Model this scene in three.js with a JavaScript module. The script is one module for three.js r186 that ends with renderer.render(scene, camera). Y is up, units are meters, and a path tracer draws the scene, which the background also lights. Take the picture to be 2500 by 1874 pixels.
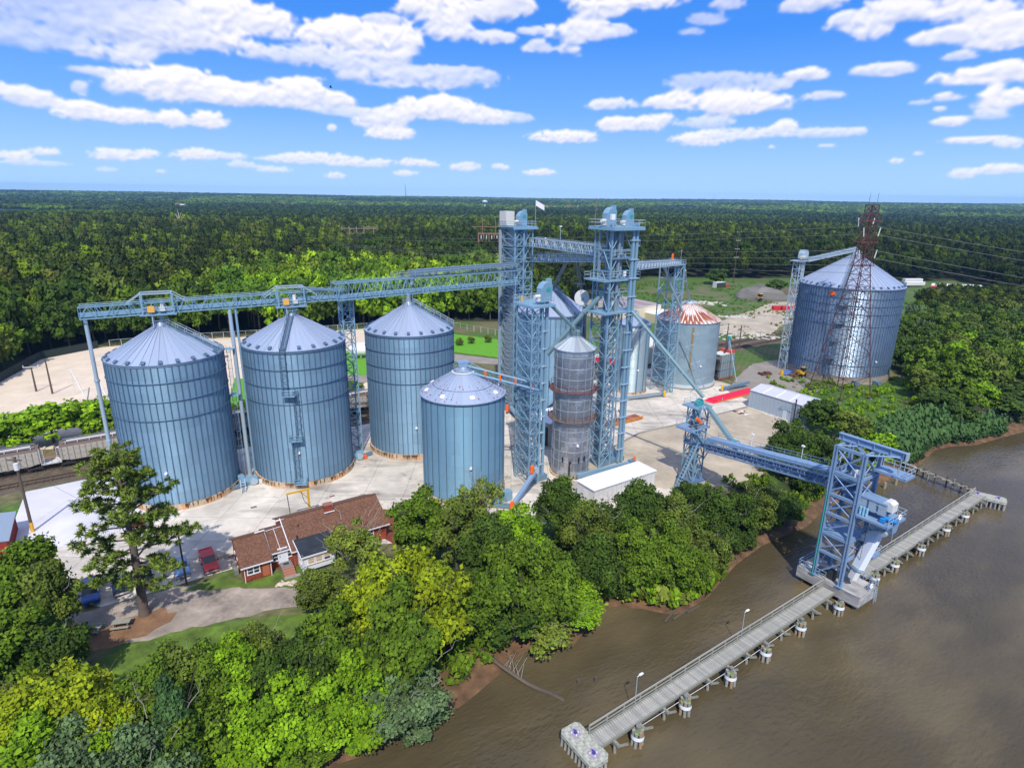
import * as THREE from 'three';
import { mergeGeometries } from 'three/addons/utils/BufferGeometryUtils.js';

// ---------------------------------------------------------------- camera, sky, sun, exposure
const scene = new THREE.Scene();
const camera = new THREE.PerspectiveCamera(64.95, 1024 / 767, 0.5, 30000);
camera.rotation.order = 'YXZ';
camera.position.set(0, 48, 0);
camera.rotation.set(-17.12 * Math.PI / 180, 0, 0.82 * Math.PI / 180);
const renderer = new THREE.WebGLRenderer({ antialias: true });
renderer.setSize(1024, 767);
renderer.toneMapping = THREE.LinearToneMapping;
renderer.toneMappingExposure = 1.04;
renderer.shadowMap.enabled = true;

function rng(seed) { let a = seed >>> 0; return () => { a = (a + 0x6D2B79F5) >>> 0; let t = Math.imul(a ^ (a >>> 15), 1 | a); t = (t + Math.imul(t ^ (t >>> 7), 61 | t)) ^ t; return ((t ^ (t >>> 14)) >>> 0) / 4294967296; }; }
function hash2(x, y) { let h = Math.imul(x | 0, 374761393) ^ Math.imul(y | 0, 668265263); h = Math.imul(h ^ (h >>> 13), 1274126177); return ((h ^ (h >>> 16)) >>> 0) / 4294967296; }
function vnoise(x, y) {
  const xi = Math.floor(x), yi = Math.floor(y); let fx = x - xi, fy = y - yi;
  fx = fx * fx * (3 - 2 * fx); fy = fy * fy * (3 - 2 * fy);
  const a = hash2(xi, yi), b = hash2(xi + 1, yi), c = hash2(xi, yi + 1), d = hash2(xi + 1, yi + 1);
  return a + (b - a) * fx + (c - a + (a - b - c + d) * fx) * fy;
}
function fbm(x, y, oct = 5) { let s = 0, a = 0.5, n = 0; for (let i = 0; i < oct; i++) { s += a * vnoise(x, y); n += a; a *= 0.5; const t = x * 1.62 - y * 1.19 + 17.3; y = x * 1.19 + y * 1.62 + 5.7; x = t; } return s / n; }
const sstep = (a, b, x) => { const t = Math.min(1, Math.max(0, (x - a) / (b - a))); return t * t * (3 - 2 * t); };
const lerp = (a, b, t) => a + (b - a) * t, clamp01 = (x) => Math.min(1, Math.max(0, x));

// cumulus fields: azimuth, elevation, half width, half height (degrees), opacity
const CLOUDS = [
  '-32.6,11.7,7.8,2.1,0.55;-36.2,9.8,3.2,0.8,0.5;-24.3,12.9,2.5,1.6,1;-20.6,12.7,2.8,1.3,1;-26.7,11.1,5.4,1.4,1;-31.1,9.6,2.8,0.7,0.8;-14.1,12.1,4.9,1.4,1;-10.4,11.6,2.3,1.8,0.9;-16.4,10.5,6.2,0.8,0.7;-8.5,9.4,6.5,0.9,0.75;-5.6,9.8,4.0,0.7,0.6;-28.9,7.6,3.7,1.3,1;-26.2,8.1,2.5,1.0,1;-23.3,7.5,2.4,1.0,1',
  '-18.1,7.8,3.1,1.2,1;-20.8,7.3,4.7,0.7,0.9;-14.9,7.5,1.3,0.7,1;-14.8,6.7,2.7,0.4,0.6;-32.7,8.3,1.6,0.3,0.7;-33.4,7.0,0.6,0.5,0.6;-36.9,6.2,2.1,0.8,0.9;-33.6,5.5,1.7,0.7,1;-30.6,5.4,1.8,0.7,1;-27.8,5.4,1.0,0.7,1;-25.1,5.5,1.4,0.7,1;-11.6,6.2,2.6,0.9,0.9;-10.7,5.1,2.2,0.6,1;-6.6,7.1,3.6,1.1,1',
  '-2.6,6.6,3.0,0.7,0.9;-15.8,5.4,0.4,0.3,0.8;-37.8,2.3,1.1,0.4,0.9;-36.3,2.7,1.0,0.3,0.9;-32.2,2.6,1.4,0.5,0.9;-30.1,2.8,1.3,0.4,0.9;-26.4,2.9,1.9,0.5,0.9;-23.9,2.9,1.2,0.3,0.7;-36.9,1.9,2.0,0.2,0.5;-19.4,2.8,2.8,0.3,0.8;-16.6,2.9,3.5,0.5,0.9;-13.7,2.7,3.0,0.4,0.8;-23.0,2.3,1.4,0.3,0.6;-20.8,2.0,1.5,0.3,0.7',
  '-15.7,1.6,0.9,0.3,0.8;-8.5,2.8,1.6,0.4,0.9;-9.6,1.9,1.0,0.3,0.8;-4.3,2.5,1.4,0.4,0.8;-1.3,2.6,0.8,0.3,0.8;-29.0,1.6,0.4,0.1,0.7;-32.7,1.6,0.7,0.2,0.5;-6.5,14.4,3.3,1.1,1;-5.7,13.1,2.1,1.0,0.9;-1.7,14.5,1.5,0.9,0.9;-2.0,12.6,2.0,0.5,0.8;-11.2,13.6,1.3,0.4,0.7;0.1,14.9,1.5,0.9,0.9;8.7,15.1,4.3,0.8,1',
  '6.9,14.4,1.9,0.6,0.8;5.4,13.1,3.1,0.8,0.9;8.7,13.1,1.1,0.5,0.7;4.7,11.9,1.2,0.7,0.8;1.8,12.0,1.3,0.5,0.7;1.1,13.2,1.2,0.3,0.7;16.9,14.6,1.4,0.5,0.6;15.5,13.7,1.6,0.5,0.4;14.3,12.9,1.1,0.3,0.4;23.2,14.1,2.4,0.6,0.8;25.8,12.7,1.7,0.7,0.8;27.4,12.2,1.4,0.9,0.9;29.4,13.1,3.5,0.9,0.9;33.6,12.7,2.8,0.8,0.9',
  '35.1,11.6,2.3,0.8,1;32.6,11.1,2.4,0.6,0.9;35.3,10.6,2.0,0.7,0.9;23.6,9.4,1.5,0.5,0.9;28.6,9.4,2.2,0.5,0.8;25.0,7.9,1.5,0.4,0.8;33.3,9.9,1.1,0.3,0.6;35.1,8.5,3.1,0.7,1;36.3,8.7,1.3,0.6,0.9;36.3,6.9,1.9,0.9,1;36.0,6.0,1.2,0.4,0.6;17.0,9.2,4.4,0.7,0.5;16.3,8.0,4.5,0.8,0.95;19.0,7.4,3.9,0.9,1',
  '12.5,7.7,1.5,0.5,0.9;8.4,7.7,2.2,0.5,0.8;21.2,8.8,1.5,0.4,0.7;33.2,7.3,1.0,0.4,0.9;32.8,6.6,0.5,0.2,0.8;33.6,5.7,1.1,0.4,0.9;31.4,7.1,0.7,0.2,0.5;8.8,6.1,1.6,0.7,0.95;11.7,6.2,2.1,0.8,0.9;16.3,6.2,2.4,0.5,0.6;4.2,5.1,3.0,0.6,0.95;16.0,4.9,2.4,0.6,0.95;19.3,5.3,3.2,0.5,0.8;22.4,5.7,1.0,0.6,0.9',
  '25.4,5.2,2.9,0.4,0.7;27.5,5.3,0.8,0.3,0.7;35.3,4.4,2.0,0.3,0.9;37.3,4.1,1.0,0.4,0.8;30.6,3.1,0.5,0.2,0.8;32.0,3.6,0.4,0.2,0.8;35.2,2.1,1.2,0.4,0.8;37.2,2.4,1.3,0.4,0.9;2.2,2.2,1.4,0.3,0.9;25.7,4.3,0.8,0.1,0.6;21.6,4.3,0.3,0.1,0.7;0.3,6.6,1.4,0.4,0.5',
].join(';').split(';').map((s) => s.split(',').map(Number));
{
  const r = rng(77);
  for (let i = 0; i < 330; i++) {            // the same kind of cloud round the rest of the sky
    const az = r() * 360 - 180, el = 2 + Math.pow(r(), 1.5) * 70, s = (0.25 + el / 16) * (0.5 + r());
    if (Math.abs(az) < 42 && el < 15) continue;
    const w = s * (1.5 + 2.2 * r()) / Math.max(0.35, Math.cos(el * Math.PI / 180)), h = s * (0.55 + 0.5 * r());
    CLOUDS.push([az, el, w, h, 0.6 + 0.4 * r()]);
    if (r() < 0.6) CLOUDS.push([az + w * (r() - 0.5) * 1.6, el + h * (r() - 0.4), w * 0.6, h * 0.8, 0.6 + 0.4 * r()]);
  }
}
function billow(x, y) { return 0.68 * fbm(x * 0.72, y * 0.72, 5) + 0.32 * (1 - Math.abs(2 * fbm(x * 1.35 + 9, y * 1.35 + 3, 3) - 1) * 1.6); }
const HAZE = 0.00008;
function makeSky() {
  const W = 3072, H = 1536, data = new Float32Array(W * H * 4), stops = [[-90, 0.30, 0.40, 0.55], [-2, 0.42, 0.62, 0.86], [0, 0.47, 0.71, 1.0], [3, 0.37, 0.63, 1.0], [7, 0.19, 0.46, 0.98], [13, 0.07, 0.30, 0.94], [22, 0.04, 0.24, 0.85], [90, 0.02, 0.15, 0.62]];
  for (let i = 0; i < W; i++) {
    // u = atan2(z, x) / 2pi + 0.5 ; azimuth measured from -z towards +x
    const phi = ((i + 0.5) / W - 0.5) * 2 * Math.PI, az = Math.atan2(Math.cos(phi), -Math.sin(phi)) * 180 / Math.PI;
    const near = CLOUDS.map((c) => [(((az - c[0] + 540) % 360) - 180) / c[2], c]).filter((q) => Math.abs(q[0]) < 1.5);
    for (let j = 0; j < H; j++) {
      const el = ((j + 0.5) / H - 0.5) * 180, o = (j * W + i) * 4;
      let k = 1; while (k < stops.length - 1 && stops[k][0] < el) k++;
      const A = stops[k - 1], B = stops[k], t = clamp01((el - A[0]) / (B[0] - A[0]));
      let cr = lerp(A[1], B[1], t), cg = lerp(A[2], B[2], t), cb = lerp(A[3], B[3], t);
      if (el > -1) {
        let f = 0, op = 0, up = 0, ws = 0;
        for (const [qx, c] of near) {
          const dy = (el - c[1]) / c[3], qy = dy < 0 ? dy * 1.35 : dy * 0.92, q = qx * qx + qy * qy;
          if (q > 2.4) continue;
          const w = Math.max(0, 1 - q / 2.2) ** 2;
          f = 1 - (1 - f) * (1 - Math.max(0, 1 - q / 1.9)); op += c[4] * w; up += dy * w; ws += w;
        }
        if (f > 0.02) {
          op /= ws; up /= ws;
          const x = az * 0.62, y = el * 0.95, big = sstep(3, 9, el), wx = fbm(x * 0.8 + 40, y * 0.8, 3) - 0.5, N = (p, q) => lerp(billow(p * 2.3, q * 2.3), billow(p, q), big);
          const n = N(x + wx * 0.8, y + wx * 0.5);
          const wd = lerp(0.62, 0.30, clamp01(0.5 + up * 0.7)); let a = sstep(0.37, 0.37 + wd, f * 0.98 + (n - 0.5) * 1.2);
          const nl = N(x + wx * 0.8 - 0.06, y + wx * 0.5 + lerp(0.12, 0.3, big));
          const lit = clamp01(0.62 + (n - nl) * 1.7 + up * 0.5);
          a *= lerp(0.62, 1, op) * (0.25 + 0.75 * op); a = clamp01(a * 1.03);
          const hz = 1 - sstep(0, 9, el);
          const r2 = lerp(0.50, 1.04, lit), g2 = lerp(0.58, 1.01, lit), b2 = lerp(0.86, 1.04, lit);
          cr = lerp(cr, lerp(r2, 0.8, hz * 0.35), a); cg = lerp(cg, lerp(g2, 0.84, hz * 0.3), a); cb = lerp(cb, b2, a);
        }
      }
      if (el > 0 && el < 14) {           // what the air between here and the horizon takes away and adds is drawn by the haze
        const T = Math.exp(-HAZE * Math.min(9800, 115 / Math.tan(el * Math.PI / 180))); cr = Math.max(0.02, (cr - (1 - T) * 0.10) / T); cg = Math.max(0.1, (cg - (1 - T) * 0.24) / T); cb = (cb - (1 - T) * 0.48) / T;
      }
      data[o] = cr; data[o + 1] = cg; data[o + 2] = cb; data[o + 3] = 1;
    }
  }
  const t = new THREE.DataTexture(data, W, H, THREE.RGBAFormat, THREE.FloatType);
  t.mapping = THREE.EquirectangularReflectionMapping; t.magFilter = THREE.LinearFilter; t.minFilter = THREE.LinearFilter; t.needsUpdate = true;
  return t;
}
const SKY = makeSky();
scene.background = SKY; scene.environment = SKY; scene.environmentIntensity = 1; scene.backgroundIntensity = 1;
const SUN = new THREE.Vector3(0.05, Math.tan(50 * Math.PI / 180), 1).normalize();
const sun = new THREE.DirectionalLight(new THREE.Color(1, 0.95, 0.86), 4.2);
sun.position.copy(SUN).multiplyScalar(400).add(new THREE.Vector3(0, 0, -120));
sun.target.position.set(0, 0, -120);
sun.castShadow = true; sun.shadow.mapSize.set(4096, 4096); sun.shadow.radius = 1;
Object.assign(sun.shadow.camera, { left: -220, right: 220, top: 220, bottom: -220, near: 10, far: 900 });
scene.add(sun, sun.target);
scene.fog = new THREE.FogExp2(new THREE.Color().setRGB(0.26, 0.58, 1.0), HAZE);

// ---------------------------------------------------------------- helpers
const V3 = (x, y, z) => new THREE.Vector3(x, y, z), TH = 34 * Math.PI / 180, TAU = Math.PI * 2;
const used = new Map();
function numbered(name) { const n = used.get(name) ?? 0; used.set(name, n + 1); return n ? `${name}_${String(n).padStart(3, '0')}` : name; }
function tag(o, label, category, group) { o.userData = { label, category }; if (group) o.userData.group = group; return o; }
function thing(name, label, category, x, y, z, turn = 0, group) {
  const o = new THREE.Group(); o.name = numbered(name); o.position.set(x, y, z); o.rotation.y = turn; scene.add(o);
  return tag(o, label, category, group);
}
function mesh(name, g, m, parent) {
  if (Array.isArray(g)) g = join(g);
  const o = new THREE.Mesh(g, m); o.name = name; o.castShadow = o.receiveShadow = true; parent.add(o); return o;
}
const part = (parent, name, g, m, label) => { const o = mesh(name, g, m, parent); if (label) o.userData.label = label; return o; };
const stuff = (parent, name, g, m) => { const o = mesh(name, g, m, parent); o.userData.kind = 'stuff'; return o; };
function struct(name, g, m) { const o = mesh(name, g, m, scene); o.userData.kind = 'structure'; return o; }
function copyOf(root, label, x, y, z, turn, group) {
  const r = root.clone(); r.name = numbered(root.name.replace(/_\d{3}$/, '')); r.position.set(x, y, z); r.rotation.y = turn; scene.add(r);
  r.userData = { ...root.userData, label }; if (group) r.userData.group = group; return r;
}
function join(list) {
  const l = list.map((g) => { let q = g.index ? g.toNonIndexed() : g; for (const k of Object.keys(q.attributes)) if (!['position', 'normal', 'uv'].includes(k)) q.deleteAttribute(k); return q; });
  return l.length === 1 ? l[0] : mergeGeometries(l);
}
function box(w, h, d, x = 0, y = 0, z = 0, ry = 0) { const g = new THREE.BoxGeometry(w, h, d); if (ry) g.rotateY(ry); g.translate(x, y, z); return g; }
function cyl(r0, r1, h, x = 0, y = 0, z = 0, seg = 16, open = false) { const g = new THREE.CylinderGeometry(r1, r0, h, seg, 1, open); g.translate(x, y + h / 2, z); return g; }
const _q = new THREE.Quaternion(), _up = V3(0, 1, 0);
function rod(a, b, r, seg = 5, r2 = r) {
  const d = b.clone().sub(a), L = d.length(), g = new THREE.CylinderGeometry(r2, r, L, seg, 1, false);
  g.applyQuaternion(_q.setFromUnitVectors(_up, d.normalize())); const m = a.clone().lerp(b, 0.5); g.translate(m.x, m.y, m.z); return g;
}
function beam(a, b, w, h) {      // box beam, h is its depth in the vertical plane of the beam
  const d = b.clone().sub(a), L = d.length(), g = new THREE.BoxGeometry(w, h, L), m = new THREE.Matrix4().lookAt(b, a, Math.abs(d.x) + Math.abs(d.z) < 1e-4 * L ? V3(0.83, 0, -0.56) : _up);
  m.setPosition(a.clone().lerp(b, 0.5)); g.applyMatrix4(m); return g;
}
function tube(pts, r, seg = 6, n = 24) { return new THREE.TubeGeometry(new THREE.CatmullRomCurve3(pts), n, r, seg, false); }
function extrude(pts, depth, bevel = 0, holes = []) {
  const s = new THREE.Shape(pts.map((p) => new THREE.Vector2(p[0], p[1]))); for (const h of holes) s.holes.push(new THREE.Path(h.map((p) => new THREE.Vector2(p[0], p[1]))));
  return new THREE.ExtrudeGeometry(s, { depth, bevelEnabled: bevel > 0, bevelSize: bevel, bevelThickness: bevel, bevelSegments: 2, curveSegments: 10 });
}
function quadGeo(a, b, c, d) {   // two triangles with uv 0..1
  const g = new THREE.BufferGeometry(); g.setAttribute('position', new THREE.Float32BufferAttribute([...a, ...b, ...c, ...a, ...c, ...d], 3));
  g.setAttribute('uv', new THREE.Float32BufferAttribute([0, 0, 1, 0, 1, 1, 0, 0, 1, 1, 0, 1], 2)); g.computeVertexNormals(); return g;
}
// textures
function tex(w, h, fn, srgb = true) {
  const d = new Uint8Array(w * h * 4);
  for (let y = 0; y < h; y++) for (let x = 0; x < w; x++) { const c = fn(x, y), o = (y * w + x) * 4; d[o] = clamp01(c[0]) * 255; d[o + 1] = clamp01(c[1] ?? c[0]) * 255; d[o + 2] = clamp01(c[2] ?? c[0]) * 255; d[o + 3] = 255; }
  const t = new THREE.DataTexture(d, w, h); t.wrapS = t.wrapT = THREE.RepeatWrapping; t.magFilter = THREE.LinearFilter; t.minFilter = THREE.LinearMipmapLinearFilter; if (srgb) t.colorSpace = THREE.SRGBColorSpace; t.needsUpdate = true; return t;
}
function rep(t, x, y) { const c = t.clone(); c.repeat.set(x, y); c.needsUpdate = true; return c; }
function wrapNoise(x, y, s, f, oct) { const u = x / s, v = y / s, F = (a, b) => fbm(a * f, b * f, oct); return (F(u, v) * (1 - u) + F(u - 1, v) * u) * (1 - v) + (F(u, v - 1) * (1 - u) + F(u - 1, v - 1) * u) * v; }
const GRAIN = tex(256, 256, (x, y) => { const n = 0.72 + (wrapNoise(x, y, 256, 5, 4) - 0.5) * 0.5 + (hash2(x, y) - 0.5) * 0.16; return [n, n, n]; });
const CORR = tex(4, 16, (x, y) => { const s = 1.0 * Math.cos((y + 0.5) / 16 * TAU), l = Math.hypot(1, s); return [0.5, 0.5 - 0.5 * s / l, 0.5 + 0.5 / l]; }, false);
const lin = (r, g, b) => new THREE.Color().setRGB(r, g, b);
function mat(r, g, b, rough = 0.75, metal = 0, extra = {}) { return new THREE.MeshStandardMaterial({ color: lin(r, g, b), roughness: rough, metalness: metal, ...extra }); }
// ---------------------------------------------------------------- materials
const GRAIN1 = tex(256, 256, (x, y) => { const n = 0.93 + (wrapNoise(x, y, 256, 6, 4) - 0.5) * 0.22, r = sstep(0.68, 0.78, wrapNoise(x, y, 256, 13, 3)); return [n + r * 0.05, n - r * 0.12, n - r * 0.25]; });
const corrN = rep(CORR, 1, 9.8);
const sheetTone = [0.92, 1, 1.05, 0.97].map((k) => mat(0.215 * k, 0.365 * k, 0.50 * k, 0.55, 0.4, { normalMap: corrN }));
const M = {
  stiff: mat(0.13, 0.21, 0.31, 0.5, 0.5), ring: mat(0.12, 0.21, 0.31, 0.5, 0.5),
  roof: [0.96, 1, 1.05].map((k) => mat(0.36 * k, 0.43 * k, 0.56 * k, 0.5, 0.3)), rib: mat(0.24, 0.31, 0.42, 0.5, 0.4), vent: mat(0.10, 0.17, 0.26, 0.5, 0.3),
  steel: mat(0.245, 0.41, 0.53, 0.5, 0.3), steelD: mat(0.17, 0.27, 0.36, 0.55, 0.35), steelL: mat(0.42, 0.52, 0.6, 0.5, 0.3),
  casing: mat(0.30, 0.38, 0.43, 0.5, 0.35), spout: mat(0.22, 0.34, 0.36, 0.5, 0.3), blue: mat(0.26, 0.40, 0.60, 0.55, 0.15, { map: GRAIN1 }), blueD: mat(0.13, 0.22, 0.40, 0.6, 0.15, { map: GRAIN1 }),
  white: mat(0.8, 0.8, 0.8, 0.55), offwhite: mat(0.66, 0.66, 0.64, 0.6), orange: mat(0.85, 0.13, 0.01, 0.5), yellow: mat(0.72, 0.4, 0.02, 0.55), red: mat(0.55, 0.02, 0.03, 0.45), teal: mat(0.05, 0.32, 0.32, 0.5),
  black: mat(0.012, 0.012, 0.014, 0.6), dark: mat(0.03, 0.03, 0.035, 0.7), grey: mat(0.2, 0.2, 0.2, 0.7), glass: new THREE.MeshStandardMaterial({ color: lin(0.03, 0.05, 0.06), roughness: 0.08, metalness: 0.2 }),
  conc: mat(0.6, 0.56, 0.5, 0.9, 0, { map: rep(GRAIN, 1, 1) }), concGrey: mat(0.5, 0.5, 0.47, 0.9, 0, { map: GRAIN }), rust: mat(0.28, 0.08, 0.04, 0.85), rustD: mat(0.13, 0.045, 0.035, 0.85), pyl: mat(0.105, 0.045, 0.045, 0.8, 0.1),
  wood: mat(0.62, 0.6, 0.5, 0.9, 0, { map: GRAIN }), woodG: mat(0.5, 0.51, 0.42, 0.9, 0, { map: GRAIN }), woodD: mat(0.1, 0.085, 0.065, 0.9), pole: mat(0.11, 0.08, 0.06, 0.9), bark: mat(0.12, 0.095, 0.075, 0.95), twig: mat(0.32, 0.3, 0.25, 0.9), tyre: mat(0.015, 0.015, 0.015, 0.85), chrome: mat(0.5, 0.5, 0.5, 0.25, 0.9), rail: mat(0.12, 0.07, 0.05, 0.6, 0.4),
};
// ---------------------------------------------------------------- shore, ground
const SHORE = [[-300, 70], [-120, 5], [-60, -25], [-28, -38], [-17, -44], [-13.5, -45.5], [-6.2, -50.3], [-3.9, -52.6], [-0.5, -56.6], [1.9, -59.7], [7.9, -60.9], [13.2, -68.4], [18, -68], [20.4, -67], [22.5, -67], [27, -70.2], [33.8, -78.3], [39.7, -83.6], [44.5, -86.7], [49.7, -89.7], [55.3, -95.4], [70.6, -106.2], [79.1, -110.5], [85.6, -115.9], [93.8, -123.5], [98.9, -125.8], [105.1, -126.7], [114.4, -131.4], [123.3, -135.7], [160, -150], [230, -170], [420, -190], [900, -160]];
const WATER = -4;
function shoreDist(x, z) {     // metres to the waterline, positive on land
  let best = 1e9, sign = 1;
  for (let i = 0; i < SHORE.length - 1; i++) {
    const [ax, az] = SHORE[i], [bx, bz] = SHORE[i + 1], dx = bx - ax, dz = bz - az, t = clamp01(((x - ax) * dx + (z - az) * dz) / (dx * dx + dz * dz));
    const px = ax + dx * t - x, pz = az + dz * t - z, d = px * px + pz * pz;
    if (d < best) { best = d; sign = (dx * (z - az) - dz * (x - ax)) < 0 ? 1 : -1; }
  }
  return Math.sqrt(best) * sign;
}
function bankY(d) {
  if (d < 0) return WATER + Math.max(-4, d * 0.3);
  if (d < 2.2) return WATER + d * 0.28;
  return WATER + 0.62 + (3.38) * sstep(1.6, 10, d);
}
function groundY(x, z) { return bankY(shoreDist(x, z)) + 0; }
function inPoly(x, z, P) { let c = false; for (let i = 0, j = P.length - 1; i < P.length; j = i++) if ((P[i][1] > z) !== (P[j][1] > z) && x < (P[j][0] - P[i][0]) * (z - P[i][1]) / (P[j][1] - P[i][1]) + P[i][0]) c = !c; return c; }
// the open ground of the works, the lot and the fields behind it
const CLEAR = [[-49, -52], [-58, -57], [-90, -66], [-118, -92], [-137, -150], [-145, -176], [-134, -192], [-115, -203], [-95, -211], [-52, -229], [-20, -242], [8, -242], [22, -262], [52, -342], [88, -398], [135, -396], [182, -402], [200, -372], [236, -388], [292, -402], [296, -356], [238, -308], [206, -300], [150, -232], [118, -186], [112, -160], [100, -148], [94, -136], [78, -124], [66, -118], [56, -104], [44, -98], [34, -90], [26, -90], [14, -84], [0, -80], [-16, -74], [-22, -66], [-22, -57], [-34, -49]];
function hillH(x, z) { const d = Math.hypot(x, z); return d < 1800 ? 0 : sstep(1800, 7000, d) * 42 * (0.35 + fbm(x / 2600 + 9, z / 1800, 3)) ; }
{
  const xs = [], zs = [];
  for (let x = -12000; x < -160; x += Math.max(6, (-160 - x) * 0.09)) xs.push(x);
  for (let x = -160; x < 260; x += 1.6) xs.push(x);
  for (let x = 260; x < 12000; x += Math.max(6, (x - 255) * 0.09)) xs.push(x);
  for (let z = 200; z > -20; z -= 12) zs.push(z);
  for (let z = -20; z > -420; z -= 1.6) zs.push(z);
  for (let z = -420; z > -13000; z -= Math.max(8, (-415 - z) * 0.07)) zs.push(z);
  const nx = xs.length, nz = zs.length, pos = new Float32Array(nx * nz * 3), col = new Float32Array(nx * nz * 3), uv = new Float32Array(nx * nz * 2), idx = [];
  for (let j = 0; j < nz; j++) for (let i = 0; i < nx; i++) {
    const x = xs[i], z = zs[j], k = j * nx + i, near = Math.abs(x) < 460 && z > -460, d = near ? shoreDist(x, z) : 100;
    let y = bankY(d) + hillH(x, z), c;
    const clear = near && inPoly(x, z, CLEAR), n = fbm(x / 9, z / 9, 4), n2 = fbm(x / 2.6 + 31, z / 2.6, 3);
    if (!clear && d > 10 && near) y += 0;
    if (!near) c = [0.05, 0.085, 0.02];
    else if (d < (x > -12 && x < 4 ? 5.4 : 2.9)) c = [lerp(0.20, 0.42, n), lerp(0.115, 0.225, n), lerp(0.055, 0.11, n)].map((q) => q * (0.75 + 0.5 * n2));
    else if (clear) { const hill = x > 66 && z > -168 && z < -108, g = sstep(hill ? 0.2 : z < -205 && x > 40 ? 0.3 : 0.38, hill ? 0.4 : z < -205 && x > 40 ? 0.52 : 0.6, n * 0.75 + n2 * 0.25); c = [lerp(0.30, 0.13, g), lerp(0.27, 0.27, g), lerp(0.12, 0.025, g)].map((q) => q * (0.8 + 0.4 * n2)); }
    else { const g = sstep(0.4, 0.65, n); c = [lerp(0.07, 0.07, g), lerp(0.075, 0.13, g), lerp(0.03, 0.02, g)].map((q) => q * (0.7 + 0.6 * n2)); }
    if (d >= 2.9 && d < 5 && !(x > -12 && x < 4)) c = c.map((q, m) => lerp([0.2, 0.14, 0.07][m], q, sstep(2.6, 5, d + (n2 - 0.5) * 2)));
    pos.set([x, y, z], k * 3); col.set(c, k * 3); uv.set([x / 4, z / 4], k * 2);
    if (i < nx - 1 && j < nz - 1) idx.push(k, k + 1, k + nx, k + 1, k + nx + 1, k + nx);
  }
  const g = new THREE.BufferGeometry(); g.setAttribute('position', new THREE.BufferAttribute(pos, 3)); g.setAttribute('color', new THREE.BufferAttribute(col, 3)); g.setAttribute('uv', new THREE.BufferAttribute(uv, 2)); g.setIndex(idx); g.computeVertexNormals();
  if (g.attributes.normal.getY(0) < 0) { g.setIndex(idx.map((_, q) => idx[q % 3 === 0 ? q : q % 3 === 1 ? q + 1 : q - 1])); g.computeVertexNormals(); }
  struct('ground', g, new THREE.MeshStandardMaterial({ vertexColors: true, roughness: 0.95, map: rep(GRAIN, 1, 1) }));
}
{
  const s = 512, wave = tex(s, s, (x, y) => { const a = wrapNoise(x, y, s, 12, 4), b = wrapNoise(x, y, s, 46, 3); return [0.5 * a + 0.5 * b]; }, false);
  const big = tex(s, s, (x, y) => { const a = wrapNoise(x, y, s, 5, 5), k = 0.85 + 0.3 * sstep(0.35, 0.7, a); return [0.365 * k, 0.325 * k, 0.235 * k]; });
  const wind = tex(s, s, (x, y) => { const a = wrapNoise(x, y, s, 6, 5); return [0.09 + 0.16 * sstep(0.4, 0.62, a)]; }, false);
  const g = new THREE.PlaneGeometry(1400, 900, 1, 1); g.rotateX(-Math.PI / 2); g.translate(350, WATER, 20);
  const uv = g.attributes.uv, p = g.attributes.position; for (let i = 0; i < uv.count; i++) uv.setXY(i, (p.getX(i) * 0.83 - p.getZ(i) * 0.56) / 30, (p.getX(i) * 0.56 + p.getZ(i) * 0.83) / 13);
  struct('river_water', g, new THREE.MeshPhysicalMaterial({ color: 0xffffff, map: rep(big, 0.35, 0.3), roughness: 1, roughnessMap: rep(wind, 0.22, 0.16), bumpMap: wave, bumpScale: 0.17, ior: 1.33, specularIntensity: 1 }));
}
// flat sheets laid on the ground, one level above the other
const sheetUV = (g, s = 1) => { const p = g.attributes.position, uv = g.attributes.uv; for (let i = 0; i < p.count; i++) uv.setXY(i, p.getX(i) * s, p.getZ(i) * s); return g; };
function sheet(name, pts, y, m, s = 0.1, jag = 0) {
  let P = pts;
  if (jag) { const r = rng(pts.length * 7 + Math.round(pts[0][0])); P = []; pts.forEach((a, i) => { const b = pts[(i + 1) % pts.length], L = Math.hypot(b[0] - a[0], b[1] - a[1]), n = Math.max(1, Math.round(L / 1.2)); for (let k = 0; k < n; k++) { const t = k / n; P.push([lerp(a[0], b[0], t) + (r() - 0.5) * jag, lerp(a[1], b[1], t) + (r() - 0.5) * jag]); } }); }
  const g = new THREE.ShapeGeometry(new THREE.Shape(P.map((p) => new THREE.Vector2(p[0], -p[1])))); g.rotateX(-Math.PI / 2); g.translate(0, y, 0);
  return struct(name, sheetUV(g, s), m);
}
const along = (x, z, u, v) => [x + 0.829 * u - 0.559 * v, z - 0.559 * u - 0.829 * v];   // u along the works, v away from the river
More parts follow.
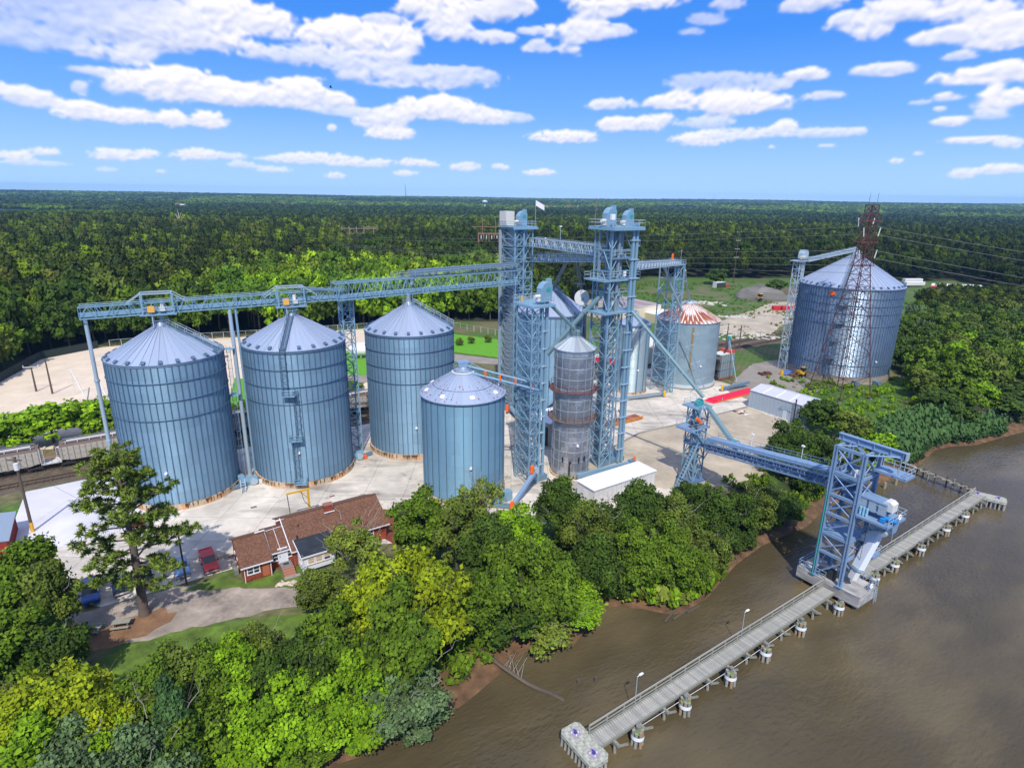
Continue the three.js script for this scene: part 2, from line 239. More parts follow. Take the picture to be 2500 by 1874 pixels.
{
  const S = 1024, yardTex = tex(S, S, (x, y) => {
    const a = fbm(x / 90, y / 90, 5), b = fbm(x / 14 + 50, y / 14, 3), st = sstep(0.58, 0.75, fbm(x / 160 + 7, y / 40, 4));
    let k = 0.80 + (a - 0.5) * 0.26 + (b - 0.5) * 0.10 - st * 0.12 + (hash2(x, y) - 0.5) * 0.02;
    for (const [cx, cy, r0] of [[300, 330, 120], [300, 330, 132], [300, 330, 150], [300, 330, 161], [640, 500, 240], [640, 500, 252]]) { const d = Math.abs(Math.hypot(x - cx, y - cy) - r0 - (vnoise(x / 40, y / 40) - 0.5) * 6); if (d < 3) k -= 0.05 * (1 - d / 3); }
    if (x % 96 < 2 || y % 96 < 2) k -= 0.10; const sp = sstep(0.70, 0.8, fbm(x / 22 + 90, y / 22, 4)); k -= sp * 0.10; const ru = Math.abs((x * 0.55 + y * 0.83 + (vnoise(x / 90, y / 90) - 0.5) * 40) % 170 - 85); if (ru < 9 && ru > 4) k -= 0.035;
    return [k * 1.0, k * 0.955, k * 0.89];
  });
  const yard = mat(1, 1, 1, 0.85, 0, { map: yardTex });
  sheet('concrete_yard', [[-69, -70.5], [-60, -64.5], [-49.4, -61.6], [-35.9, -70.6], [-30, -74], [-15, -77], [2, -81.5], [15, -86], [27, -92], [30, -98], [60, -118], [66, -125], [66, -142], [60, -158], [52, -170], along(-72, -97.2, 145, 0), along(-72, -97.2, 0, 0), [-81, -90.7]], 0.03, yard, 1 / 72);
  const paleTex = tex(1024, 1024, (x, y) => { const a = wrapNoise(x, y, 1024, 8, 5); let k = 0.87 + (a - 0.5) * 0.2 + (hash2(x, y) - 0.5) * 0.03; const d = Math.hypot(x - 500, y - 800) + (vnoise(x / 60, y / 60) - 0.5) * 8, an = Math.atan2(y - 800, x - 500); for (const r of [110, 122, 140, 152, 185, 198, 214, 246]) if (Math.abs(d - r) < 5) k -= 0.07 * (1 - Math.abs(d - r) / 5) * sstep(-0.2, 0.3, Math.cos(an - 2.6) + 0.2); if (x % 170 < 2 || y % 170 < 2) k -= 0.06; return [k, k * 0.985, k * 0.985]; });
  sheet('new_concrete_slab', [[-69, -70.3], [-52, -83], [-60, -104], along(-72, -97.2, 0, 0), [-81, -90.6]], 0.05, mat(0.86, 0.87, 0.92, 0.8, 0, { map: paleTex }), 1 / 36);
  const dirtTex = (r, g, b, v = 0.3, f = 7) => tex(512, 512, (x, y) => { const a = wrapNoise(x, y, 512, f, 5), c = wrapNoise(x, y, 512, f * 5, 3), k = 1 + (a - 0.5) * v * 2 + (c - 0.5) * v * 0.9 + (hash2(x, y) - 0.5) * 0.1; return [r * k, g * k, b * k]; });
  const gravel = mat(1, 1, 1, 0.95, 0, { map: dirtTex(0.60, 0.55, 0.50, 0.3, 5) }), tan = mat(1, 1, 1, 0.95, 0, { map: dirtTex(0.69, 0.64, 0.56, 0.2, 5) }), ballast = mat(1, 1, 1, 0.98, 0, { map: dirtTex(0.37, 0.33, 0.27, 0.3, 12) }), lot = mat(1, 1, 1, 0.95, 0, { map: dirtTex(0.84, 0.775, 0.69, 0.09) }), asph = mat(1, 1, 1, 0.9, 0, { map: dirtTex(0.56, 0.53, 0.49, 0.12) });
  const lawnT = dirtTex(0.34, 0.43, 0.14, 0.4, 6), lawn = mat(1, 1, 1, 0.95, 0, { map: lawnT }), bright = mat(1, 1, 1, 0.95, 0, { map: dirtTex(0.36, 0.60, 0.10, 0.12, 14) }), apron = mat(1, 1, 1, 0.9, 0, { map: dirtTex(0.48, 0.24, 0.19, 0.15) }), redDirt = mat(1, 1, 1, 0.95, 0, { map: dirtTex(0.52, 0.39, 0.28, 0.25) });
  const strip = (x, z, u0, u1, v0, v1) => [along(x, z, u0, v0), along(x, z, u1, v0), along(x, z, u1, v1), along(x, z, u0, v1)];
  sheet('railway_ballast', strip(-72, -97.2, -75, 235, 0.1, 13.5), 0.016, ballast, 1 / 9);
  sheet('red_dirt_verge', strip(-72, -97.2, -60, 22, 13.2, 15.4), 0.024, redDirt, 1 / 9, 0.6);
  sheet('gravel_lot', [[-119, -92], [-136, -150], [-144, -176], [-133, -190], [-115, -200], [-95, -208], [-51, -226], [-30, -226], [-28, -212], [-32, -160], [-48, -132], [-82, -111], [-97, -106]], 0.02, lot, 1 / 24, 0.8);
  sheet('back_road', [[-60, -140], [-44, -150], [-18, -178], [2, -174], [22, -182], [22, -190], [-2, -181], [-20, -188], [-48, -158], [-64, -146]], 0.034, asph, 1 / 20);
  sheet('side_lawn', [[-76, -158], [-71, -156], [-60, -134], [-67, -134]], 0.05, bright, 1 / 8, 0.4);
  sheet('middle_lawn', [[-54, -190], [-46, -190], [-40, -162], [-47, -162]], 0.05, bright, 1 / 8, 0.4);
  sheet('shrub_lawn', [[-26, -219], [-1, -207], [4, -192], [-3, -183], [-19, -190]], 0.05, bright, 1 / 8, 0.4);
  sheet('tan_gravel_yard', [[12, -104], [21, -113.5], [27.5, -121], [42, -129.4], [57.5, -139.4], [64, -127], [58, -112], [46, -101], [36, -94.5], [28, -95], [14, -98]], 0.05, tan, 1 / 22, 0.5);
  sheet('asphalt_road', [[57, -152], [64, -165], [74, -180], [84, -186], [84, -164], [84, -155], [76, -148], [68, -143], [62, -141]], 0.055, asph, 1 / 20, 0.5);
  sheet('dirt_road', [[76, -226], [82, -244], [112, -278], [128, -300], [146, -306], [160, -304], [150, -282], [134, -260], [110, -243], [96, -222]], 0.03, tan, 1 / 22, 1.2);
  sheet('gravel_drive', [[-56, -58.4], [-49.4, -61.4], [-43, -65.4], [-40.5, -66.2], [-38.4, -64.6], [-35, -65.9], [-30.3, -65.6], [-25, -66.3], [-24, -63.1], [-29.8, -61], [-35.6, -58.6], [-40.6, -56.2], [-46, -54.4]], 0.022, gravel, 1 / 9, 0.5);
  sheet('front_lawn', [[-45.5, -50.5], [-41.5, -56], [-35.4, -58.4], [-27.1, -60.5], [-22, -61.5], [-21, -54], [-33, -50], [-42, -48.4]], 0.018, lawn, 1 / 7, 0.6);
  sheet('house_lawn', [[-41.3, -65], [-37.6, -68.4], [-34.6, -67.2], [-31, -69], [-27.5, -68], [-26.5, -66.6], [-31, -66], [-36, -65.6]], 0.03, lawn, 1 / 7, 0.4);
  sheet('pine_needle_ground', [[-49, -55.5], [-46, -58.6], [-42.5, -61.6], [-39.6, -60.6], [-40.5, -57.6], [-43, -55], [-47, -53]], 0.034, redDirt, 1 / 6, 0.9);
  sheet('brick_red_apron', [[-20.5, -86.5], [-17, -86], [-13.5, -80.7], [-15.6, -75.5], [-20, -79]], 0.05, apron, 1 / 6);
  // kerb between the loading road and the tan yard
  const K = [[19, -111.2], [27.5, -120.9], [42, -129.3], [57.4, -139.2]];
  struct('road_kerb', K.slice(1).map((b, i) => beam(V3(K[i][0], 0.1, K[i][1]), V3(b[0], 0.1, b[1]), 0.35, 0.3)), M.conc);
  // two railway tracks
  for (const v of [3.2, 8.6]) {
    const L = [], T = [];
    for (const s of [-0.72, 0.72]) { const a = along(-72, -97.2, -75, v + s), b = along(-72, -97.2, 235, v + s); L.push(beam(V3(a[0], 0.22, a[1]), V3(b[0], 0.22, b[1]), 0.09, 0.16)); }
    for (let u = -75; u < 235; u += 1.2) { const p = along(-72, -97.2, u, v); T.push(box(0.24, 0.12, 2.5, p[0], 0.08, p[1], TH)); }
    const t = thing('railway_track', v < 4 ? 'empty rusty railway track beside the concrete yard' : 'railway track carrying the row of grey hopper wagons', 'track', 0, 0, 0);
    part(t, 'rails', L, M.rail); stuff(t, 'sleepers', T, M.woodD);
  }
}
// ---------------------------------------------------------------- shared building pieces
function railGeo(pts, h = 1.05, step = 1.6, r = 0.032, closed = false) {
  const L = [], P = closed ? [...pts, pts[0]] : pts;
  for (let i = 0; i < P.length - 1; i++) {
    const a = P[i], b = P[i + 1], n = Math.max(1, Math.round(a.distanceTo(b) / step));
    for (const f of [1, 0.55]) L.push(rod(a.clone().setY(a.y + h * f), b.clone().setY(b.y + h * f), r, 4));
    for (let k = 0; k <= n; k++) { const p = a.clone().lerp(b, k / n); L.push(rod(p, p.clone().setY(p.y + h), r, 4)); }
  }
  return L;
}
function ladderGeo(a, b, side, w = 0.55, cage = null) {   // rails and rungs; cage = outward direction for hoops
  const L = [], s = side.clone().multiplyScalar(w / 2), n = Math.round(a.distanceTo(b) / 0.34);
  for (const k of [-1, 1]) L.push(beam(a.clone().addScaledVector(s, k), b.clone().addScaledVector(s, k), 0.07, 0.07));
  for (let i = 1; i < n; i++) { const p = a.clone().lerp(b, i / n); L.push(beam(p.clone().sub(s), p.clone().add(s), 0.04, 0.04)); }
  if (cage) for (let i = 0; i <= a.distanceTo(b) / 1.4; i++) { const p = a.clone().lerp(b, Math.min(1, (i * 1.4 + 0.3) / a.distanceTo(b))), q = [-1, -0.7, 0, 0.7, 1].map((t) => p.clone().addScaledVector(s, t * 1.25).addScaledVector(cage, 0.75 * Math.sqrt(Math.max(0, 1 - t * t)))); for (let k = 0; k < 4; k++) L.push(rod(q[k], q[k + 1], 0.03, 4)); }
  return L;
}
// four legs with crossed bracing; the corner of local 0,0 is the one nearest the camera; +x along the works, -z away from the river
function lattice(o, { x0 = 0, z0 = 0, su, sv, y0 = 0, y1, n, w = 0.26, br = 0.07, style = 'x', m = M.steel, bm = m, hor = 1 }) {
  const C = [[x0, z0], [x0 + su, z0], [x0 + su, z0 - sv], [x0, z0 - sv]];
  for (const [x, z] of C) part(o, 'leg', box(w, y1 - y0, w, x, (y0 + y1) / 2, z), m);
  const B = [];
  for (let i = 0; i < 4; i++) {
    const [ax, az] = C[i], [bx, bz] = C[(i + 1) % 4];
    for (let k = 0; k < n; k++) {
      const ya = lerp(y0, y1, k / n), yb = lerp(y0, y1, (k + 1) / n), mx = (ax + bx) / 2, mz = (az + bz) / 2;
      if (k % hor === 0) B.push(beam(V3(ax, yb, az), V3(bx, yb, bz), br * 1.3, br * 1.6));
      if (style === 'x') { B.push(rod(V3(ax, ya, az), V3(bx, yb, bz), br * 0.7, 4), rod(V3(bx, ya, bz), V3(ax, yb, az), br * 0.7, 4)); }
      else if (style === 'z') { const f = (k + i) % 2; B.push(rod(V3(f ? ax : bx, ya, f ? az : bz), V3(f ? bx : ax, yb, f ? bz : az), br * 0.8, 4)); }
      else { B.push(rod(V3(ax, ya, az), V3(mx, yb, mz), br * 0.8, 4), rod(V3(bx, ya, bz), V3(mx, yb, mz), br * 0.8, 4)); }
    }
  }
  stuff(o, 'bracing', B, bm);
}
function deck(o, x0, x1, z0, z1, y, m = M.steel, rail = true, t = 0.28) {   // platform with railing
  part(o, 'platform', box(x1 - x0, t, z1 - z0, (x0 + x1) / 2, y - t / 2, (z0 + z1) / 2), m);
  if (rail) part(o, 'railing', railGeo([V3(x0, y, z0), V3(x1, y, z0), V3(x1, y, z1), V3(x0, y, z1)], 1.05, 1.5, 0.035, true), M.steelL);
}
// an open truss bridge with a covered conveyor inside, from a to b (its lower chord line)
function truss(name, label, a, b, { w = 1.8, h = 1.9, step = 2.1, m = M.steel, cover = M.steel, chord = 0.13, br = 0.05, rail = true, group, walk = true, ch = 0.6, cy = 0.55 } = {}) {
  const d = b.clone().sub(a), L = Math.hypot(d.x, d.z), yaw = Math.atan2(-d.z, d.x), t = thing(name, label, 'conveyor', a.x, a.y, a.z, yaw, group);
  const Y = (x) => d.y * x / L, P = (x, y, z) => V3(x, y + Y(x), z), n = Math.round(L / step), B = [];
  for (const z of [-w / 2, w / 2]) for (const y of [0, h]) part(t, 'chord', beam(P(0, y, z), P(L, y, z), chord, chord * 1.25), m);
  for (let i = 0; i <= n; i++) {
    const x = L * i / n, x2 = L * (i + 1) / n;
    for (const z of [-w / 2, w / 2]) {
      B.push(beam(P(x, 0, z), P(x, h, z), br * 1.2, br * 1.2));
      if (i < n) { const f = i % 2; B.push(rod(P(x, f ? h : 0, z), P((x + x2) / 2, f ? 0 : h, z), br, 4), rod(P((x + x2) / 2, f ? 0 : h, z), P(x2, f ? h : 0, z), br, 4)); }
    }
    B.push(beam(P(x, 0, -w / 2), P(x, 0, w / 2), br * 1.4, br * 1.4)); B.push(beam(P(x, h, -w / 2), P(x, h, w / 2), br * 1.2, br * 1.2));
    if (i < n) B.push(rod(P(x, 0, -w / 2), P(x2, 0, w / 2), br * 0.8, 4));
  }
  stuff(t, 'bracing', B, m);
  part(t, 'belt_housing', beam(P(0, cy, w * 0.18), P(L, cy, w * 0.18), w * 0.42, ch), cover);
  if (walk) part(t, 'walkway', beam(P(0, 0.1, -w * 0.28), P(L, 0.1, -w * 0.28), w * 0.36, 0.07), M.steelD);
  if (rail) part(t, 'railing', railGeo([P(0, h - 1.0, -w / 2 - 0.05), P(L, h - 1.0, -w / 2 - 0.05)], 1.25, 2.2, 0.03), M.steelL);
  return t;
}
function spout(name, label, pts, r, m = M.spout, stays = 0, cat = 'spout') {
  const c = pts[0], t = thing(name, label, cat, c.x, c.y, c.z), q = pts.map((p) => p.clone().sub(c));
  for (let i = 0; i < q.length - 1; i++) part(t, 'pipe', rod(q[i], q[i + 1], r, 10), m);
  const a = q[0], b = q[q.length - 1], dir = b.clone().sub(a).normalize();
  for (let i = 1; i < q.length - 1; i++) part(t, 'joint', rod(q[i].clone().addScaledVector(dir, -0.25), q[i].clone().addScaledVector(dir, 0.25), r * 1.35, 10), m);
  if (stays) { const side = V3(0, 1, 0).cross(dir).normalize(), up = dir.clone().cross(side).normalize(), B = []; for (let k = 1; k <= stays; k++) { const p = a.clone().lerp(b, k / (stays + 0.6)); const s = [side, up, side.clone().negate(), up.clone().negate()].map((v) => p.clone().addScaledVector(v, 1.25)); B.push(rod(s[0], s[2], 0.06, 4), rod(s[1], s[3], 0.06, 4)); } part(t, 'stay_arm', B, M.steelL); const q4 = [side, up, side.clone().negate(), up.clone().negate()]; part(t, 'stay_cable', q4.map((v) => [0, ...Array.from({ length: stays }, (_, k) => (k + 1) / (stays + 0.6)), 1].map((f, i, A) => a.clone().lerp(b, f).addScaledVector(v, i === 0 || i === A.length - 1 ? r : 1.25))).flatMap((p) => p.slice(1).map((e, i) => rod(p[i], e, 0.018, 3))), M.steel); }
  return t;
}
// ---------------------------------------------------------------- grain bins
function arcSheet(r, y0, y1, a0, a1, seg) {
  const g = new THREE.CylinderGeometry(r, r, y1 - y0, seg, 1, true, a0, a1 - a0); g.translate(0, (y0 + y1) / 2, 0);
  const uv = g.attributes.uv; for (let i = 0; i < uv.count; i++) uv.setXY(i, uv.getX(i) * (a1 - a0) * r, uv.getY(i) * (y1 - y0)); return g;
}
function roofPanel(r0, r1, y0, y1, a, rib) {     // one roof sector with a raised seam on one edge
  const p = (r, y, an) => [Math.sin(an) * r, y, Math.cos(an) * r], g = quadGeo(p(r0, y0, -a / 2), p(r0, y0, a / 2), p(r1, y1, a / 2), p(r1, y1, -a / 2)), q = quadGeo(p(r1, y1 - 0.06, -a / 2), p(r1, y1 - 0.06, a / 2), p(r0, y0 - 0.06, a / 2), p(r0, y0 - 0.06, -a / 2));
  return join([g, q, beam(V3(...p(r0, y0 + rib * 0.4, a / 2)), V3(...p(r1 + 0.1, y1 + rib * 0.4, a / 2)), rib * 0.7, rib)]);
}
function makeBin(o) {
  const t = thing(o.name ?? 'grain_bin', o.label, 'grain bin', o.x, 0, o.z, 0, o.group), f = o.found ?? 0.9, r = o.r, rnd = rng(o.seed ?? 5);
  part(t, 'foundation', cyl(r + 0.28, r + 0.28, f, 0, 0, 0, 56), o.foundMat ?? FOUND);
  const nr = Math.round((o.eave - f) / o.ringH), ns = o.sheets, sa = TAU / ns, dy = (o.eave - f) / nr, tones = o.tones ?? sheetTone;
  const gA = arcSheet(r, 0, dy, 0, sa, 3), gB = arcSheet(r - 0.012, 0, dy, 0, sa, 3);
  for (let k = 0; k < nr; k++) for (let i = 0; i < ns; i++) { const s = part(t, 'wall_sheet', (i + k) % 2 ? gA : gB, tones[o.ringTone ? o.ringTone(k, nr, rnd) : Math.floor(rnd() * tones.length)]); s.position.y = f + k * dy; s.rotation.y = (i + (k % 2) * 0.5) * sa; }
  if (o.stiff) { const g = box(o.stiffW ?? 0.13, o.eave - f, 0.09, 0, (o.eave + f) / 2, r + 0.05); for (let i = 0; i < o.stiff; i++) { const s = part(t, 'stiffener', g, o.stiffMat ?? M.stiff); s.rotation.y = (i + 0.4) * TAU / o.stiff; } }
  for (const y of o.rings ?? []) { const g = new THREE.TorusGeometry(r + 0.13, o.ringR ?? 0.07, 5, 72); g.rotateX(Math.PI / 2); g.translate(0, y, 0); part(t, 'wind_ring', g, M.ring); }
  const er = r + (o.over ?? 0.12), n = o.roofN, gP = roofPanel(er, o.capR, o.eave + 0.02, o.apex, TAU / n, o.rib ?? 0.09), rm = o.roofMats ?? M.roof;
  const roof = part(t, 'roof', cyl(er - 0.02, er - 0.02, 0.16, 0, o.eave - 0.1, 0, 56), M.rib);
  for (let i = 0; i < n; i++) { const s = part(roof, 'roof_panel', gP, rm[Math.floor(rnd() * rm.length)]); s.rotation.y = i * TAU / n; }
  for (let i = 0; i < (o.vents ?? 0); i++) { const a = (i + 0.5) * TAU / o.vents, rr = r - 0.55, yy = lerp(o.eave, o.apex, 0.55 / (r - o.capR)); const v = part(roof, 'roof_vent', [box(0.42, 0.3, 0.55, 0, 0.17, 0), box(0.55, 0.05, 0.66, 0, 0.34, 0.05)], M.vent); v.position.set(Math.sin(a) * rr, yy, Math.cos(a) * rr); v.rotation.y = a; v.rotation.order = 'YXZ'; v.rotation.x = Math.atan2(o.apex - o.eave, r - o.capR); }
  if (o.cap !== false) {
    part(roof, 'roof_cap', [cyl(o.capR + 0.12, o.capR + 0.1, 0.28, 0, o.apex - 0.1, 0, 24), cyl(o.capR * 0.75, o.capR * 0.45, 0.5, 0, o.apex + 0.18, 0, 20)], M.roof[0]);
    const R = o.capR + 0.25, pts = Array.from({ length: 8 }, (_, i) => V3(Math.sin(i * TAU / 8) * R, o.apex + 0.1, Math.cos(i * TAU / 8) * R)); part(roof, 'cap_railing', railGeo(pts, 0.95, 1, 0.03, true), M.steelL);
  }
  if (o.stair !== undefined) {                     // roof stair with handrails
    const a = o.stair, S = (rr, y, s) => V3(Math.sin(a) * rr + Math.cos(a) * s, y, Math.cos(a) * rr - Math.sin(a) * s), y1 = o.apex + 0.2, y0 = o.eave + 0.25;
    const st = []; for (const s of [-0.4, 0.4]) st.push(beam(S(er, y0, s), S(o.capR, y1, s), 0.08, 0.2)); for (let i = 0; i < 26; i++) { const f2 = (i + 0.5) / 26; st.push(beam(S(lerp(er, o.capR, f2), lerp(y0, y1, f2), -0.4), S(lerp(er, o.capR, f2), lerp(y0, y1, f2), 0.4), 0.2, 0.05)); }
    part(roof, 'roof_stair', st, M.steelD);
    part(roof, 'stair_railing', [-0.45, 0.45].flatMap((s) => railGeo([S(er, y0, s), S(o.capR, y1, s)], 1.0, 1.5, 0.035)), M.steelL);
  }
  if (o.ladder !== undefined) {                    // caged wall ladder in offset flights with landings
    const fl = o.flights ?? 3, a0 = o.ladder;
    for (let k = 0; k < fl; k++) {
      const a = a0 + (k % 2 ? 0.13 : 0) + (o.drift ?? 0) * k, out = V3(Math.sin(a), 0, Math.cos(a)), side = V3(Math.cos(a), 0, -Math.sin(a)), yb = lerp(o.eave + 0.6, f, (k + 1) / fl), yt = lerp(o.eave + 0.6, f, k / fl) + (k ? 0.9 : 0.3), p = out.clone().multiplyScalar(r + 0.35);
      part(t, 'ladder', ladderGeo(p.clone().setY(yb), p.clone().setY(yt), side, 0.8, out), M.stiff);
      if (k < fl - 1 || o.topDeck) { const q = out.clone().multiplyScalar(r + 0.6).addScaledVector(side, k % 2 ? -0.5 : 0.5), pl = part(t, 'landing', [box(2, 0.1, 1.0, 0, 0, 0), ...railGeo([V3(-1, 0, -0.4), V3(-1, 0, 0.5), V3(1, 0, 0.5), V3(1, 0, -0.4)], 1, 1.2, 0.04)], M.steel); pl.position.set(q.x, yb, q.z); pl.rotation.y = a; }
    }
  }
  part(t, 'hatch', cyl(0.22, 0.22, 0.35, 0, 0, 0, 10).rotateX(Math.PI / 2).translate(Math.sin(0.25) * r, 6.5, Math.cos(0.25) * r), M.white);
  return t;
}
const FOUND = mat(1, 1, 1, 0.9, 0, { map: rep(tex(512, 64, (x, y) => { const s = sstep(0.5, 0.62, vnoise(x / 5, 3)) * sstep(0.15, 0.75, y / 64 + (vnoise(x / 3, 9) - 0.5) * 0.7), n = 0.76 + (fbm(x / 9, y / 9, 3) - 0.5) * 0.22, rs = sstep(0.68, 0.8, vnoise(x / 22, 41)) * 0.35; return [lerp(n, 0.22, s * 0.8) + rs * 0.1, lerp(n * 0.88, 0.17, s * 0.8) - rs * 0.15, lerp(n * 0.74, 0.12, s * 0.8) - rs * 0.3]; }), 3, 1) });
const bigBin = { r: 8.4, eave: 24.0, apex: 28.3, capR: 1.0, ringH: 2.1, sheets: 19, stiff: 57, rings: [23.7, 20.9, 18.0, 15.1], roofN: 40, vents: 22, found: 1.0, group: undefined };
makeBin({ ...bigBin, eave: 23.5, apex: 28.0, x: -55.5, z: -93.3, seed: 3, label: 'leftmost tall galvanized grain bin, roof stair on its right slope', stair: 1.75 });
makeBin({ ...bigBin, x: -37.8, z: -101.8, seed: 4, label: 'tall galvanized grain bin with a caged ladder down its front, second from left', ladder: 0.12, flights: 3, drift: 0.03, topDeck: true, stair: 0.12 });
makeBin({ ...bigBin, x: -19.9, z: -114.0, seed: 6, label: 'third tall galvanized grain bin from left, behind the bin with red spotted roof', stair: 1.65, found: 1.1 });
{   // front bin with the spotted roof
  const spot = makeBin({ r: 6.84, eave: 17.3, apex: 20.9, capR: 1.35, ringH: 2.05, sheets: 14, stiff: 30, stiffW: 0.09, roofN: 46, rib: 0.06, over: 0.32, x: -8.1, z: -95.2, seed: 9, label: 'shorter galvanized grain bin in front, its roof dotted with red rust spots and white lids', tones: [1.0, 1.03, 0.98].map((k) => mat(0.2 * k, 0.385 * k, 0.52 * k, 0.55, 0.35, { normalMap: corrN })), found: 0.5, stair: 1.9 });
  const R = rng(31), D = [], slope = (r) => lerp(17.32, 20.9, (7.16 - r) / (7.16 - 1.35)), tilt = Math.atan2(3.58, 5.81);
  const disc = (a, r, rad, h) => { const g = new THREE.CylinderGeometry(rad, rad, h, 10); g.rotateX(tilt); g.rotateY(a); g.translate(Math.sin(a) * r, slope(r) + 0.05, Math.cos(a) * r); return g; };
  for (let i = 0; i < 46; i++) { const d = R(); for (let k = 0; k < 9; k++) { const r = 3.1 + k * 0.46; if (R() < (d < 0.45 ? 0.7 : 0.22) * sstep(2.6, 4.6, r)) D.push(disc((i + 0.5 + (R() - 0.5) * 0.25) * TAU / 46, r, 0.075 + R() * 0.07, 0.035)); } }
  const roof = spot.children.find((c) => c.name === 'roof');
  stuff(roof, 'rust_spots', D, M.rust);
  for (let i = 0; i < 8; i++) part(roof, 'roof_lid', [disc(i * TAU / 8 + 0.32, 6.1, 0.42, 0.34)], M.white);
  const ring = new THREE.TorusGeometry(4.9, 0.035, 4, 60); ring.rotateX(Math.PI / 2); ring.translate(0, slope(4.9) + 0.07, 0); part(roof, 'roof_wire_ring', ring, M.stiff);
  const col = new THREE.TorusGeometry(1.75, 0.16, 6, 40); col.rotateX(Math.PI / 2); col.scale(1, 0.6, 1); col.translate(0, slope(1.75) + 0.08, 0); part(roof, 'roof_collar', col, M.offwhite);
}
makeBin({ r: 7.6, eave: 24.6, apex: 29.0, capR: 1.2, ringH: 2.1, sheets: 17, stiff: 44, rings: [24.3, 18], roofN: 30, x: 8.5, z: -131, seed: 12, found: 0.8, label: 'grain bin standing behind the middle elevator towers, dark ladder on its roof', ladder: 0.75, flights: 4, stair: 0.62 });
makeBin({ r: 4.1, eave: 17.9, apex: 20.0, capR: 0.7, ringH: 2.2, sheets: 10, stiff: 12, stiffW: 0.3, roofN: 28, x: 31.1, z: -152.2, seed: 13, found: 0.5, label: 'narrow pale bin with wide blue stripes right of the tallest tower', stiffMat: mat(0.12, 0.26, 0.35, 0.5, 0.4), tones: [1, 1.06, 0.95].map((k) => mat(0.42 * k, 0.52 * k, 0.56 * k, 0.42, 0.5, { normalMap: corrN })), rings: [17.6] });
{
  const rustRoof = [3, 5, 8].map((s) => mat(1, 1, 1, 0.8, 0.1, { map: tex(64, 128, (x, y) => { const k = sstep(0.44, 0.6, fbm(x / 14 + s * 9, y / 34 + s, 4) + (y < 70 ? 0.03 : -0.08)), n = (hash2(x, y + s) - 0.5) * 0.06, st = x % 16 < 3 ? -0.1 : 0; return [lerp(0.86, 0.60, k) + n + st, lerp(0.82, 0.33, k) + n + st, lerp(0.80, 0.22, k) + n + st]; }) }));
  const b = makeBin({ r: 8.26, eave: 17.7, apex: 21.8, capR: 1.3, ringH: 1.35, sheets: 22, roofN: 34, rib: 0.07, over: 0.2, x: 47.45, z: -161, seed: 17, found: 0.4, cap: false, roofMats: rustRoof, label: 'smooth blue grey silo with a white and orange rusted cone roof', foundMat: M.concGrey, tones: [1, 0.93, 1.06, 0.98].map((k) => mat(0.27 * k, 0.37 * k, 0.42 * k, 0.6, 0.3)) });
  const roof = b.children.find((c) => c.name === 'roof'), dome = new THREE.SphereGeometry(1.5, 20, 8, 0, TAU, 0, Math.PI / 2); dome.scale(1, 0.5, 1); dome.translate(0, 21.75, 0); part(roof, 'roof_dome', dome, M.steelL);
  part(roof, 'cap_railing', railGeo(Array.from({ length: 8 }, (_, i) => V3(Math.sin(i * TAU / 8) * 2, 21.4, Math.cos(i * TAU / 8) * 2)), 1, 1.4, 0.03, true), M.steelL);
  const band = cyl(8.42, 8.42, 0.8, 0, 0.4, 0, 60); part(b, 'base_band', band, mat(0.6, 0.64, 0.66, 0.5, 0.3));
  const st = arcSheet(8.285, 5, 16.9, -0.16, -0.06, 3); part(b, 'rust_streak', st, mat(1, 1, 1, 0.85, 0, { map: rep(tex(32, 128, (x, y) => { const k = clamp01(0.5 + fbm(x / 5, y / 30, 3) * 0.8 - Math.abs(x - 16) / 20); return [lerp(0.5, 0.52, k), lerp(0.58, 0.43, k), lerp(0.6, 0.28, k)]; }), 1 / 0.83, 1 / 11.9) }));
  const em = new THREE.TorusGeometry(0.55, 0.07, 4, 20); em.scale(1.2, 0.55, 0.3); em.rotateY(-0.1); em.translate(Math.sin(-0.02) * 8.36, 15.2, Math.cos(-0.02) * 8.36); part(b, 'emblem', em, M.offwhite);
}
{
  const b8 = makeBin({ r: 13.5, eave: 26.1, apex: 34.0, capR: 1.2, ringH: 2.5, sheets: 26, stiff: 96, stiffW: 0.16, rings: [25.8, 23.6, 21.6, 19.4, 16.2, 5.2], roofN: 60, vents: 40, rib: 0.1, x: 96.3, z: -173.2, seed: 21, found: 2.0, label: 'largest grain bin far right behind the rusty pylon, bright streak of sun on its wall', ladder: -0.62, flights: 5, drift: -0.035, stair: -0.62, foundMat: mat(0.62, 0.52, 0.42, 0.9, 0, { map: GRAIN }), tones: [0.95, 1, 1.05].map((k) => mat(0.34 * k, 0.44 * k, 0.57 * k, 0.36, 0.75, { normalMap: corrN })) });
  const d = cyl(0.8, 0.8, 0.1, 0, 0, 0, 20).rotateX(Math.PI / 2); d.scale(1, 0.75, 1); const e = part(b8, 'round_sign', d, M.orange); e.position.set(Math.sin(-0.8) * 13.65, 24.6, Math.cos(-0.8) * 13.65); e.rotation.y = -0.8;
  for (const a of [-0.12, 0.3]) { const fan = part(b8, 'aeration_fan', [box(1.6, 1.2, 1.2, 0, 0.7, 0.4), cyl(0.65, 0.65, 0.5, 0, 0, 0, 14).rotateX(Math.PI / 2).translate(0, 0.8, 1.1)], M.steelD); fan.position.set(Math.sin(a) * 13.9, 0, Math.cos(a) * 13.9); fan.rotation.y = a; }
}
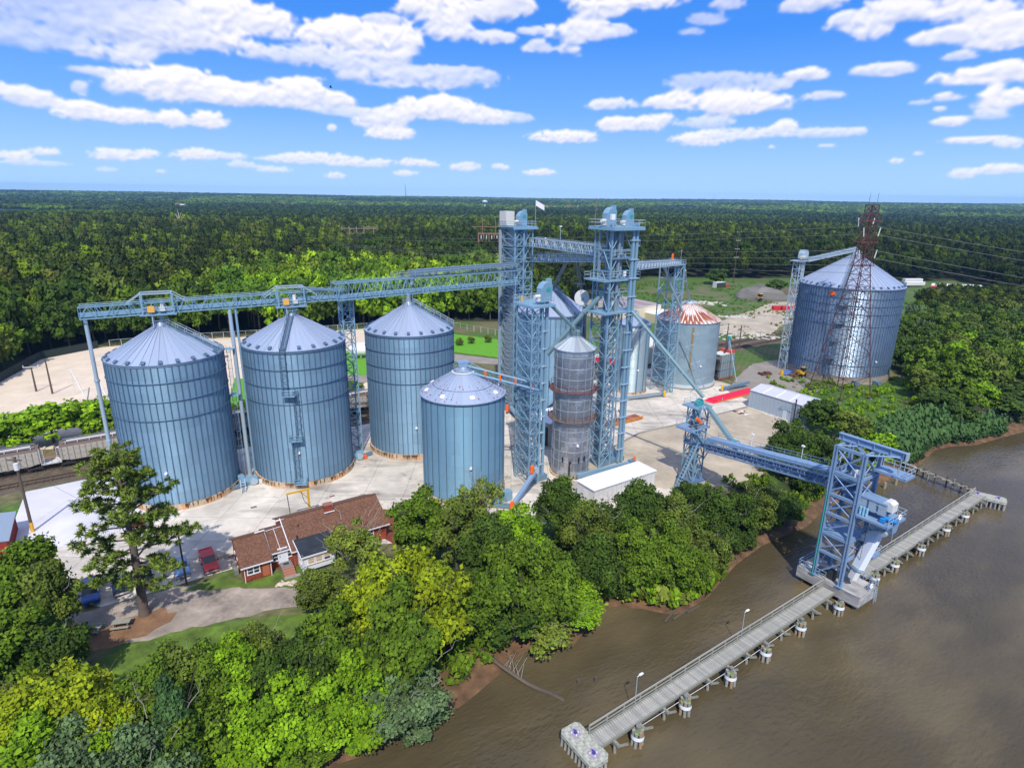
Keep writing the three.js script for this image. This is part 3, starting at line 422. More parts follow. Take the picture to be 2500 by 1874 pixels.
{   // dented metal tower dryer
  const toneD = [0.36, 0.43, 0.5, 0.6, 0.72].map((k) => mat(k, k, k * 1.05, 0.34, 0.85, { bumpMap: GRAIN, bumpScale: 0.08 }));
  const t = makeBin({ name: 'tower_dryer', r: 3.45, eave: 23.4, apex: 25.4, capR: 0.75, ringH: 0.95, sheets: 15, roofN: 20, rib: 0.07, over: 0.2, x: 10.87, z: -101.8, seed: 41, found: 0.3, label: 'dented dark silver tower dryer with pale cone roof and two rusty ring walkways', tones: toneD, roofMats: [0.55, 0.66, 0.74].map((k) => mat(k * 0.92, k, k * 1.03, 0.35, 0.6)), ringTone: (k, n, r) => (k > n - 2 ? Math.floor(r() * 5) : k > 11 ? Math.floor(r() * 2.2) + 1 : Math.floor(r() * 2.6) + 1) });
  t.userData.category = 'grain dryer';
  for (let y = 1.3; y < 23.3; y += 1.9) { const g = new THREE.TorusGeometry(3.46, 0.035, 4, 48); g.rotateX(Math.PI / 2); g.translate(0, y, 0); part(t, 'ring_seam', g, M.steelL); }
  for (let i = 0; i < 15; i++) { const s = part(t, 'seam', box(0.05, 22.8, 0.05, 0, 11.9, 3.47), M.steelL); s.rotation.y = i * TAU / 15 + 0.1; }
  for (const y of [10.9, 16.2]) {
    const g = new THREE.RingGeometry(3.5, 4.35, 40); g.rotateX(-Math.PI / 2); const edge = new THREE.TorusGeometry(4.32, 0.06, 5, 44); edge.rotateX(Math.PI / 2);
    const w = part(t, 'ring_walkway', [g, cyl(4.3, 4.3, 0.08, 0, -0.1, 0, 40, true), edge], y < 12 ? mat(0.16, 0.12, 0.1, 0.85) : mat(0.15, 0.06, 0.06, 0.85)); w.position.y = y;
    part(w, 'walkway_railing', railGeo(Array.from({ length: 18 }, (_, i) => V3(Math.sin(i * TAU / 18) * 4.3, 0, Math.cos(i * TAU / 18) * 4.3)), 1, 1.5, 0.035, true), M.rustD);
  }
  for (const a of [-0.5, 0.35, 0.7]) { const h = part(t, 'slot_hatch', box(0.28, 1.0, 0.1, 0, 3.6, 3.47), M.black); h.rotation.y = a; }
  part(t, 'top_lantern', [cyl(0.7, 0.7, 0.9, 0, 25.5, 0, 12), ...railGeo(Array.from({ length: 6 }, (_, i) => V3(Math.sin(i * TAU / 6) * 1.1, 25.7, Math.cos(i * TAU / 6) * 1.1)), 1.1, 1, 0.04, true)], M.spout);
  part(t, 'stack_pipe', [cyl(0.13, 0.13, 3.4, -0.5, 0, 3.9, 8), box(0.5, 0.25, 0.3, -0.4, 3.4, 3.9)], M.black);
}
// ---------------------------------------------------------------- elevator towers
function headBox(o, x, y, z, turn, s = 1) {     // bucket elevator head with its round logo plate
  const h = new THREE.Group(); h.name = 'elevator_head'; h.position.set(x, y, z); h.rotation.y = turn; h.scale.setScalar(s); o.add(h);
  const shell = extrude([[-1.1, 0], [1.1, 0], [1.1, 2.5], [0.75, 2.9], [0.1, 3.05], [-0.6, 2.75], [-1.1, 2.1]], 1.1, 0.04); shell.translate(0, 0, -0.55); part(h, 'head_casing', shell, M.steel);
  const plate = new THREE.CylinderGeometry(0.52, 0.52, 0.05, 20); plate.scale(1, 1, 0.72); plate.rotateX(Math.PI / 2); plate.translate(0.3, 1.9, 0.62); part(h, 'logo_plate', plate, M.teal);
  part(h, 'motor', [cyl(0.3, 0.3, 1.0, 0, 0, 0, 12).rotateZ(Math.PI / 2).translate(-1.2, 0.9, 0.2), box(0.5, 0.5, 0.6, -1.5, 0.4, 0.2)], M.offwhite);
  part(h, 'inlet_box', box(0.7, 0.9, 0.7, 0.8, 3.0, 0), M.steel);
}
function legPair(o, x, z, y0, y1, gap = 0.75, m = M.casing, w = 0.42) { for (const k of [-1, 1]) part(o, 'elevator_leg', box(w, y1 - y0, w * 0.8, x + k * gap / 2, (y0 + y1) / 2, z), m); }
function motorCover(name, label, x, y, z, ry, h = 1.5) { const t = thing(name, label, 'motor guard', x, y, z, ry, 'orange drive guards'); const g = new THREE.CapsuleGeometry(0.36, h - 0.7, 4, 12); g.scale(1, 1, 0.5); g.translate(0, h / 2, 0); part(t, 'guard_shell', g, M.orange); part(t, 'bracket', box(0.3, 0.5, 0.5, 0, 0.3, -0.3), M.steelD); return t; }
{ // rear tower
  const t = thing('elevator_tower', 'slimmer steel elevator tower with beige box and flag pole on top', 'elevator tower', 0.2, 0, -133, TH);
  lattice(t, { su: 2.3, sv: 5.4, y1: 41.6, n: 20, w: 0.3, br: 0.1 });
  lattice(t, { x0: 2.35, su: 2.3, sv: 4.6, y0: 26.3, y1: 41.6, n: 5, w: 0.22, br: 0.09 });
  part(t, 'casing_wall', box(0.2, 40.5, 3.6, 1.15, 21.3, -2.9), mat(0.34, 0.37, 0.39, 0.55, 0.3)); part(t, 'corner_casing', box(0.55, 41, 0.6, -0.1, 20.8, -5.6), mat(0.42, 0.45, 0.47, 0.55, 0.3));
  part(t, 'casing_wall', box(1.8, 40.5, 0.2, 1.1, 21.3, -4.9), mat(0.30, 0.33, 0.35, 0.55, 0.3));
  legPair(t, 1.4, -0.6, 0, 43, 0.8, M.steelD); legPair(t, 3.1, -1.2, 0, 43, 0.9, M.steel, 0.5);
  for (const y of [28.4, 31.0, 34.6, 38.0]) part(t, 'floor', box(4.9, 0.18, 4.9, 2.3, y, -2.3), M.steelD);
  deck(t, -0.5, 5.4, -5.9, 0.5, 42.2); part(t, 'edge_beam', box(6.5, 0.4, 0.2, 2.4, 41.8, 0.65), M.steel);
  part(t, 'machine_house', box(2.2, 3.0, 2.6, 0.7, 43.8, -4.3), mat(0.62, 0.6, 0.55, 0.6)); headBox(t, 2.6, 42.3, -1.4, 0.1);
  part(t, 'distributor', new THREE.SphereGeometry(1.0, 16, 10).translate(3.2, 39.9, -1.6), M.casing);
  part(t, 'discharge_pipe', [rod(V3(3.2, 39.6, -1.6), V3(4.2, 35.0, -2.6), 0.22, 8)], M.spout);
  part(t, 'ladder', ladderGeo(V3(5.0, 26, -1), V3(5.0, 42, -1), V3(0, 0, 1), 0.6, V3(1, 0, 0)), M.steel);
  part(t, 'boot_pit', box(5, 0.8, 5, 1.8, 0.4, -2.2), M.steelD);
  part(t, 'landing', [box(3.4, 0.2, 1.6, 3.6, 26.4, 0.6), ...railGeo([V3(1.9, 26.5, 1.4), V3(5.3, 26.5, 1.4), V3(5.3, 26.5, 0)], 1.05, 1.2, 0.04)], M.steel);
  const f = thing('flag', 'pale flag flying from a thin pole on the left tower', 'flag', 4.6, 42.2, -136.6, 0);
  part(f, 'flag_pole', cyl(0.05, 0.04, 5.6, 0, 0, 0, 6), M.steelL);
  const g = new THREE.PlaneGeometry(1.9, 1.1, 8, 4), p = g.attributes.position; for (let i = 0; i < p.count; i++) { const x = p.getX(i) + 0.95; p.setXYZ(i, x, p.getY(i) + 4.9 - x * 0.55, Math.sin(x * 4) * 0.12); } g.computeVertexNormals(); part(f, 'cloth', g, mat(0.75, 0.72, 0.75, 0.9));
}
{ // tallest tower
  const t = thing('elevator_tower', 'tallest steel elevator tower in the middle with two round elevator heads on top', 'elevator tower', 16.4, 0, -103.1, TH);
  lattice(t, { su: 4.6, sv: 4.2, y0: 29.2, y1: 43.4, n: 4, w: 0.24, br: 0.1, style: 'k' });
  lattice(t, { su: 2.6, sv: 4.2, y1: 29.2, n: 11, w: 0.28, br: 0.1, style: 'x' });
  lattice(t, { x0: 2.9, z0: -1.2, su: 1.6, sv: 3.2, y1: 29.2, n: 14, w: 0.16, br: 0.07 });
  legPair(t, 4.9, 0.35, 0.4, 44.2, 0.85, M.steel, 0.5); legPair(t, 1.2, -1.1, 0.4, 44, 0.85, M.casing, 0.5); legPair(t, 2.8, -3.6, 0.4, 44, 0.85, M.casing, 0.45);
  const bands = []; for (let y = 3; y < 42; y += 3.2) bands.push(box(1.9, 0.14, 0.75, 4.9, y, 0.35)); bands.forEach((g) => part(t, 'leg_band', g, M.steelL));
  deck(t, -0.8, 6.2, -5.2, 1.2, 43.7); part(t, 'edge_beam', [box(7, 0.36, 0.2, 2.7, 43.3, 1.2), box(0.2, 0.36, 6.4, -0.8, 43.3, -2)], M.steel);
  deck(t, 0.2, 5.9, -4.6, 0.2, 38.6, M.steelD); deck(t, -1.6, 5.6, -4.9, 0.3, 34.9); part(t, 'landing', [box(1.4, 0.2, 2, 6.6, 34.8, -1.2), ...railGeo([V3(5.9, 34.9, -0.2), V3(7.3, 34.9, -0.2), V3(7.3, 34.9, -2.2)], 1.05, 1, 0.04)], M.steel);
  part(t, 'landing', [box(1.2, 0.2, 1.6, 6.2, 40.4, -1), ...railGeo([V3(5.6, 40.5, -0.2), V3(6.8, 40.5, -0.2), V3(6.8, 40.5, -1.8)], 1.05, 1, 0.04)], M.steel);
  deck(t, -1.5, 6.2, -5, 0.6, 29.3, M.steel, false); part(t, 'edge_beam', box(7.8, 0.3, 0.16, 2.35, 29.2, 0.62), M.steel);
  headBox(t, 0.9, 43.7, -2.0, 0.1, 1.0); headBox(t, 4.4, 43.7, -1.2, 0.1, 0.85);
  part(t, 'control_box', box(0.8, 0.9, 0.4, -0.6, 45.3, 0.4), M.white); part(t, 'control_box', box(0.5, 0.9, 0.3, 3.2, 35.8, 0.1), M.white);
  part(t, 'lightning_rod', cyl(0.06, 0.03, 4.6, -0.9, 43.7, -3.5, 6), mat(0.3, 0.2, 0.2, 0.6));
  for (const x of [1.0, 3.4]) part(t, 'inner_pipe', rod(V3(x, 33.8, -1.4), V3(x + 0.6, 43, -1.8), 0.32, 10), M.casing);
  for (const [x, z] of [[0.2, -3.2], [2.0, -0.4], [3.9, -2.8], [3.0, -0.9]]) part(t, 'elevator_leg', box(0.4, 14.5, 0.34, x, 36.4, z), M.casing);
  part(t, 'inner_pipe', [rod(V3(3.4, 34, -2.2), V3(1.6, 30.2, -0.8), 0.25, 8), rod(V3(1.5, 34, -2.2), V3(4, 30, -0.6), 0.2, 8), rod(V3(2.4, 29.2, -1.4), V3(2.4, 22, -1.2), 0.3, 8)], M.spout);
  part(t, 'boot_pit', box(6.2, 0.9, 3.2, 3.4, 0.45, -1.6), M.steelD);
  const dish = new THREE.CylinderGeometry(1.35, 1.35, 0.7, 28); dish.rotateX(Math.PI / 2); const df = thing('dust_fan', 'round white fan housing left of the tallest tower', 'fan', 12.5, 30.9, -109.5, -0.1); part(df, 'fan_housing', dish, M.offwhite); part(df, 'fan_hub', cyl(0.25, 0.25, 0.2, 0, 0, 0, 12).rotateX(Math.PI / 2).translate(0.1, -0.2, 0.3), M.steelD); part(df, 'bracket', [box(2.6, 0.2, 0.8, 1, -1.5, 0), box(0.2, 1.4, 0.3, 0, -0.9, -0.2)], M.steel);
  // low conveyor leaving the tower foot
  const c = thing('drag_conveyor', 'long blue drag conveyor at the foot of the tallest tower, ending in an orange guard', 'conveyor', 11.8, 1.1, -97.4, 0); const b = V3(10.6, 0.3, -5.4); part(c, 'trough', beam(V3(0, 0, 0), b, 0.55, 0.7), M.steel); part(c, 'end_box', box(1.2, 1.1, 0.9, b.x, b.y, b.z, TH), M.steelD);
  part(c, 'support', [0.25, 0.6, 0.95].map((f) => box(0.2, 1.2, 0.2, b.x * f, -0.5, b.z * f)), M.steelD);
  motorCover('drive_guard', 'orange drive guard at the end of the conveyor beside the tallest tower', 22.9, 0.6, -103.0, TH, 2.0);
}
{ // front left tower with the flat blue platform
  const t = thing('elevator_tower', 'shortest elevator tower with a flat blue platform and head, left of the silver dryer', 'elevator tower', 3.1, 0, -95.6, TH);
  lattice(t, { su: 2.0, sv: 4.3, y1: 31.2, n: 13, w: 0.2, br: 0.1 }); lattice(t, { x0: 0.5, z0: -0.6, su: 1.1, sv: 3.2, y0: 2, y1: 30, n: 15, w: 0.12, br: 0.06 });
  legPair(t, 3.1, -0.9, 0, 32, 1.0, M.steel, 0.5); const bands = []; for (let y = 3; y < 31; y += 3) bands.push(box(2.6, 0.13, 0.7, 2.4, y, -0.9)); bands.forEach((g) => part(t, 'leg_band', g, M.steelL));
  part(t, 'platform', box(4.6, 0.3, 5.4, 1.9, 31.5, -2.2), M.steel); part(t, 'edge_beam', [box(4.7, 0.34, 0.16, 1.9, 31.4, 0.55), box(0.16, 0.34, 5.4, -0.45, 31.4, -2.2)], M.steel);
  part(t, 'railing', railGeo([V3(-0.3, 31.65, -0.6), V3(-0.3, 31.65, -4.8), V3(4.1, 31.65, -4.8), V3(4.1, 31.65, 0.2), V3(2.2, 31.65, 0.3)], 1.1, 1.2, 0.04), M.steelL);
  headBox(t, 3.0, 32.0, -0.9, 0.1, 1.05); part(t, 'lamp_post', [cyl(0.04, 0.04, 4, -0.2, 31.6, -4.6, 5), box(0.4, 0.12, 0.2, -0.1, 35.6, -4.6)], M.steelL); part(t, 'valve', cyl(0.2, 0.2, 0.9, 0.8, 31.7, -4.2, 8), M.yellow);
  deck(t, -0.2, 2.6, -4.4, 0.1, 17.2, M.blueD, false); part(t, 'boot_pit', box(2.6, 1.0, 1.4, 3.0, 0.5, -0.9), M.steelD);
  part(t, 'ladder', ladderGeo(V3(0.9, 0.5, 0.35), V3(0.9, 31, 0.35), V3(1, 0, 0), 0.5, V3(0, 0, 1)), M.steel);
}
{ // twin pipes from the front bin to the short tower
  const a = V3(-7.6, 21.3, -95.0), b = V3(4.4, 17.6, -97.2);
  for (const s of [0, 1]) { const t = spout('transfer_pipe', s ? 'lower one of the two blue pipes from the red spotted roof to the towers' : 'upper one of the two blue pipes from the red spotted roof to the towers', [a.clone().add(V3(0, 0.45 - s * 0.75, s * 0.9)), b.clone().add(V3(0, 0.5 - s * 0.75, s * 0.9))], 0.2, M.steel, 0, 'pipe'); if (!s) part(t, 'clamp', [0.27, 0.47, 0.68, 0.9].map((f) => { const p = V3(12, -3.7, -2.2).multiplyScalar(f); return box(0.28, 0.85, 1.3, p.x, p.y - 0.35, p.z + 0.45); }), M.orange); }
  const h = thing('discharge_head', 'blue inlet box on top of the red spotted roof', 'conveyor head', -8.1, 21.2, -95.2, 0.2); part(h, 'hopper', extrude([[-0.9, 1.3], [0.9, 1.3], [0.5, 0], [-0.5, 0]], 1.2, 0.03).translate(0, 0, -0.6), M.blue); part(h, 'neck', cyl(0.9, 0.9, 0.5, 0, -0.4, 0, 16), M.steelL);
}
// ---------------------------------------------------------------- bridges between the towers and over the bins
const LE = V3(-64.8, 29.9, -88.9), MIDC = V3(-30.2, 30.6, -106.6), TOWERC = V3(0.6, 30.2, -132.6);
{
  const c = truss('overhead_conveyor', 'long low conveyor bridge over the two leftmost bins', LE, MIDC, { w: 1.9, h: 1.75, step: 2.2 });
  c.userData.group = undefined; delete c.userData.group;
  for (const [bx, bz, lab] of [[-55.5, -93.3, 'raised frame with an orange motor on the conveyor above the leftmost bin'], [-37.8, -101.8, 'raised frame with an orange motor on the conveyor above the second bin']]) {
    const t = thing('transfer_station', lab, 'conveyor station', bx, 30.0, bz, Math.atan2(17.7, 34.6) + 0.0), L = [];
    for (const z of [-1.2, 1.2]) { for (const x of [-2.1, 2.1]) part(t, 'post', box(0.2, 3.4, 0.2, x, 1.6, z), M.steel); L.push(beam(V3(-2.1, 3.25, z), V3(2.1, 3.25, z), 0.14, 0.2), beam(V3(-2.1, 3.25, z), V3(-4.2, 1.8, z), 0.12, 0.12), beam(V3(2.1, 3.25, z), V3(4.2, 1.8, z), 0.12, 0.12)); }
    for (const x of [-2.1, 2.1]) L.push(beam(V3(x, 3.25, -1.2), V3(x, 3.25, 1.2), 0.14, 0.2)); part(t, 'top_frame', L, M.steelL);
    part(t, 'floor', box(5, 0.2, 2.8, 0, 0, 0), M.steel); part(t, 'motor', box(0.9, 0.9, 0.6, -0.9, 0.9, 1.25), mat(0.8, 0.42, 0.08, 0.5)); part(t, 'gearbox', [box(0.8, 0.6, 0.6, 0.6, 0.8, 0.9), cyl(0.3, 0.3, 0.9, 0.6, 1, 0.3, 10)], M.offwhite);
    part(t, 'railing', railGeo([V3(-2, 0.1, 1.4), V3(2.3, 0.1, 1.4)], 1.1, 1, 0.03), M.steelL); part(t, 'drop_pipe', cyl(0.4, 0.4, 1.6, 0.3, -1.7, 0, 10), M.casing); part(t, 'stand', [-1.2, 1.2].flatMap((z) => [box(0.16, 1.9, 0.16, -0.9, -1.0, z)]), M.steelL);
  }
  const up = thing('inclined_belt', 'dark inclined belt cover rising left along the conveyor to the second bin frame', 'conveyor', -37, 32.9, -102.2, 0); part(up, 'belt_cover', beam(V3(0.5, 0.2, -0.2), V3(6.9, -0.9, -3.6), 0.9, 0.35), M.steelD);
  truss('overhead_conveyor', 'deep conveyor bridge from the third bin to the left tower', V3(-31.4, 30.5, -105.4), TOWERC, { w: 2.1, h: 2.9, step: 2.3, br: 0.06, chord: 0.16 });
  const w2 = thing('upper_belt', 'enclosed dark belt with handrails on top of the deep conveyor bridge', 'conveyor', -18.5, 33.5, -116.1, Math.atan2(16.5, 19.1));
  part(w2, 'belt_cover', [box(25, 0.75, 1.1, 12.4, 0.95, 0.2), box(1.6, 1.3, 1.3, -0.4, 0.6, 0.2)], M.steelD); part(w2, 'railing', railGeo([V3(-5, 0, 1.15), V3(25, 0, 1.15)], 1.0, 2, 0.035), M.steelL); part(w2, 'railing', railGeo([V3(-5, 0, -1.15), V3(25, 0, -1.15)], 1.0, 2, 0.03), M.steelL);
  part(w2, 'chute', [rod(V3(-0.5, 0.6, 0.2), V3(-1.6, -1.5, 0.4), 0.35, 8)], M.casing);
  const dp = thing('drop_pipe', 'short pipe between the deep conveyor bridge and the third bin roof', 'pipe', -19.9, 28.2, -114); part(dp, 'pipe', cyl(0.45, 0.45, 2.4, 0, 0, 0, 12), M.casing); part(dp, 'bracing', [rod(V3(-0.9, 0, 0.5), V3(-0.9, 2.4, 0.5), 0.06), rod(V3(0.9, 0, 0.5), V3(0.9, 2.4, 0.5), 0.06)], M.steel);
  // supports
  const col = thing('support_column', 'slender leaning looking pipe column under the conveyor left end', 'column', -64.3, 0, -89.1); part(col, 'shaft', cyl(0.34, 0.28, 29.9, 0, 0, 0, 10), M.steelL); part(col, 'tie_rod', [8, 24].map((y) => rod(V3(0, y, 0), V3(2.2, y, -0.9), 0.05)), M.steelL); part(col, 'flange', [10, 20].map((y) => cyl(0.42, 0.42, 0.3, 0, y, 0, 10)), M.steelL);
  const c2 = thing('support_column', 'twin pipe column with ladder between the leftmost two bins', 'column', -46.4, 0, -97.6); part(c2, 'shaft', cyl(0.36, 0.3, 30.2, 0, 0, 0, 10), M.steelL); part(c2, 'shaft', cyl(0.2, 0.2, 30, 0.8, 0, -0.4, 8), M.steel); part(c2, 'ladder', ladderGeo(V3(-0.9, 0.3, 0.3), V3(-0.9, 24, 0.3), V3(1, 0, 0), 0.6, V3(0, 0, 1)), M.steel); part(c2, 'landing', [box(1.8, 0.15, 1.4, -0.6, 15.5, 0.5), box(1.6, 0.15, 1.2, -0.6, 23.5, 0.5), ...railGeo([V3(-1.5, 15.6, 1.2), V3(0.3, 15.6, 1.2)], 1, 1, 0.04)], M.steel);
  const tt = thing('support_tower', 'slim lattice tower between the second and third bins', 'tower', -30.9, 0, -108.0, TH); lattice(tt, { su: 2.1, sv: 2.1, y1: 30.3, n: 14, w: 0.18, br: 0.08 }); part(tt, 'cap_frame', box(2.6, 0.5, 2.6, 1.05, 30.3, -1.05), M.steel);
  // machinery at the feet of the bins
  for (const [x, z, lab, s] of [[-45.2, -94.6, 'blue aeration fan and steps between the feet of the leftmost two bins', 1], [-29.6, -105.6, 'blue conveyor boot and grey boxes at the foot of the slim lattice tower', 1.1]]) {
    const t = thing('conveyor_boot', lab, 'machinery', x, 0, z, TH); part(t, 'housing', [box(2.6 * s, 1.3 * s, 1.2, 0, 0.65 * s, 0), box(1.0, 1.7, 1.3, -1.2, 0.85, -0.6)], M.steel); part(t, 'fan_inlet', cyl(0.6, 0.6, 0.4, 0, 0, 0, 16).rotateX(Math.PI / 2).translate(0.6, 0.75, 0.6), M.steelL); part(t, 'trough', beam(V3(-3.2, 0.5, 1.0), V3(3.4, 0.5, -0.4), 0.5, 0.5), M.steelD); part(t, 'motor', box(0.5, 0.7, 0.5, 1.6, 0.5, 0.8), s > 1 ? M.orange : M.offwhite); part(t, 'stair', [beam(V3(-1.6, 1.6, 1), V3(-1.9, 0, 3), 0.08, 0.2), beam(V3(-0.9, 1.6, 1), V3(-1.2, 0, 3), 0.08, 0.2), ...[0.2, 0.4, 0.6, 0.8].map((f) => box(0.7, 0.06, 0.25, lerp(-1.25, -1.55, f), lerp(1.6, 0, f), lerp(1, 3, f)))], M.steelL);
  }
}
{ // bridges between the two tall towers, and on to the lattice tower by the rusted silo
  truss('overhead_conveyor', 'upper bridge between the two tall towers, sloping down to the right, worker on it', V3(4.0, 38.2, -133.4), V3(17.4, 38.4, -107.6), { w: 1.5, h: 1.7, step: 1.5, br: 0.055, m: M.steelL, cover: M.steel, ch: 0.35, cy: 0.4 });
  truss('overhead_conveyor', 'lower bridge between the two tall towers with pale side panels', V3(4.6, 34.8, -134.6), V3(17.6, 37.4, -109), { w: 1.5, h: 1.5, step: 1.5, br: 0.055, m: M.steelL, cover: M.steelL, ch: 0.6, cy: 0.5 });
  truss('overhead_conveyor', 'conveyor bridge from the tallest tower to the lattice tower above the rusted silo', V3(21.6, 36.2, -108.6), V3(40.6, 32.8, -151.2), { w: 1.5, h: 1.2, step: 1.4, br: 0.055, m: M.steelL, cover: M.steelL, ch: 0.6, cy: 0.5 });
  const t = thing('support_tower', 'lattice tower with caged ladder in front of the rusted roof silo', 'tower', 39.4, 0, -148.4, TH); lattice(t, { su: 3.0, sv: 5.0, y1: 32.8, n: 10, w: 0.22, br: 0.1, style: 'z' }); lattice(t, { x0: 1.4, z0: -0.4, su: 1.2, sv: 1.2, y1: 33, n: 16, w: 0.12, br: 0.06 });
  part(t, 'ladder', ladderGeo(V3(3.5, 2, -0.4), V3(3.5, 34, -0.4), V3(0, 0, 1), 0.7, V3(1, 0, 0)), M.steelL); part(t, 'platform', [box(3.6, 0.2, 5.4, 1.5, 33, -2.5), ...railGeo([V3(-0.2, 33.1, 0.2), V3(3.3, 33.1, 0.2), V3(3.3, 33.1, -5.2)], 1.05, 1.4, 0.04)], M.steel); part(t, 'lamp_post', [cyl(0.04, 0.04, 3.4, 2, 33, -0.4, 5), box(0.4, 0.15, 0.25, 2, 36.4, -0.4)], M.steelL);
  motorCover('drive_guard', 'orange red drive guard on the bridge above the rusted silo', 38.6, 34.0, -149.2, TH, 1.7);
  spout('spout', 'pipe from the lattice tower down onto the rusted cone roof', [V3(42.4, 31.6, -150.5), V3(43.4, 28.6, -153), V3(47.3, 22.6, -160.6)], 0.24, M.casing); spout('spout', 'pale bent pipe inside the lattice tower by the rusted silo', [V3(35.2, 33.6, -143), V3(38.2, 28.6, -148), V3(42.4, 21.5, -149.6)], 0.28, M.casing);
  const w = thing('person', 'worker in pale clothes and white helmet standing on the upper bridge', 'person', 6.6, 38.35, -129.4, 0.8);
  const body = new THREE.LatheGeometry([[0.001, 0], [0.15, 0.02], [0.17, 0.4], [0.2, 0.85], [0.2, 1.0], [0.24, 1.3], [0.21, 1.45], [0.09, 1.53], [0.08, 1.6], [0.12, 1.68], [0.12, 1.78], [0.001, 1.84]].map((q) => new THREE.Vector2(q[0], q[1])), 14); body.scale(1, 1, 0.75); part(w, 'body', join([body, rod(V3(0.25, 1.38, 0), V3(0.33, 0.95, 0.18), 0.065, 8, 0.05), rod(V3(-0.25, 1.38, 0), V3(-0.33, 0.95, 0.18), 0.065, 8, 0.05)]), mat(0.6, 0.56, 0.42, 0.9)); const hm = new THREE.SphereGeometry(0.15, 14, 8, 0, TAU, 0, Math.PI / 2); hm.translate(0, 1.74, 0); part(w, 'helmet', hm, M.white);
  // lamp on that bridge
  const lp = thing('lamp_post', 'small lamp post on the upper bridge between the towers', 'lamp post', 9.2, 40.2, -123.2, 0); part(lp, 'post', cyl(0.05, 0.05, 2.6, 0, 0, 0, 5), M.steelL); part(lp, 'lamp_head', box(0.5, 0.18, 0.3, 0, 2.6, 0), M.white);
  // spouts
  spout('spout', 'dark pipe hanging from the lower bridge to the bin behind the towers', [V3(10.6, 36.0, -123), V3(8.6, 29.6, -130.6)], 0.35, mat(0.16, 0.2, 0.2, 0.6, 0.3));
  spout('spout', 'dark pipe with square stay frames hanging from the lower bridge', [V3(12.4, 36.4, -119.6), V3(14.8, 26.4, -124), V3(15.4, 20, -126)], 0.3, mat(0.16, 0.2, 0.2, 0.6, 0.3), 3);
  spout('spout', 'thick inclined pipe crossing behind the dryer roof from the tallest tower', [V3(15.8, 32.6, -104.6), V3(12.8, 29, -106), V3(6.4, 20.6, -107.8)], 0.42, M.spout);
  spout('spout', 'inclined pipe from the short tower platform down to the dryer roof', [V3(6.4, 31.2, -98.0), V3(10.2, 27.2, -101.2), V3(10.8, 26.4, -101.8)], 0.3, M.spout);
  spout('spout', 'long inclined pipe with crossed stay arms from the tallest tower to the dock tower', [V3(20.6, 29.6, -103.4), V3(32.9, 15.8, -98.4)], 0.32, M.spout, 5);
  spout('spout', 'thin pipe with crossed stays down the front of the rusted roof silo', [V3(43.5, 17, -150.4), V3(50.2, 1.2, -150)], 0.12, M.steel, 3);
}
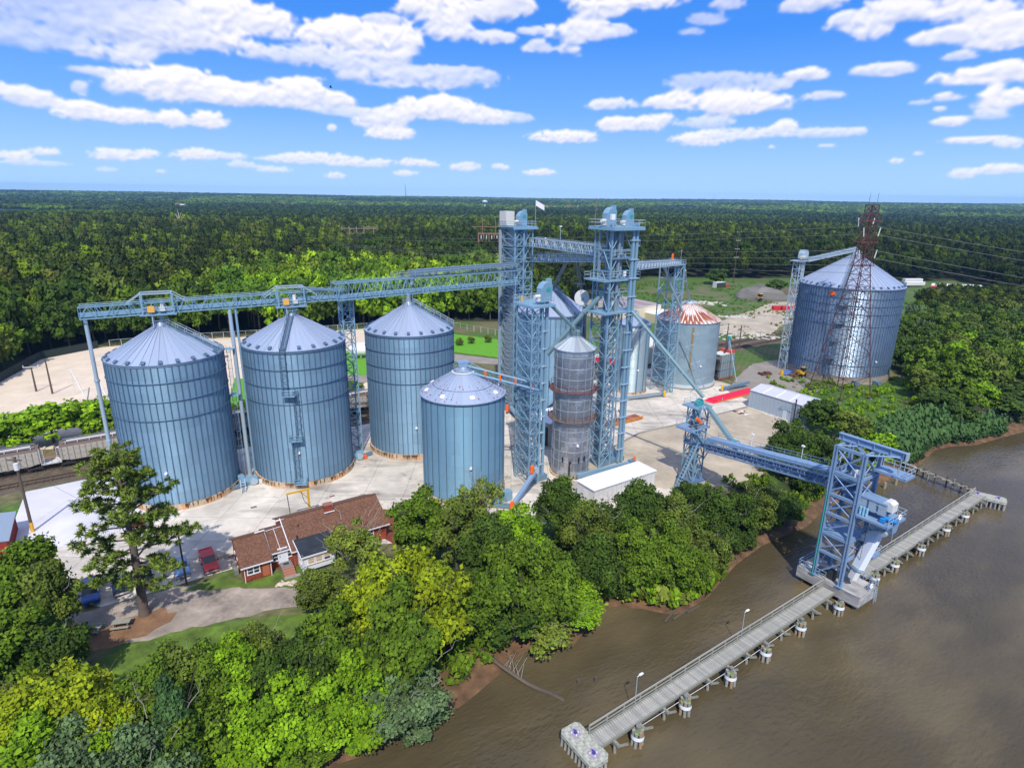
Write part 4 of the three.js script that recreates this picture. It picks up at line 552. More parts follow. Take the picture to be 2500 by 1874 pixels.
{ // low conveyor and guards round the front bin
  const t = thing('drag_conveyor', 'bright blue inclined conveyor between the front bin and the short tower', 'conveyor', 0.2, 0.4, -87.2); part(t, 'trough', beam(V3(0, 0, 0), V3(4.0, 3.4, -6.2), 0.6, 0.55), M.blue); part(t, 'end_box', box(0.8, 0.9, 0.8, 4, 3.6, -6.2, TH), M.steelL); part(t, 'level_run', beam(V3(-3.4, 0.1, -0.6), V3(0, 0.1, 0), 0.6, 0.6), M.steelD);
  motorCover('drive_guard', 'orange drive guard in front of the blue inclined conveyor', 0.3, 0.2, -86.4, 0.3, 1.7); motorCover('drive_guard', 'orange drive guard high at the top of the blue inclined conveyor', 3.6, 3.6, -92.6, 0.3, 1.7); motorCover('drive_guard', 'orange drive guard behind the front bin at the left tower foot', -1.0, 0.6, -131.6, 0.3, 1.9); motorCover('drive_guard', 'orange drive guard beside the narrow pale bin', 24.2, 0.6, -140.4, 0.3, 1.9);
  for (const [x, z, l] of [[38.9, -146.2, 'amber drive guard at the foot of the lattice tower'], [55.4, -151.6, 'amber drive guard at the foot of the rusted roof silo']]) { const g = thing('drive_guard', l, 'motor guard', x, 0.1, z, TH); const s = new THREE.CapsuleGeometry(0.4, 0.9, 4, 10); s.scale(1, 1, 0.6); s.translate(0, 0.9, 0); part(g, 'guard_shell', s, M.yellow); part(g, 'bracket', box(0.4, 0.5, 0.9, 0, 0.25, -0.4), M.steelD); }
  const c2 = thing('drag_conveyor', 'blue inclined conveyor running from the left tower foot towards the front bin', 'conveyor', -0.4, 1.4, -132.2); part(c2, 'trough', beam(V3(0, 0.4, 0), V3(3.6, -0.6, 9.5), 0.7, 0.7), M.steel); part(c2, 'end_box', box(0.9, 1, 0.9, 0, 0.5, 0, TH), M.steelD);
  const c3 = thing('drag_conveyor', 'grey conveyor along the ground in front of the narrow pale bin and rusted silo', 'conveyor', 24.6, 0.8, -141.2); part(c3, 'trough', beam(V3(0, 0, 0), V3(14.2, 0, -5.8), 0.6, 0.6), M.casing); part(c3, 'support', [0.15, 0.4, 0.7, 0.95].map((f) => box(0.15, 0.8, 0.5, 14.2 * f, -0.4, -5.8 * f)), M.steelD);
  const c4 = thing('drag_conveyor', 'grey conveyor on the ground between the rusted silo and the louvred dryer', 'conveyor', 55.6, 0.8, -151.8); part(c4, 'trough', beam(V3(0, 0, 0), V3(8.4, 0.6, -4.2), 0.7, 0.6), M.steelD); part(c4, 'support', [0.2, 0.8].map((f) => box(0.15, 0.9, 0.5, 8.4 * f, -0.3, -4.2 * f)), M.steelD);
  const u = thing('fan_unit', 'small blue fan unit with steps at the right foot of the front bin', 'machinery', -0.6, 0, -90.4, TH); part(u, 'housing', [box(1.4, 1.5, 1.3, 0, 0.9, 0), box(1.8, 0.7, 0.9, -1.4, 0.5, 0.2)], M.steel); part(u, 'duct', beam(V3(-1.5, 0.6, 0), V3(-3.4, 0.6, 0), 0.7, 0.7), M.steelD); part(u, 'railing', railGeo([V3(-2.6, 1.2, 0.6), V3(-0.7, 1.2, 0.6)], 0.9, 0.9, 0.03), M.steelL);
}
// ---------------------------------------------------------------- dock conveyor tower, gallery, loading tower
{
  const t = thing('dock_tower', 'blue conveyor support tower with stair at the edge of the tan gravel yard', 'tower', 32.3, 0, -97.4, TH);
  lattice(t, { su: 2.2, sv: 2.6, y1: 13.9, n: 6, w: 0.2, br: 0.11, style: 'k', m: M.steel }); part(t, 'footing', box(3.6, 0.5, 3.8, 1.1, 0.1, -1.3), M.blueD);
  for (const x of [0.5, 1.6]) part(t, 'inner_column', box(0.75, 9.5, 0.75, x, 4.8, -1.3), M.casing);
  part(t, 'top_frame', [box(3.4, 0.2, 0.2, 1.0, 14, 0.2), box(3.4, 0.2, 0.2, 1.0, 14, -3.2), box(0.2, 0.2, 3.6, -0.7, 14, -1.5), box(0.2, 0.2, 3.6, 2.7, 14, -1.5), box(2.6, 0.08, 2.6, 1, 13.95, -1.8)], M.steel); part(t, 'top_railing', railGeo([V3(-0.6, 14.1, -0.2), V3(-0.6, 14.1, -3.1), V3(2.6, 14.1, -3.1)], 1, 1.3, 0.035), M.steelL);
  deck(t, -2.4, 2.4, -2.9, 0.5, 10.5, M.blue); deck(t, -0.4, 3.4, -2.6, 0.9, 7.4, M.blue);
  const disc = (x, y, z, r) => new THREE.CylinderGeometry(r, r, 0.7, 18).rotateX(Math.PI / 2).translate(x, y, z); part(t, 'head_drum', disc(1.1, 14.6, -1.2, 0.75), M.teal);
  part(t, 'chute', [beam(V3(1.1, 14, -1.4), V3(0.4, 9.8, -1.4), 1.0, 1.1), beam(V3(0.9, 13, -1.6), V3(1.6, 9, -1.6), 0.9, 0.7)], M.steelD);
  const gd = new THREE.CapsuleGeometry(0.32, 1.7, 4, 12); gd.scale(1, 1, 0.6); gd.rotateZ(0.9); gd.translate(-0.4, 12, 0.3); part(t, 'orange_guard', gd, M.orange); part(t, 'motor', [cyl(0.25, 0.25, 0.9, -1.1, 10.8, -0.6, 10), box(0.5, 0.5, 0.5, -0.5, 10.8, 0)], M.dark);
  const st = []; const flight = (a, b) => { for (const s of [-0.4, 0.4]) st.push(beam(a.clone().add(V3(0, 0, s)), b.clone().add(V3(0, 0, s)), 0.08, 0.24)); for (let i = 1; i < 14; i++) { const p = a.clone().lerp(b, i / 14); st.push(box(0.3, 0.05, 0.8, p.x, p.y, p.z)); } }; flight(V3(-4.6, 0.2, 0.3), V3(-0.6, 7.3, 0.3)); flight(V3(-2.0, 10.4, 1.0), V3(0.8, 7.4, 1.0)); part(t, 'stair', st, M.steel); part(t, 'stair_railing', [...railGeo([V3(-4.6, 0.2, 0.75), V3(-0.6, 7.3, 0.75)], 1, 1.3, 0.035), ...railGeo([V3(-2, 10.4, 1.45), V3(0.8, 7.4, 1.45)], 1, 1.3, 0.035)], M.steelL);
  part(t, 'knee_brace', [rod(V3(2.2, 4, 0), V3(3.6, 7.1, 0.8), 0.1), rod(V3(2.2, 4, -2.6), V3(3.8, 7.1, -1.8), 0.1)], M.steel);
  const b = thing('belt_conveyor', 'steep green grey belt conveyor with round drum dropping onto the blue gallery', 'conveyor', 33.4, 14.2, -98.2); part(b, 'belt_cover', beam(V3(0.3, 0, 0.3), V3(4.2, -5.3, 3.9), 0.95, 0.55), M.spout); const dr = new THREE.CylinderGeometry(0.75, 0.75, 0.9, 18).rotateX(Math.PI / 2).rotateY(TH); part(b, 'drum', dr.clone().translate(4.3, -5.3, 4.0), M.teal); part(b, 'drum_face', new THREE.CylinderGeometry(0.66, 0.66, 1.0, 18).rotateX(Math.PI / 2).rotateY(TH).translate(4.45, -5.3, 4.05), M.steelL); part(b, 'chute', beam(V3(4.2, -5.6, 4.1), V3(5.2, -6.9, 5.2), 0.8, 0.7), M.steelL);
}
const GA = V3(34.3, 6.9, -96.6), GB = V3(46.6, 11.3, -72.6);
{ // gallery to the loading tower
  const d = GB.clone().sub(GA), L = Math.hypot(d.x, d.z), t = truss('gallery_conveyor', 'long bright blue gallery conveyor from the yard to the loading tower', GA, GB, { w: 2.2, h: 2.0, step: 2.0, br: 0.06, chord: 0.2, m: M.blue, cover: M.blueD, rail: false, ch: 0.7, cy: 0.5 });
  const P = (x, y, z) => V3(x, y + d.y * x / L, z), n = 14;
  for (let i = 0; i < n; i++) part(t, 'cover_panel', beam(P(L * i / n + 0.03, 2.15, 0.1), P(L * (i + 1) / n - 0.03, 2.12, 0.1), 1.6, 0.36), M.blue);
  part(t, 'side_beam', beam(P(0, 1.45, 1.15), P(L, 1.45, 1.15), 0.12, 0.3), M.blue); part(t, 'side_beam', beam(P(0, 0.75, 1.16), P(L, 0.75, 1.16), 0.1, 0.16), M.blueD);
  part(t, 'railing', railGeo([P(0.5, 1.9, -1.3), P(L, 1.9, -1.3)], 1.0, 2.2, 0.035), M.blue);
  for (const f of [0.28, 0.62, 0.84]) part(t, 'lamp', [rod(P(L * f, 2, -1.25), P(L * f, 4.1, -1.25), 0.04, 5), box(0.45, 0.2, 0.3, L * f, 4.1 + d.y * f, -1.25)], M.white);
}
{
  const B = -1.7, t = thing('loading_tower', 'tall bright blue barge loading tower standing on a concrete block in the river', 'loading tower', 44.8, 0, -70.2, TH);   // local origin: river side, downstream leg; -z towards the bank
  const su = 4.1, sv = 3.7, top = 17.7, lev = [-1.7, 2.4, 5.2, 8.2, 11.0, 14.2, 17.7], m = M.blue;
  const C = [[0, 0], [su, 0], [su, -sv], [0, -sv]];
  for (const [x, z] of C) part(t, 'leg', [box(0.42, top - B, 0.1, x, (top + B) / 2, z - 0.19), box(0.42, top - B, 0.1, x, (top + B) / 2, z + 0.19), box(0.14, top - B, 0.36, x, (top + B) / 2, z)], m);
  for (let k = 1; k < lev.length; k++) for (let i = 0; i < 4; i++) { const a = C[i], b = C[(i + 1) % 4]; part(t, 'girder', beam(V3(a[0], lev[k] - 0.2, a[1]), V3(b[0], lev[k] - 0.2, b[1]), 0.28, 0.4), m); }
  for (let k = 0; k < lev.length - 1; k++) for (let i = 0; i < 4; i++) { const a = C[i], b = C[(i + 1) % 4], f = i === 1 || i === 3 ? 1 : 0; part(t, 'brace', beam(V3(f ? a[0] : b[0], lev[k] + 0.1, f ? a[1] : b[1]), V3(f ? b[0] : a[0], lev[k + 1] - 0.4, f ? b[1] : a[1]), 0.16, 0.2), m); if (k % 2 || k > 3) part(t, 'brace', rod(V3(f ? b[0] : a[0], lev[k] + 0.1, f ? b[1] : a[1]), V3(f ? a[0] : b[0], lev[k + 1] - 0.4, f ? a[1] : b[1]), 0.09, 5), m); }
  part(t, 'roof_brace', [rod(V3(0, top, 0), V3(su, top, -sv), 0.1, 5), rod(V3(su, top, 0), V3(0, top, -sv), 0.1, 5)], m);
  // overhead crane beam and walkway
  part(t, 'crane_beam', [box(0.55, 0.12, 8.4, 2.0, 18.75, -0.4), box(0.55, 0.12, 8.4, 2.0, 17.95, -0.4), box(0.14, 0.8, 8.4, 2.0, 18.35, -0.4), ...[-4, -2, 0, 2, 3.5].map((z) => box(0.5, 0.76, 0.08, 2.0, 18.35, z))], m);
  part(t, 'crane_tip', [box(0.8, 1.1, 0.12, 2.0, 18.3, 3.85), rod(V3(1.7, 17.9, 3.4), V3(1.7, 15.6, 3.4), 0.05), rod(V3(2.4, 17.9, 3.0), V3(2.4, 15.6, 3.0), 0.05)], M.steelL);
  part(t, 'beam_strut', [rod(V3(0, 17.6, 0), V3(2, 18, 3.0), 0.12, 5), rod(V3(su, 17.6, 0), V3(2, 18, 3.0), 0.12, 5)], m);
  const plat = (x0, x1, z0, z1, y, nm = 'platform') => { const p = part(t, nm, [box(x1 - x0, 0.3, z1 - z0, (x0 + x1) / 2, y, (z0 + z1) / 2), box(x1 - x0 + 0.1, 0.34, 0.12, (x0 + x1) / 2, y, z1), box(0.12, 0.34, z1 - z0, x1, y, (z0 + z1) / 2)], m); part(t, 'railing', railGeo([V3(x0, y + 0.15, z1), V3(x1, y + 0.15, z1), V3(x1, y + 0.15, z0)], 1.1, 1.1, 0.045), M.steelL); return p; };
  plat(2.2, 4.6, 0.3, 4.1, 15.2);
  plat(-0.2, 4.4, 0.3, 4.2, 9.3, 'head_platform');
  part(t, 'life_ring', new THREE.TorusGeometry(0.32, 0.09, 6, 18).translate(2.6, 10.1, 4.25), M.white);
  part(t, 'inner_floor', box(su - 0.4, 0.12, sv - 0.4, su / 2, 13.2, -sv / 2), M.steelD); part(t, 'winch', [cyl(0.28, 0.28, 1.4, 1.4, 13.3, -1.6, 10), cyl(0.28, 0.28, 1.2, 2.2, 13.3, -1.2, 10), box(0.9, 0.7, 0.7, 3, 13.6, -2.2)], M.offwhite); part(t, 'floor_railing', railGeo([V3(0.4, 13.3, -0.2), V3(3.8, 13.3, -0.2)], 1.1, 1, 0.04), M.steelL);
  // conveyor head with white hood
  part(t, 'conveyor_head', [box(1.9, 1.5, 5.4, 1.75, 10.9, 0.5)], M.blueD); part(t, 'head_roof', box(2.1, 0.2, 5.6, 1.75, 11.75, 0.4), m);
  part(t, 'head_panel_frame', [...[0.4, 1.6, 2.8].map((z) => box(0.1, 1.3, 0.9, 0.76, 10.9, z)), new THREE.TorusGeometry(0.5, 0.06, 4, 16).rotateY(Math.PI / 2).translate(0.74, 10.9, 2.2)], M.steelL);
  const hood = extrude([[0, 0], [1.5, 0], [1.5, 1.0], [1.1, 1.25], [0.6, 1.25], [0, 0.6]], 1.2, 0.06); hood.rotateY(-Math.PI / 2); hood.translate(2.4, 10.9, 2.3); part(t, 'white_hood', hood, M.offwhite);
  part(t, 'hydraulic_unit', [cyl(0.28, 0.28, 1.5, 0, 0, 0, 12).rotateX(Math.PI / 2).translate(1.2, 9.9, 3.1), box(0.6, 0.5, 0.5, 0.6, 9.8, 3.2)], mat(0.02, 0.25, 0.6, 0.4)); part(t, 'bottles', [0.5, 0.9, 1.3].map((z) => cyl(0.16, 0.16, 1.1, 0.35, 9.5, z, 10)), mat(0.25, 0.5, 0.65, 0.4));
  part(t, 'head_hopper', extrude([[-1.0, 0.9], [1.0, 0.9], [0.5, -0.6], [-0.5, -0.6]], 1.4, 0.03).translate(2.6, 8.3, 2.6), m);
  // cabin panels inside
  for (let i = 0; i < 9; i++) part(t, 'cabin_board', box(0.06, 2.5, 0.38, 0.35, 3.95, -0.25 - i * 0.4), mat(0.36, 0.28, 0.24, 0.8)); part(t, 'cabin_wall', [box(3.2, 2.5, 3.5, 2.0, 3.95, -1.85)], mat(0.34, 0.27, 0.23, 0.8)); part(t, 'cabin_roof', box(3.8, 0.22, 3.9, 1.95, 5.35, -1.85), M.blue); part(t, 'white_cabinet', [box(0.9, 0.9, 0.8, 3.4, 5.0, 0.35), box(0.3, 1.0, 0.5, 3.2, 3.2, 0.4)], M.offwhite);
  // stowed loading spout on the river side
  const s0 = V3(3.9, 7.6, 1.9), s1 = V3(1.35, -0.5, 0.75);
  part(t, 'loading_spout', [beam(s0, s0.clone().lerp(s1, 0.8), 1.3, 0.9)], mat(0.72, 0.78, 0.86, 0.5)); part(t, 'spout_tip', beam(s0.clone().lerp(s1, 0.8), s1, 0.9, 0.75), M.offwhite); part(t, 'spout_lip', beam(s0.clone().lerp(s1, 0.8).add(V3(0, 0.1, 0.05)), s0.clone().lerp(s1, 0.84).add(V3(0, 0.1, 0.05)), 1.35, 1.1), M.steelL); part(t, 'spout_slot', beam(s0.clone().lerp(s1, 0.2).add(V3(-0.05, 0.35, 0.4)), s0.clone().lerp(s1, 0.2).add(V3(0.75, 0.35, 0.4)), 0.2, 0.1), M.steelD);
  part(t, 'spout_cable', [rod(V3(1.6, 8.4, 1.2), s1.clone().lerp(s0, 0.2), 0.03, 4)], M.dark);
  part(t, 'spout_pivot', [box(1.6, 0.6, 0.9, 3.3, 7.3, 2.6), cyl(0.35, 0.35, 1.6, 0, 0, 0, 12).rotateZ(Math.PI / 2).translate(3.3, 7.4, 3.2), box(0.3, 1.0, 2.0, 2.5, 7.6, 2.2)], M.steelL);
  for (const x of [2.0, 3.9]) { part(t, 'stair_railing', railGeo([V3(x, 6.5, 0.3), V3(x, 8.0, 3.2)], 1.1, 0.9, 0.045), M.steelL); } part(t, 'stair', [0, 1, 2, 3, 4, 5, 6].map((i) => box(1.8, 0.08, 0.4, 2.95, 6.5 + i * 0.22, 0.4 + i * 0.44)), M.steel);
  plat(3.6, 5.6, -0.4, 1.8, 2.4);
  // pier block
  const blk = part(t, 'pier_block', box(4.6, 1.6, 8.8, 2.1, B - 0.8, -1.6), mat(0.8, 0.78, 0.74, 0.9, 0, { map: GRAIN })); for (const [x, z] of [[0.3, 2.2], [2.1, 2.2], [3.9, 2.2], [0.3, -5.2], [3.9, -5.2], [0.3, -1.6], [3.9, -1.6]]) part(blk, 'pile', cyl(0.3, 0.3, 4.5, x, -7.2, z, 10), M.woodD);
  part(t, 'block_railing', [...railGeo([V3(-0.1, B, -2), V3(-0.1, B, -5.9), V3(4.3, B, -5.9)], 1.1, 1.1, 0.05), ...railGeo([V3(2.2, B, 2.7), V3(4.3, B, 2.7), V3(4.3, B, 0)], 1.1, 1, 0.05)], M.blue); part(t, 'ladder', ladderGeo(V3(4.0, -4, 3.0), V3(4.0, B, 2.9), V3(1, 0, 0), 0.6), M.steelL); part(t, 'tank', [box(0.9, 1.3, 0.9, 0.9, B + 0.65, -1.6), box(0.6, 1, 1.5, 0.8, B + 0.5, -2.8), cyl(0.3, 0.3, 1.2, 1.8, B, -0.9, 10)], M.dark); part(t, 'life_ring', new THREE.TorusGeometry(0.3, 0.09, 6, 18).translate(2.7, B + 0.7, 2.75), M.white);
  part(t, 'leg_plate', C.map(([x, z]) => box(0.8, 0.12, 0.8, x, B + 0.06, z)), m); part(t, 'green_pipe', cyl(0.09, 0.09, 13, -0.35, B, -sv, 8), mat(0.05, 0.35, 0.3, 0.5));
}
// ---------------------------------------------------------------- pier
function pierRun(label, x, z, len, ang, railSide, gap) {
  const y = -2.3, w = 1.75, t = thing('pier_walkway', label, 'pier', x, 0, z, ang), r = rng(Math.round(len * 100)), g = box(0.285, 0.09, w, 0, 0, -w / 2), mats = [0.82, 0.92, 1.0, 1.08].map((k) => mat(0.72 * k, 0.71 * k, 0.63 * k, 0.9, 0, { map: GRAIN })), n = Math.round(len / 0.3);
  for (let i = 0; i < n; i++) { const p = part(t, 'deck_plank', g, mats[Math.floor(r() * 4)]); p.position.set((i + 0.5) * len / n, y - 0.045 + (r() - 0.5) * 0.012, (r() - 0.5) * 0.03); }
  for (const zz of [-0.15, -w / 2, -w + 0.15]) part(t, 'stringer', box(len, 0.3, 0.2, len / 2, y - 0.25, zz), M.woodG);
  part(t, 'curb_board', box(len, 0.14, 0.12, len / 2, y + 0.07, 0.02), M.woodG);
  const pn = Math.round(len / 2.4); for (let i = 0; i <= pn; i++) part(t, 'rail_post', box(0.11, 1.1, 0.11, i * len / pn, y + 0.5, -w - 0.02), M.wood);
  part(t, 'top_rail', box(len, 0.06, 0.2, len / 2, y + 1.05, -w - 0.02), M.wood); part(t, 'middle_rail', box(len, 0.14, 0.06, len / 2, y + 0.6, -w + 0.05), M.wood); part(t, 'low_rail', box(len, 0.12, 0.06, len / 2, y + 0.22, -w + 0.05), M.woodG);
  const bn = Math.round(len / 3.6);
  for (let i = 0; i < bn; i++) { const X = (i + 0.5) * len / bn; for (const zz of [0.05, -w + 0.1]) part(t, 'pile', rod(V3(X, y - 0.3, zz), V3(X + (r() - 0.5) * 0.1, -7, zz + (zz > -0.5 ? 0.25 : -0.2)), 0.17, 8), M.wood); part(t, 'pile_cap', box(0.32, 0.3, w + 0.9, X, y - 0.5, -w / 2 + 0.2), M.woodG); part(t, 'brace', beam(V3(X, y - 0.6, 0.5), V3(X + 1.6, -3.7, 0.35), 0.16, 0.2), M.wood); part(t, 'brace', beam(V3(X, y - 0.7, 0.4), V3(X, -3.6, -w + 0.2), 0.14, 0.18), M.woodG); }
  return t;
}
pierRun('long weathered plank walkway with railing, the nearer run left of the loading tower', 9.1, -45.2, 42.6, 35 * Math.PI / 180);
pierRun('long weathered plank walkway with railing, the farther run right of the loading tower', 50.3, -73.2, 43.6, 35.3 * Math.PI / 180);
function platform(label, cx, cz, w, d, ang) {
  const t = thing('concrete_platform', label, 'pier platform', cx, 0, cz, ang), c = 0.35, s = [[-w / 2 + c, -d / 2], [w / 2 - c, -d / 2], [w / 2, -d / 2 + c], [w / 2, d / 2 - c], [w / 2 - c, d / 2], [-w / 2 + c, d / 2], [-w / 2, d / 2 - c], [-w / 2, -d / 2 + c]], g = extrude(s, 0.4, 0.04); g.rotateX(Math.PI / 2); g.translate(0, -2.36, 0); part(t, 'slab', g, mat(0.8, 0.81, 0.68, 0.9, 0, { map: GRAIN }));
  const r = rng(Math.round(w * 50 + cx)); for (let i = 0; i < 9; i++) { const x = lerp(-w / 2 + 0.3, w / 2 - 0.3, i / 8); part(t, 'pile', rod(V3(x, -2.6, d / 2 - 0.25), V3(x + (r() - 0.5) * 0.2, -7, d / 2 + 0.05), 0.16, 8), M.wood); if (i % 2) part(t, 'pile', rod(V3(x, -2.6, -d / 2 + 0.25), V3(x, -7, -d / 2 - 0.1), 0.16, 8), M.wood); }
  for (let i = 0; i < 4; i++) for (const sx of [-1, 1]) { const z = lerp(-d / 2 + 0.4, d / 2 - 0.4, i / 3); part(t, 'pile', rod(V3(sx * (w / 2 - 0.22), -2.6, z), V3(sx * (w / 2 + 0.08), -7, z), 0.16, 8), M.wood); }
  for (const sx of [-0.28, 0.28]) { const p = part(t, 'mooring_pad', box(1.0, 0.03, 0.9, sx * w, -2.3, 0), mat(0.33, 0.28, 0.36, 0.8)), b = part(t, 'bollard', [cyl(0.16, 0.12, 0.3, sx * w, -2.3, 0, 10), rod(V3(sx * w - 0.25, -2.05, 0), V3(sx * w + 0.25, -2.05, 0), 0.07, 6)], mat(0.05, 0.05, 0.3, 0.4)); for (const [a, q] of [[0.3, 0.1], [-0.2, 0.3], [0.1, -0.3]]) part(t, 'bolt', cyl(0.07, 0.06, 0.1, sx * w + a, -2.29, q, 8), M.white); }
  return t;
}
platform('pale concrete mooring platform at the nearest end of the pier, bottom of the picture', 7.5, -45.6, 4.9, 2.3, -56 * Math.PI / 180);
platform('pale concrete mooring platform at the far right end of the pier', 86.4, -98.6, 5.4, 2.4, -35 * Math.PI / 180);
{ // pile clusters in front of the pier
  const mk = (x, z, ang) => { const t = thing('mooring_dolphin', 'x', 'mooring piles', x, 0, z, ang, 'pile clusters with white bands in front of the pier'), r = rng(5); for (let i = 0; i < 7; i++) { const a = i * TAU / 6, q = i === 6 ? 0 : 0.42; part(t, 'pile', rod(V3(Math.cos(a) * q, -2.35 + r() * 0.25, Math.sin(a) * q), V3(Math.cos(a) * q * 1.5, -7, Math.sin(a) * q * 1.5), 0.18, 8), i % 3 === 1 ? mat(0.33, 0.22, 0.13, 0.9) : M.wood); } part(t, 'band', cyl(0.68, 0.66, 0.42, 0, -3.02, 0, 18, true), mat(0.75, 0.8, 0.82, 0.6)); part(t, 'moss_cap', cyl(0.5, 0.3, 0.2, 0, -2.4, 0, 8), mat(0.12, 0.2, 0.06, 0.95)); part(t, 'bollard', [cyl(0.16, 0.16, 0.7, 0, -2.4, 0, 10), cyl(0.24, 0.24, 0.1, 0, -1.75, 0, 10)], M.grey); return t; };
  const P = [[13.0, -47.1], [18.8, -51.0], [25.0, -55.1], [30.5, -59.0], [36.7, -63.5], [43.6, -67.6], [52.1, -74.2], [56.9, -77.5], [63.7, -82.0], [71.6, -87.9], [78.0, -92.5]], N = ['nearest', 'second', 'third', 'fourth', 'fifth', 'sixth', 'seventh', 'eighth', 'ninth', 'tenth', 'farthest'];
  let d0; P.forEach(([x, z], i) => { const lab = `${N[i]} cluster of banded timber piles in front of the pier, counted from the lower left`; if (!i) { d0 = mk(x, z, 0); d0.userData.label = lab; } else copyOf(d0, lab, x, 0, z, i * 1.3); });
  const cab = thing('mooring_cable', 'thin cable running low along the front of the nearer pier run', 'cable', 0, 0, 0), pts = P.slice(0, 5).map(([x, z]) => V3(x - 0.3, -2.7, z - 0.4)); part(cab, 'wire', pts.slice(1).map((b, i) => rod(pts[i], b, 0.035, 4)), M.offwhite);
  for (const [u, lab] of [[6.4, 'thin lamp post near the lower end of the pier'], [24.5, 'thin lamp post midway along the nearer pier run'], [62.5, 'thin lamp post on the farther pier run']]) { const p = [9.1 + 0.819 * u - 0.574 * 1.8, -45.2 - 0.574 * u - 0.819 * 1.8], t = thing('pier_lamp', lab, 'lamp post', p[0], -2.3, p[1], 0.6); part(t, 'post', cyl(0.05, 0.04, 3.6, 0, 0, 0, 6), M.steelL); part(t, 'lamp_head', [rod(V3(0, 3.55, 0), V3(0.5, 3.65, 0), 0.04), box(0.5, 0.1, 0.22, 0.55, 3.62, 0)], M.white); }
  // old broken pier and debris
  const o = thing('ruined_pier', 'old broken wooden pier running from the bank to the far platform', 'ruined pier', 80.2, 0, -113.4), r = rng(8); const e = V3(5.0, 0, 12.6), at = (f, y = -2.5) => V3(e.x * f + (f > 0.5 ? (f - 0.5) * 1.6 : 0), y, e.z * f);
  for (let i = 0; i < 14; i++) { const a = at(i / 14), b = at((i + 1.0) / 14); part(o, 'beam', beam(a.clone().add(V3((r() - 0.5) * 0.3, (r() - 0.5) * 0.25, 0)), b.add(V3((r() - 0.5) * 0.3, (r() - 0.5) * 0.25, 0)), 0.5, 0.22), i % 2 ? M.woodG : mat(0.24, 0.2, 0.14, 0.95)); }
  for (let i = 0; i < 9; i++) { const p = at(0.12 + i * 0.1, 0); part(o, 'pile', rod(V3(p.x + (r() - 0.5) * 0.8, -2.2 + r() * 0.5, p.z), V3(p.x + (r() - 0.5), -6.5, p.z), 0.16, 7), i % 3 ? M.woodD : M.woodG); part(o, 'cross_timber', beam(V3(p.x - 0.8, -2.5 + r() * 0.2, p.z), V3(p.x + 0.9, -2.6, p.z + 0.2), 0.2, 0.2), M.wood); }
  for (const [x, z, lab] of [[68.5, -103.4, 'broken pile stump at the muddy bank, leftmost'], [71.5, -104.6, 'broken pile stump at the muddy bank, second'], [74.6, -106.2, 'broken pile stump at the muddy bank, third'], [77.4, -107.8, 'broken pile stump at the muddy bank, nearest the ruined pier']]) { const s = thing('pile_stump', lab, 'stump', x, 0, z); part(s, 'stump', cyl(0.3, 0.26, 2.4, 0, -5.2, 0, 9), mat(0.3, 0.25, 0.17, 0.95)); }
  for (const [x, z, lab] of [[7.9, -54.8, 'short dark stump standing in the water below the half dead tree'], [9.9, -55.2, 'tiny dark stump in the water, right of the other stump']]) { const s = thing('pile_stump', lab, 'stump', x, 0, z); part(s, 'stump', cyl(0.16, 0.12, 2, 0, -5.4, 0, 7), M.woodD); }
  const lg = thing('fallen_log', 'fallen bare tree trunk reaching from the mud bank into the water', 'log', -2.7, 0, -58.5); part(lg, 'trunk', tube([V3(-1.0, -2.7, -0.5), V3(2.5, -3.5, 2.2), V3(5.6, -3.8, 4.4), V3(8.2, -3.95, 5.6), V3(8.9, -4.05, 6.0)], 0.24, 7), mat(0.24, 0.19, 0.14, 0.95, 0, { map: GRAIN })); const rb = rng(3), br = []; for (let i = 0; i < 9; i++) { const p = V3(2.2 + i * 0.25, -3.5, 1.8 + i * 0.2); { const e = p.clone().add(V3((rb() - 0.3) * 2, 0.3 + rb() * 1.1, -0.3 - rb() * 1.6)); br.push(rod(p, e, 0.045, 4, 0.02), rod(e, e.clone().add(V3((rb() - 0.5) * 1.2, rb() * 0.5, -rb())), 0.025, 3, 0.01)); } } part(lg, 'dead_branches', br, M.twig);
  for (const [x, z, a, L, lab] of [[21.2, -66.6, 0.9, 3.4, 'dark plank lying on the red mud point, left one'], [22.6, -66.8, 0.7, 3.2, 'dark plank lying on the red mud point, middle one'], [24.6, -67.9, 0.6, 2.6, 'dark plank lying on the red mud point, right one']]) { const s = thing('driftwood_plank', lab, 'driftwood', x, -3.85, z, a); part(s, 'plank', box(L, 0.16, 0.22, 0, 0, 0), M.woodD); }
}
